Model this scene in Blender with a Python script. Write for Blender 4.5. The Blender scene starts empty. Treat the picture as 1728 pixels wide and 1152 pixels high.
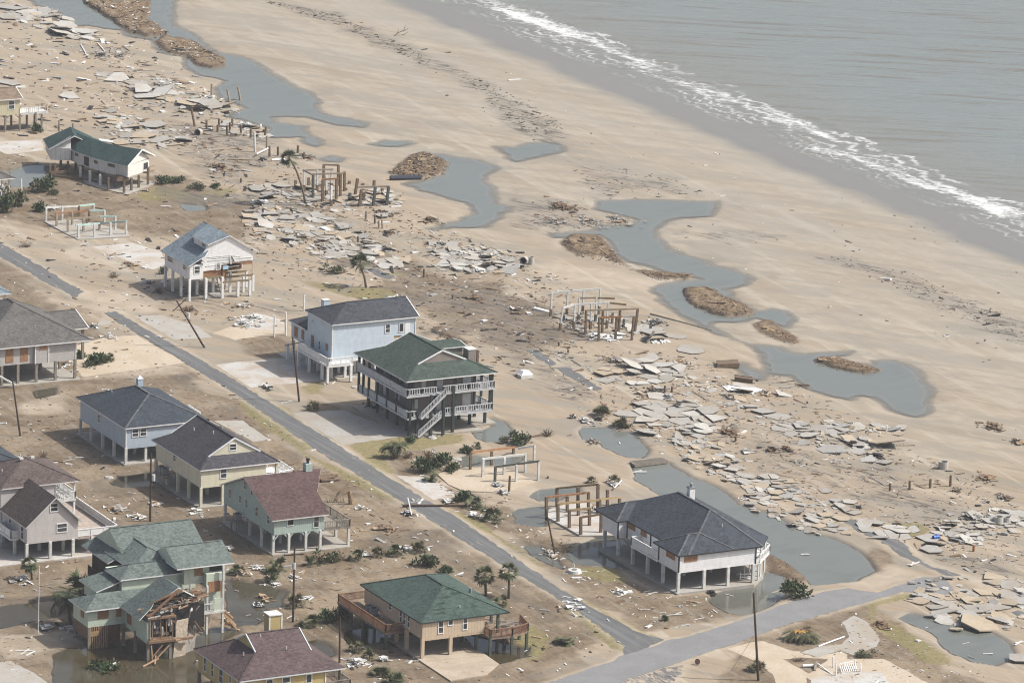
import bpy, bmesh, math, random
import numpy as np
from mathutils import Vector, Matrix

# ------------------------------------------------------------------ camera
SC = bpy.context.scene
COL = SC.collection
F_PX, TILT, ROLL, AZ, CAM_H = 8816.0, math.radians(14.593), math.radians(-1.925), math.radians(-27.85), 200.0
_rt = np.array([1, 0, 0.]); _up = np.array([0, math.sin(TILT), math.cos(TILT)]); _fw = np.array([0, math.cos(TILT), -math.sin(TILT)])
_c, _s = math.cos(ROLL), math.sin(ROLL)
_ir, _iu = _c * _rt - _s * _up, _s * _rt + _c * _up
_W = np.array([[math.cos(AZ), -math.sin(AZ), 0], [math.sin(AZ), math.cos(AZ), 0], [0, 0, 1.]])   # X = along the house fronts, Y = along the road
IR, IU, FW = _W @ _ir, _W @ _iu, _W @ _fw
CAM = -FW * (CAM_H / -FW[2])
CAM = np.array([CAM[0], CAM[1], CAM_H])
cd = bpy.data.cameras.new("camera"); cam = bpy.data.objects.new("camera", cd); COL.objects.link(cam)
cd.sensor_fit = 'HORIZONTAL'; cd.sensor_width = 36.0; cd.lens = 36.0 * F_PX / 1728.0
cd.clip_start = 1.0; cd.clip_end = 20000.0
M = Matrix(((IR[0], IU[0], -FW[0], CAM[0]), (IR[1], IU[1], -FW[1], CAM[1]), (IR[2], IU[2], -FW[2], CAM[2]), (0, 0, 0, 1)))
cam.matrix_world = M
SC.camera = cam

# ------------------------------------------------------------------ light
SUN_V = Vector((6.8, -3.7, 8.7)).normalized()
HAZE = 0.00008
w = bpy.data.worlds.new("World"); SC.world = w; w.use_nodes = True
nt = w.node_tree; bg = nt.nodes["Background"]
sky = nt.nodes.new("ShaderNodeTexSky"); sky.sky_type = 'NISHITA'; sky.sun_disc = False
sky.sun_elevation = math.asin(SUN_V.z); sky.sun_rotation = math.atan2(SUN_V.x, SUN_V.y)
sky.air_density = 1.0; sky.dust_density = 5.0; sky.ozone_density = 1.0; sky.altitude = 100
hs = nt.nodes.new('ShaderNodeHueSaturation'); hs.inputs['Saturation'].default_value = 0.85
nt.links.new(sky.outputs[0], hs.inputs['Color']); nt.links.new(hs.outputs[0], bg.inputs[0]); bg.inputs[1].default_value = 0.105
sd = bpy.data.lights.new("sun", 'SUN'); sun = bpy.data.objects.new("sun", sd); COL.objects.link(sun)
sd.energy = 3.7; sd.angle = math.radians(0.6); sd.color = (1.0, 0.97, 0.915)
sun.rotation_euler = SUN_V.to_track_quat('Z', 'Y').to_euler()
SC.view_settings.view_transform = 'Standard'; SC.view_settings.look = 'None'
SC.view_settings.exposure = 0.43; SC.view_settings.gamma = 1.0
SC.cycles.volume_bounces = 0; SC.cycles.filter_width = 1.1; SC.cycles.max_bounces = 6; SC.cycles.diffuse_bounces = 1; SC.cycles.transparent_max_bounces = 6

rnd = random.Random(7)
# ------------------------------------------------------------------ helpers
VIEWS = {0: (0, 0, 1), 1: (0, 0, 3.6), 2: (0, 300, 3.6), 3: (0, 600, 3.6), 4: (0, 832, 3.6), 5: (400, 440, 3.6), 6: (480, 700, 3.6),
         7: (480, 900, 3.6), 8: (900, 760, 3.6), 9: (400, 180, 3.6), 10: (820, 400, 3.6), 11: (1248, 500, 3.6), 12: (1248, 800, 3.273),
         13: (650, 0, 3), 14: (1152, 60, 3), 15: (600, 240, 3), 16: (1152, 400, 3), 17: (860, 560, 3.927), 18: (150, 0, 3),
         19: (840, 760, 5.76), 20: (1380, 1020, 4.966), 21: (1130, 980, 5.76), 22: (860, 1000, 5.76), 23: (0, 240, 6.4),
         24: (480, 260, 7.855), 25: (900, 470, 7.2), 26: (660, 720, 5.76), 27: (900, 800, 9.6), 28: (280, 180, 6.171),
         29: (100, 960, 5.76), 30: (120, 860, 4.43), 31: (360, 760, 6.0615), 32: (320, 1000, 5.76), 33: (0, 460, 5.76), 34: (120, 620, 4.547), 35: (0, 150, 6.171)}
def vp(v, x, y):
    a, b, s = VIEWS[v]; return a + x / s, b + y / s
def at(px, py, z=0.0):
    d = IR * (px - 864) - IU * (py - 576) + FW * F_PX
    t = (z - CAM[2]) / d[2]
    return Vector(CAM + d * t)
def av(v, x, y, z=0.0): return at(*vp(v, x, y), z)
def pj(p):
    q = np.array(p) - CAM; k = F_PX / (q @ FW)
    return 864 + k * (q @ IR), 576 - k * (q @ IU)
def hg(base, ty):
    "height of a vertical above ground point base whose top is seen on row ty"
    lo, hi = -2.0, 30.0
    for _ in range(40):
        m = (lo + hi) / 2
        if pj((base[0], base[1], base[2] + m))[1] > ty: lo = m
        else: hi = m
    return lo
def P(v, s, z=0.0):
    return [av(v, *map(float, t.split(',')), z) for t in s.split()]

def tag(o, label=None, cat=None, group=None, kind=None):
    if label: o['label'] = label
    if cat: o['category'] = cat
    if group: o['group'] = group
    if kind: o['kind'] = kind
    return o
def empty(name, loc, rz=0.0):
    o = bpy.data.objects.new(name, None); COL.objects.link(o); o.location = loc; o.rotation_euler = (0, 0, rz)
    o.empty_display_size = 0.5
    return o
def thing(name, label, cat, loc=(0, 0, 0), rz=0.0, group=None):
    return tag(empty(name, loc, rz), label, cat, group)

class MB:
    "collects faces; build() links them as ONE mesh object"
    def __init__(s): s.v = []; s.f = []; s.m = []
    def poly(s, pts, m=0):
        n = len(s.v); s.v += [tuple(p) for p in pts]; s.f.append(tuple(range(n, n + len(pts)))); s.m.append(m); return s
    def hexa(s, b, t, m=0):
        n = len(s.v); k = len(b); s.v += [tuple(p) for p in b] + [tuple(p) for p in t]
        s.f.append(tuple(range(n + k - 1, n - 1, -1))); s.f.append(tuple(range(n + k, n + 2 * k))); s.m += [m, m]
        for i in range(k):
            j = (i + 1) % k; s.f.append((n + i, n + j, n + k + j, n + k + i)); s.m.append(m)
        return s
    def box(s, x0, x1, y0, y1, z0, z1, m=0):
        return s.hexa([(x0, y0, z0), (x1, y0, z0), (x1, y1, z0), (x0, y1, z0)], [(x0, y0, z1), (x1, y0, z1), (x1, y1, z1), (x0, y1, z1)], m)
    def prism(s, pts, z0, z1, m=0):
        return s.hexa([(p[0], p[1], z0) for p in pts], [(p[0], p[1], z1) for p in pts], m)
    def beam(s, p, q, w=0.15, h=None, m=0, up=None):
        h = h or w; p, q = Vector(p), Vector(q); d = (q - p)
        if d.length < 1e-6: return s
        d.normalize(); u = Vector(up) if up else (Vector((0, 0, 1)) if abs(d.z) < 0.9 else Vector((0, 1, 0)))
        a = d.cross(u).normalized(); b = a.cross(d).normalized()
        c = [(-w / 2, -h / 2), (w / 2, -h / 2), (w / 2, h / 2), (-w / 2, h / 2)]
        return s.hexa([p + a * i + b * j for i, j in c], [q + a * i + b * j for i, j in c], m)
    def cyl(s, p, q, r0, r1=None, n=8, m=0):
        r1 = r0 if r1 is None else r1; p, q = Vector(p), Vector(q); d = (q - p).normalized()
        u = Vector((0, 0, 1)) if abs(d.z) < 0.9 else Vector((1, 0, 0))
        a = d.cross(u).normalized(); b = a.cross(d).normalized()
        A = [(math.cos(2 * math.pi * i / n), math.sin(2 * math.pi * i / n)) for i in range(n)]
        return s.hexa([p + (a * x + b * y) * r0 for x, y in A], [q + (a * x + b * y) * r1 for x, y in A], m)
    def tube(s, pts, r0, r1=None, n=7, m=0):
        r1 = r0 if r1 is None else r1; k = len(pts); base = len(s.v)
        for i, p in enumerate(pts):
            p = Vector(p); d = (Vector(pts[min(i + 1, k - 1)]) - Vector(pts[max(i - 1, 0)])).normalized()
            u = Vector((0, 0, 1)) if abs(d.z) < 0.9 else Vector((1, 0, 0))
            a = d.cross(u).normalized(); b = a.cross(d).normalized(); r = r0 + (r1 - r0) * i / (k - 1)
            s.v += [tuple(p + (a * math.cos(2 * math.pi * j / n) + b * math.sin(2 * math.pi * j / n)) * r) for j in range(n)]
        for i in range(k - 1):
            for j in range(n):
                s.f.append((base + i * n + j, base + i * n + (j + 1) % n, base + (i + 1) * n + (j + 1) % n, base + (i + 1) * n + j)); s.m.append(m)
        s.f.append(tuple(base + j for j in range(n - 1, -1, -1))); s.m.append(m)
        s.f.append(tuple(base + (k - 1) * n + j for j in range(n))); s.m.append(m)
        return s
    def build(s, name, mats, parent=None, smooth=False, recalc=True):
        me = bpy.data.meshes.new(name); me.from_pydata(s.v, [], s.f)
        if not isinstance(mats, (list, tuple)): mats = [mats]
        for mt in mats: me.materials.append(mt)
        me.polygons.foreach_set('material_index', s.m)
        if recalc:
            b = bmesh.new(); b.from_mesh(me); bmesh.ops.recalc_face_normals(b, faces=b.faces); b.to_mesh(me); b.free()
        if smooth: me.polygons.foreach_set('use_smooth', [True] * len(me.polygons))
        me.update()
        o = bpy.data.objects.new(name, me); COL.objects.link(o)
        if parent: o.parent = parent
        return o

# ------------------------------------------------------------------ materials
class NT:
    def __init__(s, name):
        s.mat = bpy.data.materials.new(name); s.mat.use_nodes = True; s.t = s.mat.node_tree; s.b = s.t.nodes["Principled BSDF"]
        s.b.inputs['Roughness'].default_value = 0.85; s.b.inputs['Specular IOR Level'].default_value = 0.25
    def n(s, typ, **k):
        o = s.t.nodes.new(typ)
        for a, v in k.items(): setattr(o, a, v)
        return o
    def l(s, a, b): s.t.links.new(a, b)
    def _in(s, sock, v):
        if hasattr(v, 'is_output') or isinstance(v, bpy.types.NodeSocket): s.l(v, sock)
        elif isinstance(v, (tuple, list)): sock.default_value = (*v, 1.0) if len(v) == 3 and len(sock.default_value) == 4 else v
        else: sock.default_value = v
    def coord(s, kind='Object', scale=(1, 1, 1), rot=(0, 0, 0)):
        if kind == 'World': c = s.n('ShaderNodeNewGeometry').outputs['Position']
        else: c = s.n('ShaderNodeTexCoord').outputs[kind]
        m = s.n('ShaderNodeMapping'); m.inputs['Scale'].default_value = scale; m.inputs['Rotation'].default_value = rot
        s.l(c, m.inputs['Vector']); return m.outputs[0]
    def coord2(s, ang, sx, sy, kind='World'):
        "stretched noise space: long axis turned by ang in the ground plane, features sx long and sy wide"
        a = s.coord(kind, (1, 1, 1), (0, 0, -ang)); m = s.n('ShaderNodeMapping'); m.inputs['Scale'].default_value = (1 / sx, 1 / sy, 1); s.l(a, m.inputs['Vector']); return m.outputs[0]
    def noise(s, co, scale, detail=4, rough=0.55, dist=0.0):
        o = s.n('ShaderNodeTexNoise'); s.l(co, o.inputs['Vector']); o.inputs['Scale'].default_value = scale
        o.inputs['Detail'].default_value = detail; o.inputs['Roughness'].default_value = rough; o.inputs['Distortion'].default_value = dist
        return o.outputs['Fac']
    def ramp(s, f, a, b, lo=0.0, hi=1.0):
        o = s.n('ShaderNodeMapRange'); o.clamp = True; s._in(o.inputs[0], f)
        for i, v in zip((1, 2, 3, 4), (a, b, lo, hi)): o.inputs[i].default_value = v
        return o.outputs[0]
    def mix(s, f, a, b, mode='MIX'):
        o = s.n('ShaderNodeMix', data_type='RGBA', blend_type=mode); s._in(o.inputs[0], f); s._in(o.inputs[6], a); s._in(o.inputs[7], b); return o.outputs[2]
    def math(s, op, a, b=0.0):
        o = s.n('ShaderNodeMath', operation=op); s._in(o.inputs[0], a); s._in(o.inputs[1], b); return o.outputs[0]
    def attr(s, name): return s.n('ShaderNodeAttribute', attribute_name=name).outputs['Fac']
    def attrc(s, name): return s.n('ShaderNodeAttribute', attribute_name=name).outputs['Color']
    def bump(s, h, strength=0.3, dist=0.05):
        o = s.n('ShaderNodeBump'); o.inputs['Strength'].default_value = strength; o.inputs['Distance'].default_value = dist
        s.l(h, o.inputs['Height']); s.l(o.outputs[0], s.b.inputs['Normal']); return o
    def base(s, c): s._in(s.b.inputs['Base Color'], c)

MC = {}
def m_plain(name, col, var=0.25, rough=0.85, scale=3.0, spec=0.25):
    if name in MC: return MC[name]
    t = NT(name); co = t.coord('Object'); n = t.noise(co, scale, 5, 0.65)
    d = tuple(c * (1 - var) for c in col); e = tuple(min(1, c * (1 + var * .6)) for c in col)
    t.base(t.mix(t.ramp(n, 0.3, 0.7), d, e)); t.b.inputs['Roughness'].default_value = rough; t.b.inputs['Specular IOR Level'].default_value = spec
    t.bump(n, 0.15, 0.02); MC[name] = t.mat; return t.mat
def m_siding(name, col, vertical=False, pitch=0.27):
    if name in MC: return MC[name]
    t = NT(name); co = t.coord('Object')
    sx = t.n('ShaderNodeSeparateXYZ'); t.l(co, sx.inputs[0])
    if vertical: ax = t.math('ADD', sx.outputs[0], sx.outputs[1])
    else: ax = sx.outputs[2]
    fr = t.math('FRACT', t.math('DIVIDE', ax, pitch))
    line = t.ramp(fr, 0.0, 0.22, 1.0, 0.0)
    n = t.noise(co, 1.1, 5, 0.6); c2 = tuple(c * 0.86 for c in col)
    streak = t.noise(t.coord('Object', (3.0, 3.0, 0.35)), 1.0, 4, 0.6)
    c = t.mix(t.ramp(n, 0.35, 0.7), col, c2)
    c = t.mix(t.ramp(streak, 0.52, 0.78, 0, 0.36), c, tuple(x * .62 for x in (col[0], col[1] * .95, col[2] * .85)))
    c = t.mix(t.math('MULTIPLY', line, 0.55), c, tuple(x * 0.42 for x in col))
    t.base(c); t.b.inputs['Roughness'].default_value = 0.6
    t.bump(fr, 0.35, 0.03); MC[name] = t.mat; return t.mat
def m_shingle(name, col, rowh=0.28):
    if name in MC: return MC[name]
    t = NT(name); co = t.coord('Object')
    sx = t.n('ShaderNodeSeparateXYZ'); t.l(co, sx.inputs[0])
    fine = t.noise(co, 6.5, 3, 0.8); big = t.noise(co, 0.35, 3, 0.5)
    vor = t.n('ShaderNodeTexVoronoi'); t.l(t.coord('Object', (3.2, 3.2, 7.0)), vor.inputs['Vector']); vor.inputs['Scale'].default_value = 1.0
    sep = t.n('ShaderNodeSeparateColor'); t.l(vor.outputs['Color'], sep.inputs[0])
    c = t.mix(t.ramp(sep.outputs[0], 0, 1), tuple(x * 0.55 for x in col), tuple(x * 1.5 for x in col))
    c = t.mix(t.ramp(fine, 0.35, 0.65, 0, 0.6), c, tuple(x * 0.6 for x in col))
    c = t.mix(t.ramp(big, 0.35, 0.7, 0, 0.35), c, tuple(min(1, x * 1.35 + 0.01) for x in col))
    fr = t.math('FRACT', t.math('DIVIDE', sx.outputs[2], rowh * 0.4))
    c = t.mix(t.ramp(fr, 0.0, 0.25, 0.3, 0.0), c, tuple(x * 0.5 for x in col))
    t.base(c); t.b.inputs['Roughness'].default_value = 0.92; t.b.inputs['Specular IOR Level'].default_value = 0.15
    t.bump(fine, 0.5, 0.03); MC[name] = t.mat; return t.mat
def m_wood(name, col, rough=0.85):
    if name in MC: return MC[name]
    t = NT(name); co = t.coord('Object', (1, 1, 1)); n = t.noise(co, 2.2, 5, 0.7); g = t.noise(t.coord('Object', (14, 14, 1.5)), 1.0, 3, 0.6)
    c = t.mix(t.ramp(n, 0.3, 0.7), tuple(x * 0.62 for x in col), tuple(min(1, x * 1.25) for x in col))
    c = t.mix(t.ramp(g, 0.4, 0.7, 0, 0.5), c, tuple(x * 0.5 for x in col))
    t.base(c); t.b.inputs['Roughness'].default_value = rough; t.bump(g, 0.3, 0.02); MC[name] = t.mat; return t.mat
def m_concrete(name, col, stain=(0.30, 0.24, 0.17), amt=0.55):
    if name in MC: return MC[name]
    t = NT(name); co = t.coord('World'); a = t.noise(co, 0.22, 6, 0.65, 0.6); b = t.noise(co, 2.6, 5, 0.7); f = t.noise(co, 11, 2, 0.7)
    c = t.mix(t.ramp(b, 0.3, 0.7), tuple(x * 0.82 for x in col), tuple(min(1, x * 1.1) for x in col))
    c = t.mix(t.math('MULTIPLY', t.ramp(a, 0.42, 0.62), amt), c, stain)
    c = t.mix(t.ramp(f, 0.6, 0.8, 0, 0.35), c, tuple(x * 0.5 for x in col))
    t.base(c); t.b.inputs['Roughness'].default_value = 0.9; t.bump(b, 0.25, 0.03); MC[name] = t.mat; return t.mat
def m_glass():
    if 'glass' in MC: return MC['glass']
    t = NT('glass'); n = t.noise(t.coord('Object'), 0.9, 2, 0.5)
    t.base(t.mix(t.ramp(n, 0.4, 0.6), (0.02, 0.026, 0.03), (0.07, 0.08, 0.085))); t.b.inputs['Roughness'].default_value = 0.12; t.b.inputs['Specular IOR Level'].default_value = 0.6
    MC['glass'] = t.mat; return t.mat
def m_leaf(name, col, col2):
    if name in MC: return MC[name]
    t = NT(name); n = t.noise(t.coord('Object'), 1.7, 3, 0.6); r = t.n('ShaderNodeObjectInfo').outputs['Random']
    g = t.attrc('leaf_tone');  # own tone of each leaf, mostly random, multiplied into the leaf colour
    c = t.mix(t.ramp(n, 0.35, 0.65), col, col2); c = t.mix(1.0, c, g, 'MULTIPLY')
    t.base(c); t.b.inputs['Roughness'].default_value = 0.65; t.b.inputs['Specular IOR Level'].default_value = 0.3
    MC[name] = t.mat; return t.mat
WHITE = m_plain('white_paint', (0.74, 0.74, 0.73), 0.14, 0.55, 1.2)
OFFW = m_plain('weathered_white', (0.60, 0.60, 0.57), 0.25, 0.7, 1.6)
PLY = m_wood('plywood', (0.34, 0.19, 0.10))
PILE = m_wood('piling_wood', (0.18, 0.128, 0.085))
PILEG = m_wood('grey_piling_wood', (0.27, 0.24, 0.20))
TIMB = m_wood('new_timber', (0.42, 0.28, 0.15))
DECKW = m_wood('deck_wood', (0.27, 0.20, 0.15))
DARKP = m_plain('dark_green_paint', (0.035, 0.047, 0.047), 0.3, 0.6)
POLEM = m_wood('pole_wood', (0.075, 0.05, 0.036))
METAL = m_plain('grey_metal', (0.22, 0.23, 0.24), 0.2, 0.45)
DARK = m_plain('dark_void', (0.03, 0.028, 0.027), 0.4, 0.8)
# ------------------------------------------------------------------ terrain
WL = -0.30
rg = np.random.default_rng(11)
_N = rg.random((256, 256))
def vnoise(X, Y, sc):
    x = X / sc; y = Y / sc; xi = np.floor(x).astype(int); yi = np.floor(y).astype(int); fx = x - xi; fy = y - yi
    fx = fx * fx * (3 - 2 * fx); fy = fy * fy * (3 - 2 * fy)
    a = _N[xi % 256, yi % 256]; b = _N[(xi + 1) % 256, yi % 256]; c = _N[xi % 256, (yi + 1) % 256]; d = _N[(xi + 1) % 256, (yi + 1) % 256]
    return (a * (1 - fx) + b * fx) * (1 - fy) + (c * (1 - fx) + d * fx) * fy
def fbm(X, Y, sc, o=4):
    r = 0; a = 0.5; t = 0
    for i in range(o): r = r + a * vnoise(X + 17.3 * i, Y - 9.1 * i, sc / 2 ** i); t += a; a *= 0.55
    return r / t
def sdist(X, Y, poly):
    d2 = np.full(X.shape, 1e18); ins = np.zeros(X.shape, bool); n = len(poly)
    for i in range(n):
        x0, y0 = poly[i]; x1, y1 = poly[(i + 1) % n]; ex, ey = x1 - x0, y1 - y0
        t = np.clip(((X - x0) * ex + (Y - y0) * ey) / (ex * ex + ey * ey + 1e-9), 0, 1)
        d2 = np.minimum(d2, (X - x0 - t * ex) ** 2 + (Y - y0 - t * ey) ** 2)
        c = ((y0 > Y) != (y1 > Y)); xx = (x1 - x0) * (Y - y0) / ((y1 - y0) if abs(y1 - y0) > 1e-9 else 1e-9) + x0
        ins ^= c & (X < xx)
    d = np.sqrt(d2); d[ins] *= -1; return d
def axis_(lo, hi, st, far):
    a = np.arange(lo, hi + 1e-6, st); g = []; v = st; p = hi
    while p < far: v *= 1.6; p += v; g.append(p)
    h = []; v = st; p = lo
    while p > -far: v *= 1.6; p -= v; h.append(p)
    return np.array(h[::-1] + list(a) + g)
GX = axis_(-146, 126, 0.5, 5000); GY = axis_(-186, 292, 0.5, 5000)
X, Y = np.meshgrid(GX, GY, indexing='ij')

PAVED = [
 ('road', 0, "-40,385 139,492 128,503 120,499 -40,412", .05, 'ASPH', .3),
 ('road', 0, "176,529 194,525 358,619 400,644 580,757 719,844 758,864 850,928 960,1003 1074,1066 1120,1079 1087,1095 1053,1104 1053,1090 1011,1057 928,1000 869,967 710,867 674,844 533,759 400,666", .05, 'ASPH', .22),
 ('cross_road', 0, "880,1175 926,1151 1035,1115 1053,1104 1087,1095 1130,1079 1160,1074 1252,1046 1321,1020 1382,1000 1430,992 1480,1000 1553,974 1593,974 1619,1005 1523,999 1437,1023 1340,1050 1251,1081 1173,1108 1065,1144 1000,1175", .045, 'ASPH2', .18),
 ('road', 12, "560,250 640,248 740,330 900,372 970,450 1060,510 1240,558 1160,565 1000,500 880,440 780,370 660,315", .04, 'ASPH', .35),
 ('road', 10, "240,690 310,685 440,775 390,785", .04, 'ASPH', .3),
 ('road', 10, "415,795 510,790 560,830 710,925 660,930 500,850", .04, 'ASPH', .3),
 ('road', 12, "230,62 290,66 345,80 330,110 270,112", .04, 'ASPH', .3),
 ('road', 12, "1490,762 1540,748 1620,790 1620,830", .04, 'ASPH', .3),
 ('road', 9, "770,985 840,985 960,1030 930,1050 850,1030", .04, 'ASPH', .3),
 ('road', 22, "1180,835 1330,800 1560,720 1700,700 1650,790 1560,900 1160,900", .03, 'ASPH3', .7),
 ('pavement', 5, "335,925 650,905 700,930 1060,1062 640,1118", .03, 'CONC', .12),
 ('pavement', 0, "362,615 400,611 500,603 560,640 424,654", .03, 'CONCW', .12),
 ('pavement', 0, "105,590 180,568 230,566 312,612 260,620 140,636", .02, 'SANDC', .12),
 ('pavement', 34, "1095,408 1310,405 1520,550 1400,572", .02, 'CONC', .12),
 ('pavement', 6, "680,368 760,372 880,372 1050,495 905,516", .03, 'CONCW', .12),
 ('pavement', 2, "560,420 800,395 980,450 1010,520 930,560 760,500", .03, 'CONCW', .12),
 ('pavement', 2, "810,840 980,835 1200,900 1290,970 1060,985", .025, 'CONC', .12),
 ('pavement', 2, "1430,850 1560,820 1728,870 1728,930 1500,915", .03, 'CONCW', .12),
 ('pavement', 2, "1290,945 1400,905 1728,930 1728,940 1430,985", .02, 'SANDC', .12),
 ('pavement', 2, "580,890 630,850 690,885 620,895", .02, 'CONC', .12),
 ('pavement', 4, "-20,1030 60,1015 180,1075 290,1152 -20,1170", .02, 'CONC', .12),
 ('pavement', 35, "-10,550 430,530 460,640 300,660 80,685 -10,650", .02, 'CONCW', .12),
 ('pavement', 21, "560,660 760,600 900,580 1200,680 1728,690 1728,760 1300,745 1100,760 1560,1010 1728,1040 1728,1180 1250,1180 1040,1020 1000,900 760,740", .02, 'SANDC', .12),
 ('pavement', 20, "300,90 420,150 480,230 518,290 490,350 300,425 180,380 0,440 -140,400 0,350 200,330 270,270 240,200 200,150", .035, 'CONC', .12),
 ('pavement', 20, "100,450 560,455 900,640 1000,680 0,680 -100,600", .03, 'SANDC', .12),
 ('pavement', 20, "-60,610 300,560 520,560 640,680 -60,690", .04, 'CONCW', .12),
]
BEACH = [  # lagoons on the beach: (view, outline)
 (18, "-400,-60 -292,0 -254,38 -167,65 -163,100 -100,133 -8,125 83,143 167,152 210,185 335,202 350,262 480,290 500,345 560,375 680,410 625,450 680,500 800,548 690,580 780,610 830,625 900,640 905,690 1000,695 1075,690 1090,730 1150,745 1200,730 1180,705 1110,680 1095,640 930,620 920,590 1100,590 1190,612 1250,632 1380,640 1392,622 1270,595 1190,575 1150,500 1100,455 1050,440 960,395 930,370 880,325 800,292 720,275 690,270 600,238 545,180 500,158 430,135 425,60 435,0 445,-60"),
 (9, "1120,280 1230,290 1330,310 1450,325 1580,362 1590,380 1510,420 1500,450 1560,500 1570,590 1660,605 1650,635 1600,645 1590,680 1500,730 1420,735 1320,730 1190,752 1160,735 1250,715 1350,690 1440,650 1440,610 1380,580 1200,530 1090,505 1000,465 1130,445 1240,420 1285,350 1240,310"),
 (13, "555,740 640,740 760,722 890,735 890,765 800,790 660,818 620,800 580,770"),
 (15, "1215,340 1240,300 1440,290 1600,295 1820,300 1830,330 1780,370 1640,380 1560,400 1520,440 1530,480 1600,550 1728,600 1800,640 1728,665 1600,660 1450,625 1370,600 1310,550 1280,500 1230,470 1000,480 1000,465 1200,450 1250,420 1400,415 1420,390 1300,360"),
 (16, "-60,60 0,80 60,110 150,150 240,160 320,185 340,210 300,240 230,262 245,305 340,345 380,370 450,362 520,375 540,410 525,455 470,435 380,405 250,430 170,430 150,450 260,520 350,540 480,555 540,585 620,590 740,585 860,575 840,600 700,610 960,640 965,625 1080,620 1190,665 1240,730 1270,800 1255,880 1190,912 1100,890 1010,840 970,810 900,800 850,825 730,800 650,770 560,700 430,690 400,720 330,715 280,665 300,640 400,690 430,650 400,590 330,540 150,480 90,450 -10,400 -120,320 -160,270 -100,240 0,225 130,215 0,190 -60,120"),
 (18, "1170,800 1230,788 1290,800 1260,818 1190,815"), (18, "1420,730 1500,708 1620,712 1640,725 1560,742 1450,738")]
DITCH = [
 (12, "-591,-36 -500,-75 -403,-60 -270,14 -161,56 -36,131 0,170 90,195 200,235 330,315 500,350 620,400 690,450 745,535 640,590 500,607 400,612 300,510 160,435 0,400 -150,300 -300,210 -432,115 -494,79 -563,39"),
 (17, "465,650 480,630 640,635 700,660 780,660 860,720 920,790 880,840 790,835 680,790 580,730 490,710"),
 (19, "150,600 200,570 330,550 450,555 480,640 480,740 400,745 170,710"), (19, "310,450 400,380 520,370 780,350 800,400 640,450 560,500 400,490"),
 (19, "640,1010 740,930 870,880 1010,850 1100,840 1200,860 1290,950 1300,1152 1000,1120 760,1100"),
 (8, "1070,910 1130,860 1330,825 1390,770 1410,730 1530,770 1500,850 1500,900 1400,980 1300,1000 1200,985"),
 (19, "250,920 380,930 480,1000 560,1070 640,1152 520,1110 400,1040 300,980"),
 (6, "1140,110 1200,100 1280,60 1240,20 1330,40 1380,110 1330,160 1230,165"),
 (26, "640,300 740,280 860,290 1000,290 1270,290 1280,330 1200,360 960,375 760,385 680,380"),
 (7, "370,640 390,600 420,580 500,570 590,590 640,620 600,660 480,670 400,670"), (7, "1090,610 1200,640 1360,680 1460,700 1460,745 1290,790 1260,770 1150,700"),
 (29, "-40,830 60,770 270,760 380,750 420,660 600,640 760,720 860,800 1100,760 1250,720 1350,640 1500,560 1700,560 1760,620 1500,720 1400,760 1300,860 1350,1120 -100,1130 -60,950"),
 (4, "1370,520 1500,545 1620,560 1728,600 1700,690 1600,700 1640,740 1560,800 1420,800 1380,700"),
 (4, "0,690 200,665 340,650 420,660 330,750 180,780 0,815"), (3, "660,770 740,740 900,710 940,740 930,790 760,800"),
 (23, "95,310 170,290 300,255 480,245 500,380 400,400 330,440 300,490 120,490"),
 (20, "680,110 760,75 900,110 1000,125 1130,150 1350,195 1480,240 1600,320 1650,400 1600,470 1500,520 1300,480 1120,400 1060,360 960,240 940,225"),
 (32, "1140,480 1220,460 1330,500 1400,600 1360,620 1250,560"), (3, "200,215 330,195 340,235 230,260"),
 (2, "1090,160 1230,170 1250,200 1130,205"), (6, "1460,795 1540,800 1560,850 1620,880 1600,905 1500,850")]
MOUND = [  # eroded islands and piles of root mat: (view, outline, height)
 (18, "-80,-60 -20,20 60,70 130,115 200,165 300,188 400,178 350,130 295,100 320,20 300,-10 250,-60", .9), (18, "335,215 370,190 470,200 540,215 600,260 690,300 690,335 620,348 540,330 500,290 440,275 370,255", .8),
 (16, "-10,265 130,258 200,300 300,340 372,380 330,400 220,405 100,370 30,330", .7), (16, "350,450 400,425 450,425 520,480 590,535 560,552 480,525 390,490", .6),
 (16, "660,625 700,612 780,612 880,640 1000,675 930,690 850,685 760,660", .6), (15, "1040,510 1090,475 1230,480 1290,530 1330,590 1380,630 1250,585 1120,575 1060,540", .9),
 (15, "1400,645 1500,655 1728,672 1680,690 1540,695 1440,665", .35), (9, "920,410 1010,340 1060,295 1150,290 1280,350 1250,400 1130,440 1000,430", 1.0),
 (17, "1400,640 1470,630 1510,680 1440,700", .3), (5, "1170,420 1220,410 1330,470 1400,500 1370,520 1250,470", .5), (9, "370,610 410,590 480,620 440,640", .6),
 (12, "150,440 240,480 300,520 380,590 330,600 250,560 170,540", .35)]
SOIL = [(0, "-50,600 60,610 300,620 420,690 560,800 700,870 780,930 900,1000 1000,1060 900,1180 -50,1200", 5), (0, "640,760 760,760 820,850 900,860 1000,960 1150,1010 1300,1000 1200,1040 1080,1060 940,960 800,880 690,800", 3),
 (0, "1260,1050 1400,1030 1480,1010 1560,1100 1700,1170 1200,1170", 3), (0, "-40,240 100,290 300,300 480,350 420,400 260,400 -40,370", 6), (0, "-40,420 100,520 180,560 250,560 330,620 60,640 -40,600", 6), (0, "370,560 500,560 520,600 420,610", 4), (0, "500,660 620,700 600,720 520,690", 3),
 (0, "870,980 1000,1010 1250,1000 1300,1010 1200,1040 1100,1050 1000,1020", 3), (0, "600,420 860,470 940,560 900,600 780,560 640,520", 12), (12, "130,430 300,510 380,600 330,620 240,600 150,540", 2), (12, "700,380 850,420 850,500 760,540", 2)]
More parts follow.
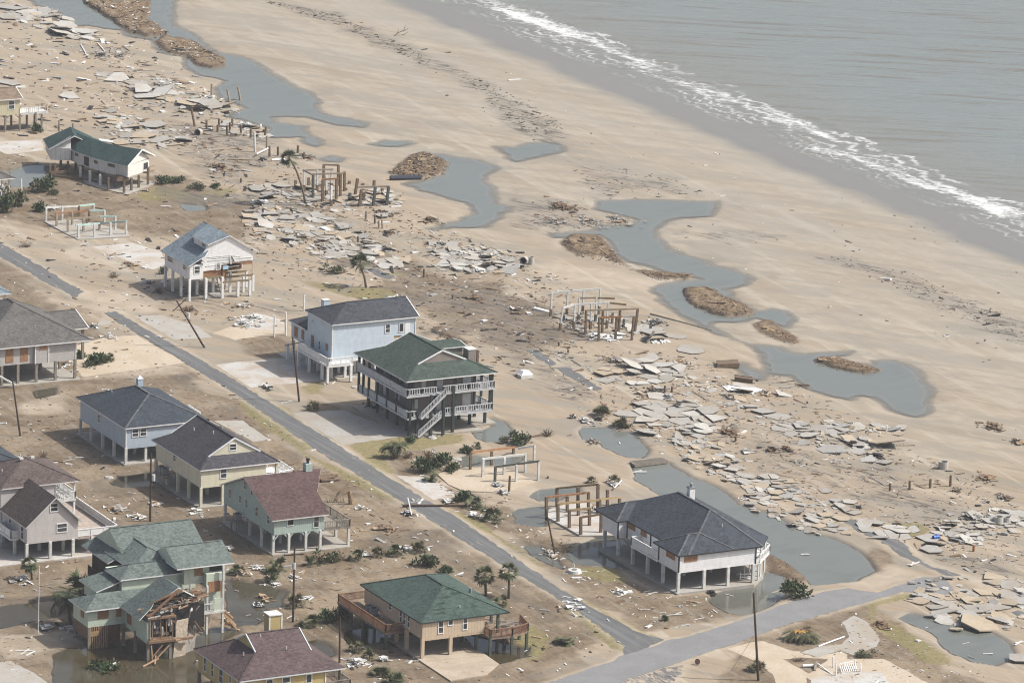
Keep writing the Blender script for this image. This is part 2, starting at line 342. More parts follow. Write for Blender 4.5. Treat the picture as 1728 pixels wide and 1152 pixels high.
PALE = [(0, "120,580 240,560 320,610 300,630 140,640", 2), (3, "360,170 420,200 420,280 340,330 200,340 160,300", 3), (2, "440,700 620,680 1000,720 900,800 700,810 560,740", 3), (4, "0,880 220,860 420,830 440,900 300,940 180,1000 0,1020", 2), (2, "360,440 500,400 760,470 740,560 600,540", 3),
 (17, "0,250 150,240 420,430 560,470 820,520 700,530 380,420", 3), (12, "500,600 850,500 1000,560 760,640", 2), (12, "1250,560 1571,560 1571,700 1300,640", 3), (6, "900,420 1200,330 1550,380 1500,470 1100,470", 2), (15, "1050,480 1000,560 1130,640 1420,690 1500,720 1300,730 950,680", 6)]
GRASS = [(6, "370,190 560,130 800,110 1050,120 1060,160 800,200 640,190 600,260 640,340 560,350", 2), (6, "0,110 160,230 420,360 640,480 700,520 560,470 380,380 130,260 0,160", 1.2), (5, "20,850 200,950 420,1080 520,1150 380,1152 200,1030 60,920", 1.5), (5, "60,760 330,900 420,1000 640,1110 300,940", 1.2), (5, "380,760 500,740 520,800 400,820", 2),
 (8, "300,720 480,710 560,790 420,800", 2), (12, "690,710 780,680 900,650 1000,655 900,690 780,720 760,780 700,790", 1.2), (12, "700,780 850,830 1100,960 1200,1060 1000,1040 800,880", 2), (22, "560,160 700,200 1000,430 1110,560 1000,520 760,300", 1), (22, "640,40 760,110 1000,240 1250,370 1400,420 1200,340 860,140", .8), (7, "1400,600 1500,560 1560,620 1500,760 1480,700", 2), (5, "900,990 1030,1010 1010,1070 900,1060", 1.5),
 (6, "960,560 1160,620 1400,790 1560,910 1460,850 1200,700", 1), (0, "500,470 560,490 690,520 660,490", 2), (9, "850,990 1000,1000 1040,1020 950,1040", 1.5), (12, "860,260 1000,270 1040,310 980,340 880,340 850,300", 1.0), (17, "1190,580 1270,600 1270,660 1200,650", 1.2), (2, "800,110 960,60 1060,60 1150,90 1080,120 900,140", 2), (2, "1140,110 1350,60 1480,60 1400,110 1200,130", 2)]
WETP = [(6, "0,170 80,180 160,260 60,280", 1.5), (6, "500,640 700,660 960,720 1100,900 1500,1130 1400,1140 1000,880 720,850 480,790 560,720", 2), (13, "0,600 240,605 400,670 300,695 0,650", 6), (22, "0,0 150,60 300,110 520,250 420,270 250,150", 1.5), (22, "0,850 300,720 560,660 900,570 980,590 560,760 200,860", 1),
 (16, "700,370 880,350 1000,400 780,440", 5), (3, "990,110 1150,110 1250,200 1120,210", 2), (3, "1330,300 1430,310 1470,390 1340,370", 2), (9, "600,1080 720,1080 700,1130 600,1120", 1.5), (9, "1590,830 1728,830 1728,890 1620,880", 3), (9, "1110,80 1350,100 1300,150 900,120", 5), (11, "850,110 980,140 1020,190 900,170", 4), (2, "180,800 330,770 420,850 250,880", 2), (4, "0,640 420,620 430,670 0,700", 2), (3, "560,760 700,740 760,830 600,830", 2),
 (18, "380,950 800,1010 700,1050 420,1040", 5), (17, "430,600 560,590 760,640 700,660 460,640", 2), (11, "560,860 900,960 1060,1010 900,1060 700,960", 4), (18, "0,640 150,660 120,700 0,690", 2)]
WRACK = [(18, "860,-40 960,0 1240,70 1540,210 1728,290 1728,345 1500,240 1260,130 1000,50 760,-40", 4), (13, "0,190 100,215 300,320 540,420 640,490 770,580 880,610 900,660 960,690 870,730 740,710 640,640 560,540 450,460 300,375 160,310 0,245", 3), (13, "880,800 1050,840 1280,880 1500,900 1480,960 1080,1000 1000,930", 8), (16, "700,85 900,110 1180,190 1400,290 1600,360 1800,430 1800,560 1480,500 1300,360 1000,240 780,150", 6), (16, "0,-20 200,-30 560,-20 500,30 250,30", 6),
 (17, "0,160 300,240 560,420 520,520 300,420 0,280", 4), (15, "400,900 900,830 1100,1000 700,1030", 14), (15, "400,680 900,740 850,900 420,860", 14), (11, "0,780 500,900 700,1050 100,1150 -100,1000", 10), (12, "750,0 1100,150 1100,240 700,150", 8), (12, "1100,440 1571,430 1571,560 1250,540", 6), (9, "0,500 400,520 700,720 600,760 0,640", 10), (9, "500,740 1000,960 1400,1100 800,1000", 10), (18, "560,820 760,830 760,930 600,900", 3), (18, "400,600 900,700 1000,820 700,860 480,700", 12), (2, "860,630 1728,760 1728,820 1100,800", 6), (2, "1100,80 1700,60 1728,150 1250,180", 8), (15, "760,300 1000,300 1400,420 1000,440 800,400", 8)]
def world(v, s, z=0.0): return [(p.x, p.y) for p in P(v, s, z)]
def near(poly, m):
    xs = [p[0] for p in poly]; ys = [p[1] for p in poly]
    i0, i1 = np.searchsorted(GX, min(xs) - m), np.searchsorted(GX, max(xs) + m); j0, j1 = np.searchsorted(GY, min(ys) - m), np.searchsorted(GY, max(ys) + m)
    return slice(i0, i1), slice(j0, j1)
n1 = fbm(X, Y, 9, 5); n2 = fbm(X + 50, Y - 80, 2.2, 3); n3 = fbm(X - 31, Y + 77, 34, 3); n4 = fbm(X + 11, Y + 7, 1.1, 2)
bx = np.clip((X - 5) / 60, 0, 1) * np.clip((112 - X) / 14, 0, 1)
H = -0.16 * (1 - n1) - 0.05 * n2 + 0.16 * bx * n3
H = np.where(X > 90, np.minimum(H, 0.22 - (X - 96 + 1.5 * (n1 - .5)) * 0.036), H)
H = np.where(X > 116, -0.33 - (X - 116) * 0.02, H); H = np.maximum(H, -6)
wet = np.zeros(X.shape); soil = wet.copy(); grass = wet.copy(); wrack = wet.copy(); pale = wet.copy(); mound = wet.copy(); brown = wet.copy(); sandy = wet.copy()
for lst, s_out, s_in, gentle in ((BEACH, 0.07, 0.16, 1), (DITCH, 0.55, 0.9, 0)):
    for v, s in lst:
        pg = world(v, s, WL); sl = near(pg, 9); d = sdist(X[sl], Y[sl], pg)
        d = d - (.9 if gentle else .2) + (n2[sl] - .5) * (1.4 if gentle else .9) + (n1[sl] - .5) * (2.4 if gentle else .7)
        H[sl] = np.minimum(H[sl], np.where(d > 0, WL + s_out * d + 0.02, np.maximum(WL + s_in * d, WL - 1.1)))
        wet[sl] = np.maximum(wet[sl], np.clip(1 - d / (3.2 if gentle else 1.2), 0, 1) * (.22 if gentle else .8))
for v, s, hh in MOUND:
    pg = world(v, s, WL); sl = near(pg, 3); d = sdist(X[sl], Y[sl], pg) + (n2[sl] - .5) * 1.2
    top = WL + 0.08 + np.minimum(hh * .6 * (.15 + .6 * n2[sl] + .75 * n4[sl]), np.maximum(-d, 0) * 1.6)
    H[sl] = np.where(d < 0, np.maximum(H[sl], top), H[sl]); mound[sl] = np.maximum(mound[sl], np.clip(.5 - d / 0.8, 0, 1))
    wet[sl] *= np.clip(0.5 + d / 1.0, 0, 1); brown[sl] = np.maximum(brown[sl], np.clip(1 - np.abs(d + .4) / 1.0, 0, 1))
for arr, lst in ((soil, SOIL), (pale, PALE), (grass, GRASS), (wet, WETP), (wrack, WRACK)):
    for v, s, soft in lst:
        pg = world(v, s); sl = near(pg, soft * 2); d = sdist(X[sl], Y[sl], pg) + (n1[sl] - .5) * soft * 2.2
        k = np.clip(.5 - d / soft, 0, 1); k = k * k * (3 - 2 * k)
        arr[sl] = np.maximum(arr[sl], k * (.6 if arr is wet else 1))
for nm, v, s, z, mk, jt in PAVED:
    pg = world(v, s); sl = near(pg, 3); d = sdist(X[sl], Y[sl], pg); k = np.clip((1.6 - d) / 1.0, 0, 1); H[sl] = H[sl] * (1 - k) + k * (z - .014 - .05 * np.clip(d - .4, 0, 1))
    if nm != 'pavement': sandy[sl] = np.maximum(sandy[sl], np.clip(1 - d / 1.1, 0, 1) * (d > 0))
soil = np.maximum(soil, np.clip((-58 - X + 10 * (n3 - .5)) / 14, 0, 1) * .75 * np.clip((60 - Y) / 40, 0, 1))
def ground_z(x, y):
    i = min(max(np.searchsorted(GX, x) - 1, 0), len(GX) - 2); j = min(max(np.searchsorted(GY, y) - 1, 0), len(GY) - 2)
    fx = (x - GX[i]) / (GX[i + 1] - GX[i]); fy = (y - GY[j]) / (GY[j + 1] - GY[j])
    return float((H[i, j] * (1 - fx) + H[i + 1, j] * fx) * (1 - fy) + (H[i, j + 1] * (1 - fx) + H[i + 1, j + 1] * fx) * fy)
def on_ground(p, dz=0.0): return Vector((p[0], p[1], ground_z(p[0], p[1]) + dz))
def gv(v, x, y):
    "ground point seen at a view position (two refinements for the height)"
    p = av(v, x, y, -0.06)
    for _ in range(3): p = av(v, x, y, ground_z(p.x, p.y))
    return p
def grid_mesh(name, gx, gy, Z, attrs, mat):
    nx, ny = len(gx), len(gy); XX, YY = np.meshgrid(gx, gy, indexing='ij')
    co = np.stack([XX, YY, Z], -1).reshape(-1, 3).astype(np.float32)
    i = np.arange(nx - 1)[:, None] * ny + np.arange(ny - 1)[None]; q = np.stack([i, i + ny, i + ny + 1, i + 1], -1).reshape(-1, 4).astype(np.int32)
    me = bpy.data.meshes.new(name); me.vertices.add(len(co)); me.vertices.foreach_set('co', co.ravel())
    me.loops.add(q.size); me.loops.foreach_set('vertex_index', q.ravel()); me.polygons.add(len(q))
    me.polygons.foreach_set('loop_start', np.arange(0, q.size, 4, dtype=np.int32)); me.polygons.foreach_set('use_smooth', np.ones(len(q), bool))
    me.update(calc_edges=True)
    for k, a in attrs.items():
        at_ = me.attributes.new(k, 'FLOAT', 'POINT'); at_.data.foreach_set('value', a.astype(np.float32).ravel())
    me.materials.append(mat); o = bpy.data.objects.new(name, me); COL.objects.link(o); return o

# ---- ground material
t = NT('ground_sand'); W = t.coord('World'); A = {k: t.attr(k) for k in ('soil', 'grass', 'wet', 'wrack', 'pale', 'mound', 'bank', 'sandy')}
nb = t.noise(W, 0.035, 5, 0.55); nm_ = t.noise(W, 0.28, 6, 0.65, 0.4); nf = t.noise(W, 1.7, 5, 0.7); nff = t.noise(W, 7, 3, 0.75)
st = t.noise(t.coord('World', (0.9, 0.16, 1), (0, 0, 0.45)), 1.0, 5, 0.7); st2 = t.noise(t.coord('World', (0.09, 0.02, 1), (0, 0, 0.2)), 1.0, 4, 0.6)
sand = t.mix(t.ramp(nb, 0.35, 0.65), (0.355, 0.288, 0.21), (0.415, 0.358, 0.28))
sand = t.mix(t.ramp(st2, 0.42, 0.62, 0, .55), sand, (0.43, 0.39, 0.325))
sand = t.mix(t.ramp(nm_, 0.4, 0.68, 0, .6), sand, (0.265, 0.205, 0.14))
posx = t.n('ShaderNodeSeparateXYZ'); t.l(W, posx.inputs[0]); inl = t.ramp(t.math('ADD', posx.outputs[0], t.ramp(nb, 0, 1, -30, 30)), 5, 60, .55, 0)
sand = t.mix(inl, sand, t.mix(t.ramp(nm_, .35, .65), (0.285, 0.208, 0.136), (0.365, 0.287, 0.20)))
dr = t.noise(t.coord2(-1.05, 26, 3.2), 1.0, 6, .62, .8); sand = t.mix(t.ramp(dr, .51, .63, 0, .75), sand, (0.25, 0.205, 0.15)); sand = t.mix(t.ramp(dr, .32, .44, .6, 0), sand, (0.44, 0.385, 0.305))
sh_ = t.noise(t.coord2(1.5, 60, 2.4), 1.0, 5, .6, .5); sand = t.mix(t.ramp(sh_, .52, .62, 0, .55), sand, (0.31, 0.26, 0.195)); sand = t.mix(t.ramp(sh_, .34, .45, .55, 0), sand, (0.46, 0.42, 0.35))
dmp = t.noise(t.coord2(-.9, 34, 9), 1.0, 5, .6, 1.2); sand = t.mix(t.ramp(dmp, .5, .6, 0, .7), sand, (0.262, 0.238, 0.195))
sand = t.mix(t.ramp(nff, 0.55, 0.8, 0, .35), sand, (0.2, 0.15, 0.1))
pos = t.n('ShaderNodeSeparateXYZ'); t.l(W, pos.inputs[0]); ns = t.noise(t.coord('World', (0.02, 0.05, 1)), 1.0, 5, 0.6)
xs = t.math('ADD', pos.outputs[0], t.ramp(ns, 0, 1, -5, 5))
wetb = t.ramp(xs, 99.0, 103.5); greyb = t.math('MULTIPLY', t.ramp(xs, 25.0, 90.0, 0, .6), t.ramp(st2, .3, .6, .35, 1))
sand = t.mix(greyb, sand, (0.315, 0.292, 0.248))
so = t.mix(t.ramp(nm_, 0.35, 0.62), (0.145, 0.103, 0.062), (0.235, 0.182, 0.122))
nv = t.noise(W, .085, 4, .6, .8); so = t.mix(t.ramp(nv, .47, .62, 0, .8), so, (0.315, 0.245, 0.165)); so = t.mix(t.ramp(nv, .30, .42, .7, 0), so, (0.165, 0.11, 0.06))
so = t.mix(t.ramp(nf, 0.42, 0.7, 0, .6), so, (0.08, 0.06, 0.04)); so = t.mix(t.ramp(st, 0.5, 0.7, 0, .6), so, (0.30, 0.265, 0.22))
so = t.mix(t.ramp(nff, 0.55, 0.78, 0, .6), so, (0.08, 0.06, 0.042))
sk = t.math('MULTIPLY', t.math('ADD', A['soil'], t.ramp(nm_, 0.3, 0.7, -0.25, 0.25)), 1.0)
c = t.mix(t.ramp(sk, 0.25, 0.75), sand, so)
c = t.mix(t.math('MULTIPLY', A['pale'], t.ramp(nm_, 0.3, 0.55, .9, .35)), c, (0.47, 0.40, 0.315))
gr = t.mix(t.ramp(nf, 0.35, 0.65), (0.27, 0.22, 0.10), (0.13, 0.125, 0.045)); gr = t.mix(t.ramp(nff, 0.5, 0.75, 0, .6), gr, (0.34, 0.28, 0.16))
c = t.mix(t.ramp(t.math('MULTIPLY', A['grass'], t.ramp(nf, 0.25, 0.6, .45, 1.3)), .2, .8, 0, .85), c, gr)
mo = t.mix(t.ramp(nf, 0.35, 0.65), (0.17, 0.11, 0.06), (0.25, 0.185, 0.11)); mo = t.mix(t.ramp(st, 0.5, 0.62, 0, .8), mo, (0.36, 0.28, 0.19)); mo = t.mix(t.ramp(nff, 0.48, 0.62, 0, .8), mo, (0.075, 0.054, 0.038)); mo = t.mix(t.ramp(t.noise(t.coord2(-.7, 2.5, .35), 1.0, 4, .7), .52, .6, 0, .7), mo, (.30, .24, .165)); mo = t.mix(t.ramp(t.noise(t.coord2(-.3, 3.2, .5), 1.0, 4, .7), .56, .62, 0, .8), mo, (.085, .06, .042))
c = t.mix(A['mound'], c, mo); c = t.mix(t.math('MULTIPLY', A['bank'], t.ramp(nf, .3, .6, .35, 1)), c, (.085, .06, .042)); c = t.mix(t.math('MULTIPLY', A['sandy'], t.ramp(nm_, .35, .6, .2, .8)), c, (.46, .40, .31))
wm = t.math('MULTIPLY', A['wet'], t.ramp(nm_, 0.25, 0.6, 1.15, .65)); c = t.mix(t.ramp(wm, 0.1, 0.9, 0, .8), c, t.mix(sk, (0.265, 0.235, 0.19), (0.10, 0.086, 0.066)))
wr_ = t.noise(t.coord2(-1.13, 5.5, .95), 1.0, 5, 0.72); wr2 = t.noise(W, .25, 4, .6)
wk = t.math('MULTIPLY', A['wrack'], t.ramp(wr2, .3, .6, .35, 1)); c = t.mix(t.math('MULTIPLY', wk, .42), c, (.19, .172, .148))
c = t.mix(t.math('MULTIPLY', t.ramp(t.math('ADD', wr_, t.math('MULTIPLY', wk, .13)), 0.60, 0.69, 0, .8), t.ramp(wk, 0.02, .3)), c, (0.095, 0.086, 0.075))
# wet strip along the sea
c = t.mix(t.math('MULTIPLY', wetb, .93), c, (0.198, 0.195, 0.182))
t.base(t.mix(1.0, c, (.9, .9, .9), 'MULTIPLY')); t.l(t.ramp(t.math('MAXIMUM', wetb, wm), 0, 1, 0.95, 0.42), t.b.inputs['Roughness']); t.b.inputs['Specular IOR Level'].default_value = 0.3
hb = t.math('ADD', t.math('MULTIPLY', nf, .6), t.math('MULTIPLY', nff, .25)); bp = t.bump(hb, 0.5, 0.12); t.l(t.ramp(wetb, 0, 1, .5, .05), bp.inputs['Strength'])
GROUNDM = t.mat
tag(grid_mesh('ground', GX, GY, H, dict(soil=soil, grass=grass, wet=wet, wrack=wrack, pale=pale, mound=mound, bank=brown, sandy=sandy), GROUNDM), kind='structure')

# ---- still water in the lagoons and ditches
t = NT('pond_water'); W = t.coord('World'); pos = t.n('ShaderNodeSeparateXYZ'); t.l(W, pos.inputs[0])
n = t.noise(W, 0.12, 4, 0.6); f = t.noise(t.coord2(.4, 1.6, .5), 1.0, 3, 0.6); dp = t.attr('depth'); n5 = t.noise(t.coord2(.2, 9, 2.5), 1.0, 5, .65)
vil = t.math('SUBTRACT', t.ramp(t.math('ADD', pos.outputs[0], t.math('MULTIPLY', pos.outputs[1], .1)), -80, -20, 1, 0), t.ramp(n, .4, .6, 0, .2))
c = t.mix(vil, (0.150, 0.160, 0.142), (0.052, 0.040, 0.019)); c = t.mix(t.ramp(n5, .5, .68, 0, .4), c, t.mix(vil, (0.105, 0.112, 0.10), (0.04, 0.034, 0.018))); c = t.mix(t.math('MULTIPLY', t.ramp(dp, .02, .4, .8, 0), t.ramp(vil, .2, .8, 1, .2)), c, (.25, .225, .18))
t.base(c); t.l(t.ramp(n5, .35, .7, .05, .16), t.b.inputs['Roughness']); t.b.inputs['IOR'].default_value = 1.33; t.b.inputs['Specular IOR Level'].default_value = 0.5
t.l(t.ramp(dp, 0.0, .3, .1, 1.0), t.b.inputs['Alpha']); t.bump(f, 0.08, 0.03)
PONDM = t.mat
D_ = WL - H; msk = np.zeros(D_.shape, bool); msk[(X < 97) & (X > -146) & (Y > -186) & (Y < 292) & (D_ > -0.03)] = True
cell = (msk[:-1, :-1] | msk[1:, :-1] | msk[1:, 1:] | msk[:-1, 1:]); ci, cj = np.nonzero(cell); nY = len(GY)
q = np.stack([ci * nY + cj, (ci + 1) * nY + cj, (ci + 1) * nY + cj + 1, ci * nY + cj + 1], -1); used, inv = np.unique(q, return_inverse=True); inv = inv.reshape(-1, 4).astype(np.int32)
co = np.stack([X.ravel()[used], Y.ravel()[used], np.full(len(used), WL)], -1).astype(np.float32)
me = bpy.data.meshes.new('pond_water'); me.vertices.add(len(co)); me.vertices.foreach_set('co', co.ravel()); me.loops.add(inv.size); me.loops.foreach_set('vertex_index', inv.ravel()); me.polygons.add(len(inv)); me.polygons.foreach_set('loop_start', np.arange(0, inv.size, 4, dtype=np.int32)); me.update(calc_edges=True)
a_ = me.attributes.new('depth', 'FLOAT', 'POINT'); a_.data.foreach_set('value', D_.ravel()[used].astype(np.float32)); me.materials.append(PONDM)
o = bpy.data.objects.new('pond_water', me); COL.objects.link(o); tag(o, kind='structure')

# ---- the sea with its surf
t = NT('sea_water'); W = t.coord('World'); pos = t.n('ShaderNodeSeparateXYZ'); t.l(W, pos.inputs[0])
x = pos.outputs[0]; wob = t.noise(t.coord('World', (0.012, 0.03, 1)), 1.0, 4, 0.6); xs = t.math('ADD', x, t.ramp(wob, 0.2, .8, -6, 6))
sw = t.noise(t.coord2(-.57, 22, 3.6), 1.0, 4, 0.6, 0.6); rp = t.noise(t.coord2(-.4, 4.5, 1.0), 1.0, 4, 0.7, .3); s3 = t.noise(t.coord2(-.62, 34, 2.6), 1.0, 5, .62, .4)
c = t.mix(t.ramp(s3, 0.54, 0.66, 0, .9), (0.19, 0.212, 0.198), (0.14, 0.122, 0.088)); c = t.mix(t.ramp(rp, .5, .75, 0, .35), c, (.12, .125, .105)); c = t.mix(t.ramp(xs, 122, 150, .5, 0), c, (0.21, 0.185, 0.145))
fo = t.noise(t.coord2(-.9, 2.2, .75), 1.0, 6, 0.74, 1.0); fo2 = t.noise(t.coord('World', (0.16, 0.035, 1)), 1.0, 4, 0.6, .4)
vo = t.n('ShaderNodeTexVoronoi', feature='DISTANCE_TO_EDGE'); t.l(t.coord('World', (0.9, 0.4, 1)), vo.inputs['Vector']); vo.inputs['Scale'].default_value = 1.0
band = t.math('MULTIPLY', t.ramp(xs, 114, 118.5), t.ramp(xs, 121.5, 126.5, 1, 0))
dens = t.math('MULTIPLY', band, t.ramp(fo2, 0.36, 0.62, .08, 1.0))
lace = t.math('MAXIMUM', t.ramp(t.math('ADD', fo, t.math('MULTIPLY', dens, .25)), .60, .76), t.math('MULTIPLY', t.ramp(vo.outputs['Distance'], 0, .09, 1, 0), t.ramp(dens, .5, .9)))
foam = t.math('MULTIPLY', lace, t.ramp(dens, .08, .4))
for x0, wd, am in ((110.6, .3, .4), (112.6, .4, .6), (115.0, .45, .8), (117.5, .6, .8), (121.5, 1.1, 1.0), (125, .9, .9)):      # breaking edges, running along the shore
    w2 = t.noise(t.coord('World', (0.03, 0.11, 1)), 1.0 + x0 * .001, 5, 0.65); e = t.math('ABSOLUTE', t.math('SUBTRACT', t.math('ADD', x, t.ramp(w2, .2, .8, -4.5, 4.5)), x0))
    brk = t.ramp(t.noise(t.coord('World', (0.01, 0.05, 1)), 1 + x0 * .01, 3, .6), .42, .55); 
    foam = t.math('MAXIMUM', foam, t.math('MULTIPLY', t.math('MULTIPLY', t.ramp(e, 0, wd, am, 0), brk), t.ramp(fo, .35, .55)))
c = t.mix(t.ramp(xs, 109, 117, .8, 0), c, (.19, .185, .17)); c = t.mix(foam, c, (0.66, 0.67, 0.66)); t.base(c)
shal = t.ramp(xs, 110, 120, .35, .1); t.l(t.math('MAXIMUM', t.math('MULTIPLY', foam, .8), shal), t.b.inputs['Roughness']); t.b.inputs['IOR'].default_value = 1.33; t.b.inputs['Specular IOR Level'].default_value = .5
t.bump(t.math('ADD', t.math('MULTIPLY', sw, 2.0), t.math('ADD', t.math('MULTIPLY', rp, .6), t.math('MULTIPLY', foam, .15))), 0.3, 0.6)
sx = np.concatenate([np.arange(104, 240, 0.8), [300, 450, 900, 2500, 5000]]); sy = np.concatenate([[-5000, -1500, -400, -100], np.arange(0, 300, 1.0), [400, 900, 2500, 5000]])
XX, YY = np.meshgrid(sx, sy, indexing='ij')
amp = np.clip((XX - 114) / 10, 0, 1) * np.clip((330 - XX) / 80, 0, 1)
ZZ = WL + amp * (0.28 * (fbm(XX * 3.2 + YY * .35, YY * .55, 16, 3) - .5) + .25 * np.exp(-((XX - 126 - 5 * (fbm(XX * 0, YY, 25, 2) - .5)) / 1.1) ** 2) * np.clip(fbm(XX * 0, YY + 40, 30, 2) * 3 - 1.2, 0, 1))
ZZ -= np.clip((108 - XX) / 4, 0, 1) * 0.06
tag(grid_mesh('sea', sx, sy, ZZ, {}, t.mat), kind='structure')

# ------------------------------------------------------------------ roads and concrete
def sheet(name, outline, z, mat, jit=0.25, step=0.9, kind='structure', thick=0.0):
    pts = []
    n = len(outline)
    for i in range(n):
        a, b = outline[i], outline[(i + 1) % n]; L = math.hypot(b[0] - a[0], b[1] - a[1]); k = max(1, int(L / step))
        for j in range(k):
            f = j / k; pts.append((a[0] + (b[0] - a[0]) * f + rnd.uniform(-jit, jit), a[1] + (b[1] - a[1]) * f + rnd.uniform(-jit, jit)))
    m = MB()
    if thick: m.prism(pts, z - thick, z)
    else: m.poly([(p[0], p[1], z) for p in pts])
    o = m.build(name, mat)
    if kind: o['kind'] = kind
    return o
def m_asphalt(name, col, edge, sk=1.0):
    t = NT(name); W = t.coord('World'); a = t.noise(W, 0.3, 5, 0.6, .5); b = t.noise(W, 9, 3, .8); s_ = t.noise(t.coord('World', (1.8, 0.05, 1)), 1.0, 4, .65); s2 = t.noise(t.coord('World', (1.1, .35, 1)), 1, 6, .75, 1.0)
    c = t.mix(t.ramp(b, .3, .7), tuple(x * .75 for x in col), tuple(x * 1.2 for x in col)); c = t.mix(t.ramp(s_, .48, .68, 0, .6 * sk), c, tuple(x * 1.75 for x in col))
    c = t.mix(t.ramp(s_, .3, .42, .5 * sk, 0), c, tuple(x * .6 for x in col)); c = t.mix(t.ramp(s2, .6 - .14 * (edge > .8), .68 - .12 * (edge > .8), 0, edge), c, (.40, .33, .25)); c = t.mix(t.ramp(a, .4, .7, 0, .35), c, tuple(x * 1.4 for x in col))
    t.base(c); t.b.inputs['Roughness'].default_value = .9; t.bump(b, .3, .02); return t.mat
ASPH = m_asphalt('old_asphalt', (0.115, 0.116, 0.116), .55); ASPH3 = m_asphalt('sanded_asphalt', (0.12, 0.12, 0.12), 1.0, .6); ASPH2 = m_asphalt('newer_asphalt', (0.195, 0.195, 0.195), .16, .0)
CONC = m_concrete('concrete', (0.37, 0.355, 0.325)); CONCW = m_concrete('pale_concrete', (0.47, 0.46, 0.435), (.36, .28, .2), .7); CONCB = m_concrete('buff_concrete', (0.43, 0.365, 0.285), (.27, .2, .14), .5); SANDC = m_concrete('sandy_concrete', (0.47, 0.40, 0.31), (.38, .3, .21), .6)
def W2(v, s): return world(v, s)
PM = dict(ASPH3=ASPH3, ASPH=ASPH, ASPH2=ASPH2, CONC=CONC, CONCW=CONCW, CONCB=CONCB, SANDC=SANDC)
for nm, v, s, z, mk, jt in PAVED: sheet(nm, W2(v, s), z, PM[mk], jt)
# ------------------------------------------------------------------ house kit
def roof_hip(h, x0, x1, y0, y1, z, p, axis='y', g=99, gb=99, sh=None, trim=None, gw=None, rise=None, name='roof', th=0.16, seam=True, rake=True, cap=None):
    """hip / dutch-hip / gable roof: g, gb = how far the hips run in at the front and back before a gablet stands (0 = full gable)"""
    sw = axis == 'x'
    if sw: x0, x1, y0, y1 = y0, y1, x0, x1
    w = (x1 - x0) / 2; xm = (x0 + x1) / 2; g = min(g, w); gb = min(gb, w); zr = z + p * w
    T = (lambda a, b, c: (b, a, c)) if sw else (lambda a, b, c: (a, b, c))
    m = MB()
    A, B, C_, D = T(x0, y0, z), T(x1, y0, z), T(x1, y1, z), T(x0, y1, z)
    E_, F_, R1 = T(x0 + g, y0 + g, z + p * g), T(x1 - g, y0 + g, z + p * g), T(xm, y0 + g, zr)
    G_, H_, R2 = T(x0 + gb, y1 - gb, z + p * gb), T(x1 - gb, y1 - gb, z + p * gb), T(xm, y1 - gb, zr)
    full, fullb = g >= w - 1e-3, gb >= w - 1e-3
    if full: m.poly([A, B, R1])
    elif g > 0: m.poly([A, B, F_, E_])
    if fullb: m.poly([D, C_, R2])
    elif gb > 0: m.poly([D, C_, H_, G_])
    def uniq(l):
        r = []
        for q in l:
            if not r or (Vector(q) - Vector(r[-1])).length > 1e-3: r.append(q)
        return r
    m.poly(uniq([A, E_, R1, R2, G_, D])); m.poly(uniq([B, F_, R1, R2, H_, C_]))
    if not full: m.poly([E_, F_, R1], 2)
    if not fullb: m.poly([G_, H_, R2], 2)
    lo = [(q[0], q[1], q[2] - th) for q in (A, B, C_, D)]; up = [A, B, C_, D]
    for i in range(4): m.poly([up[i], up[(i + 1) % 4], lo[(i + 1) % 4], lo[i]], 1)
    m.poly(lo, 1)
    o = m.build(name, [sh, trim or WHITE, gw or WHITE], h)
    d = 0.10
    def out(q, s): v = list(q); v[0 if sw else 1] += s; v[2] -= 0.05; return v
    tr = MB()
    for on, f, a, b, r, s in ((not full, g, E_, F_, R1, -d), (not fullb, gb, G_, H_, R2, d)):
        if on and rake: tr.beam(out(a, s), out(r, s), .12, .2); tr.beam(out(r, s), out(b, s), .12, .2)
    if tr.v: tr.build('rake_board', trim or WHITE, o)
    if seam:
        cp = MB(); up_ = lambda q: (q[0], q[1], q[2] + .02)
        if full: cp.beam(up_(A), up_(R1), .26, .06); cp.beam(up_(B), up_(R1), .26, .06)
        else:
            if g > 0: cp.beam(up_(A), up_(E_), .26, .06); cp.beam(up_(B), up_(F_), .26, .06)
        if fullb: cp.beam(up_(D), up_(R2), .26, .06); cp.beam(up_(C_), up_(R2), .26, .06)
        if (Vector(R1) - Vector(R2)).length > .2: cp.beam(up_(R1), up_(R2), .3, .06)
        if cp.v: cp.build('ridge_cap', cap or sh, o)
    return o
def walls(h, x0, x1, y0, y1, z0, z1, mat, name='wall'):
    return MB().box(x0, x1, y0, y1, z0, z1).build(name, mat, h)
def corner_boards(h, pts, z0, z1, mat=None, w=.14):
    for x, y in pts: MB().box(x - w / 2, x + w / 2, y - w / 2, y + w / 2, z0, z1).build('corner_board', mat or WHITE, h)
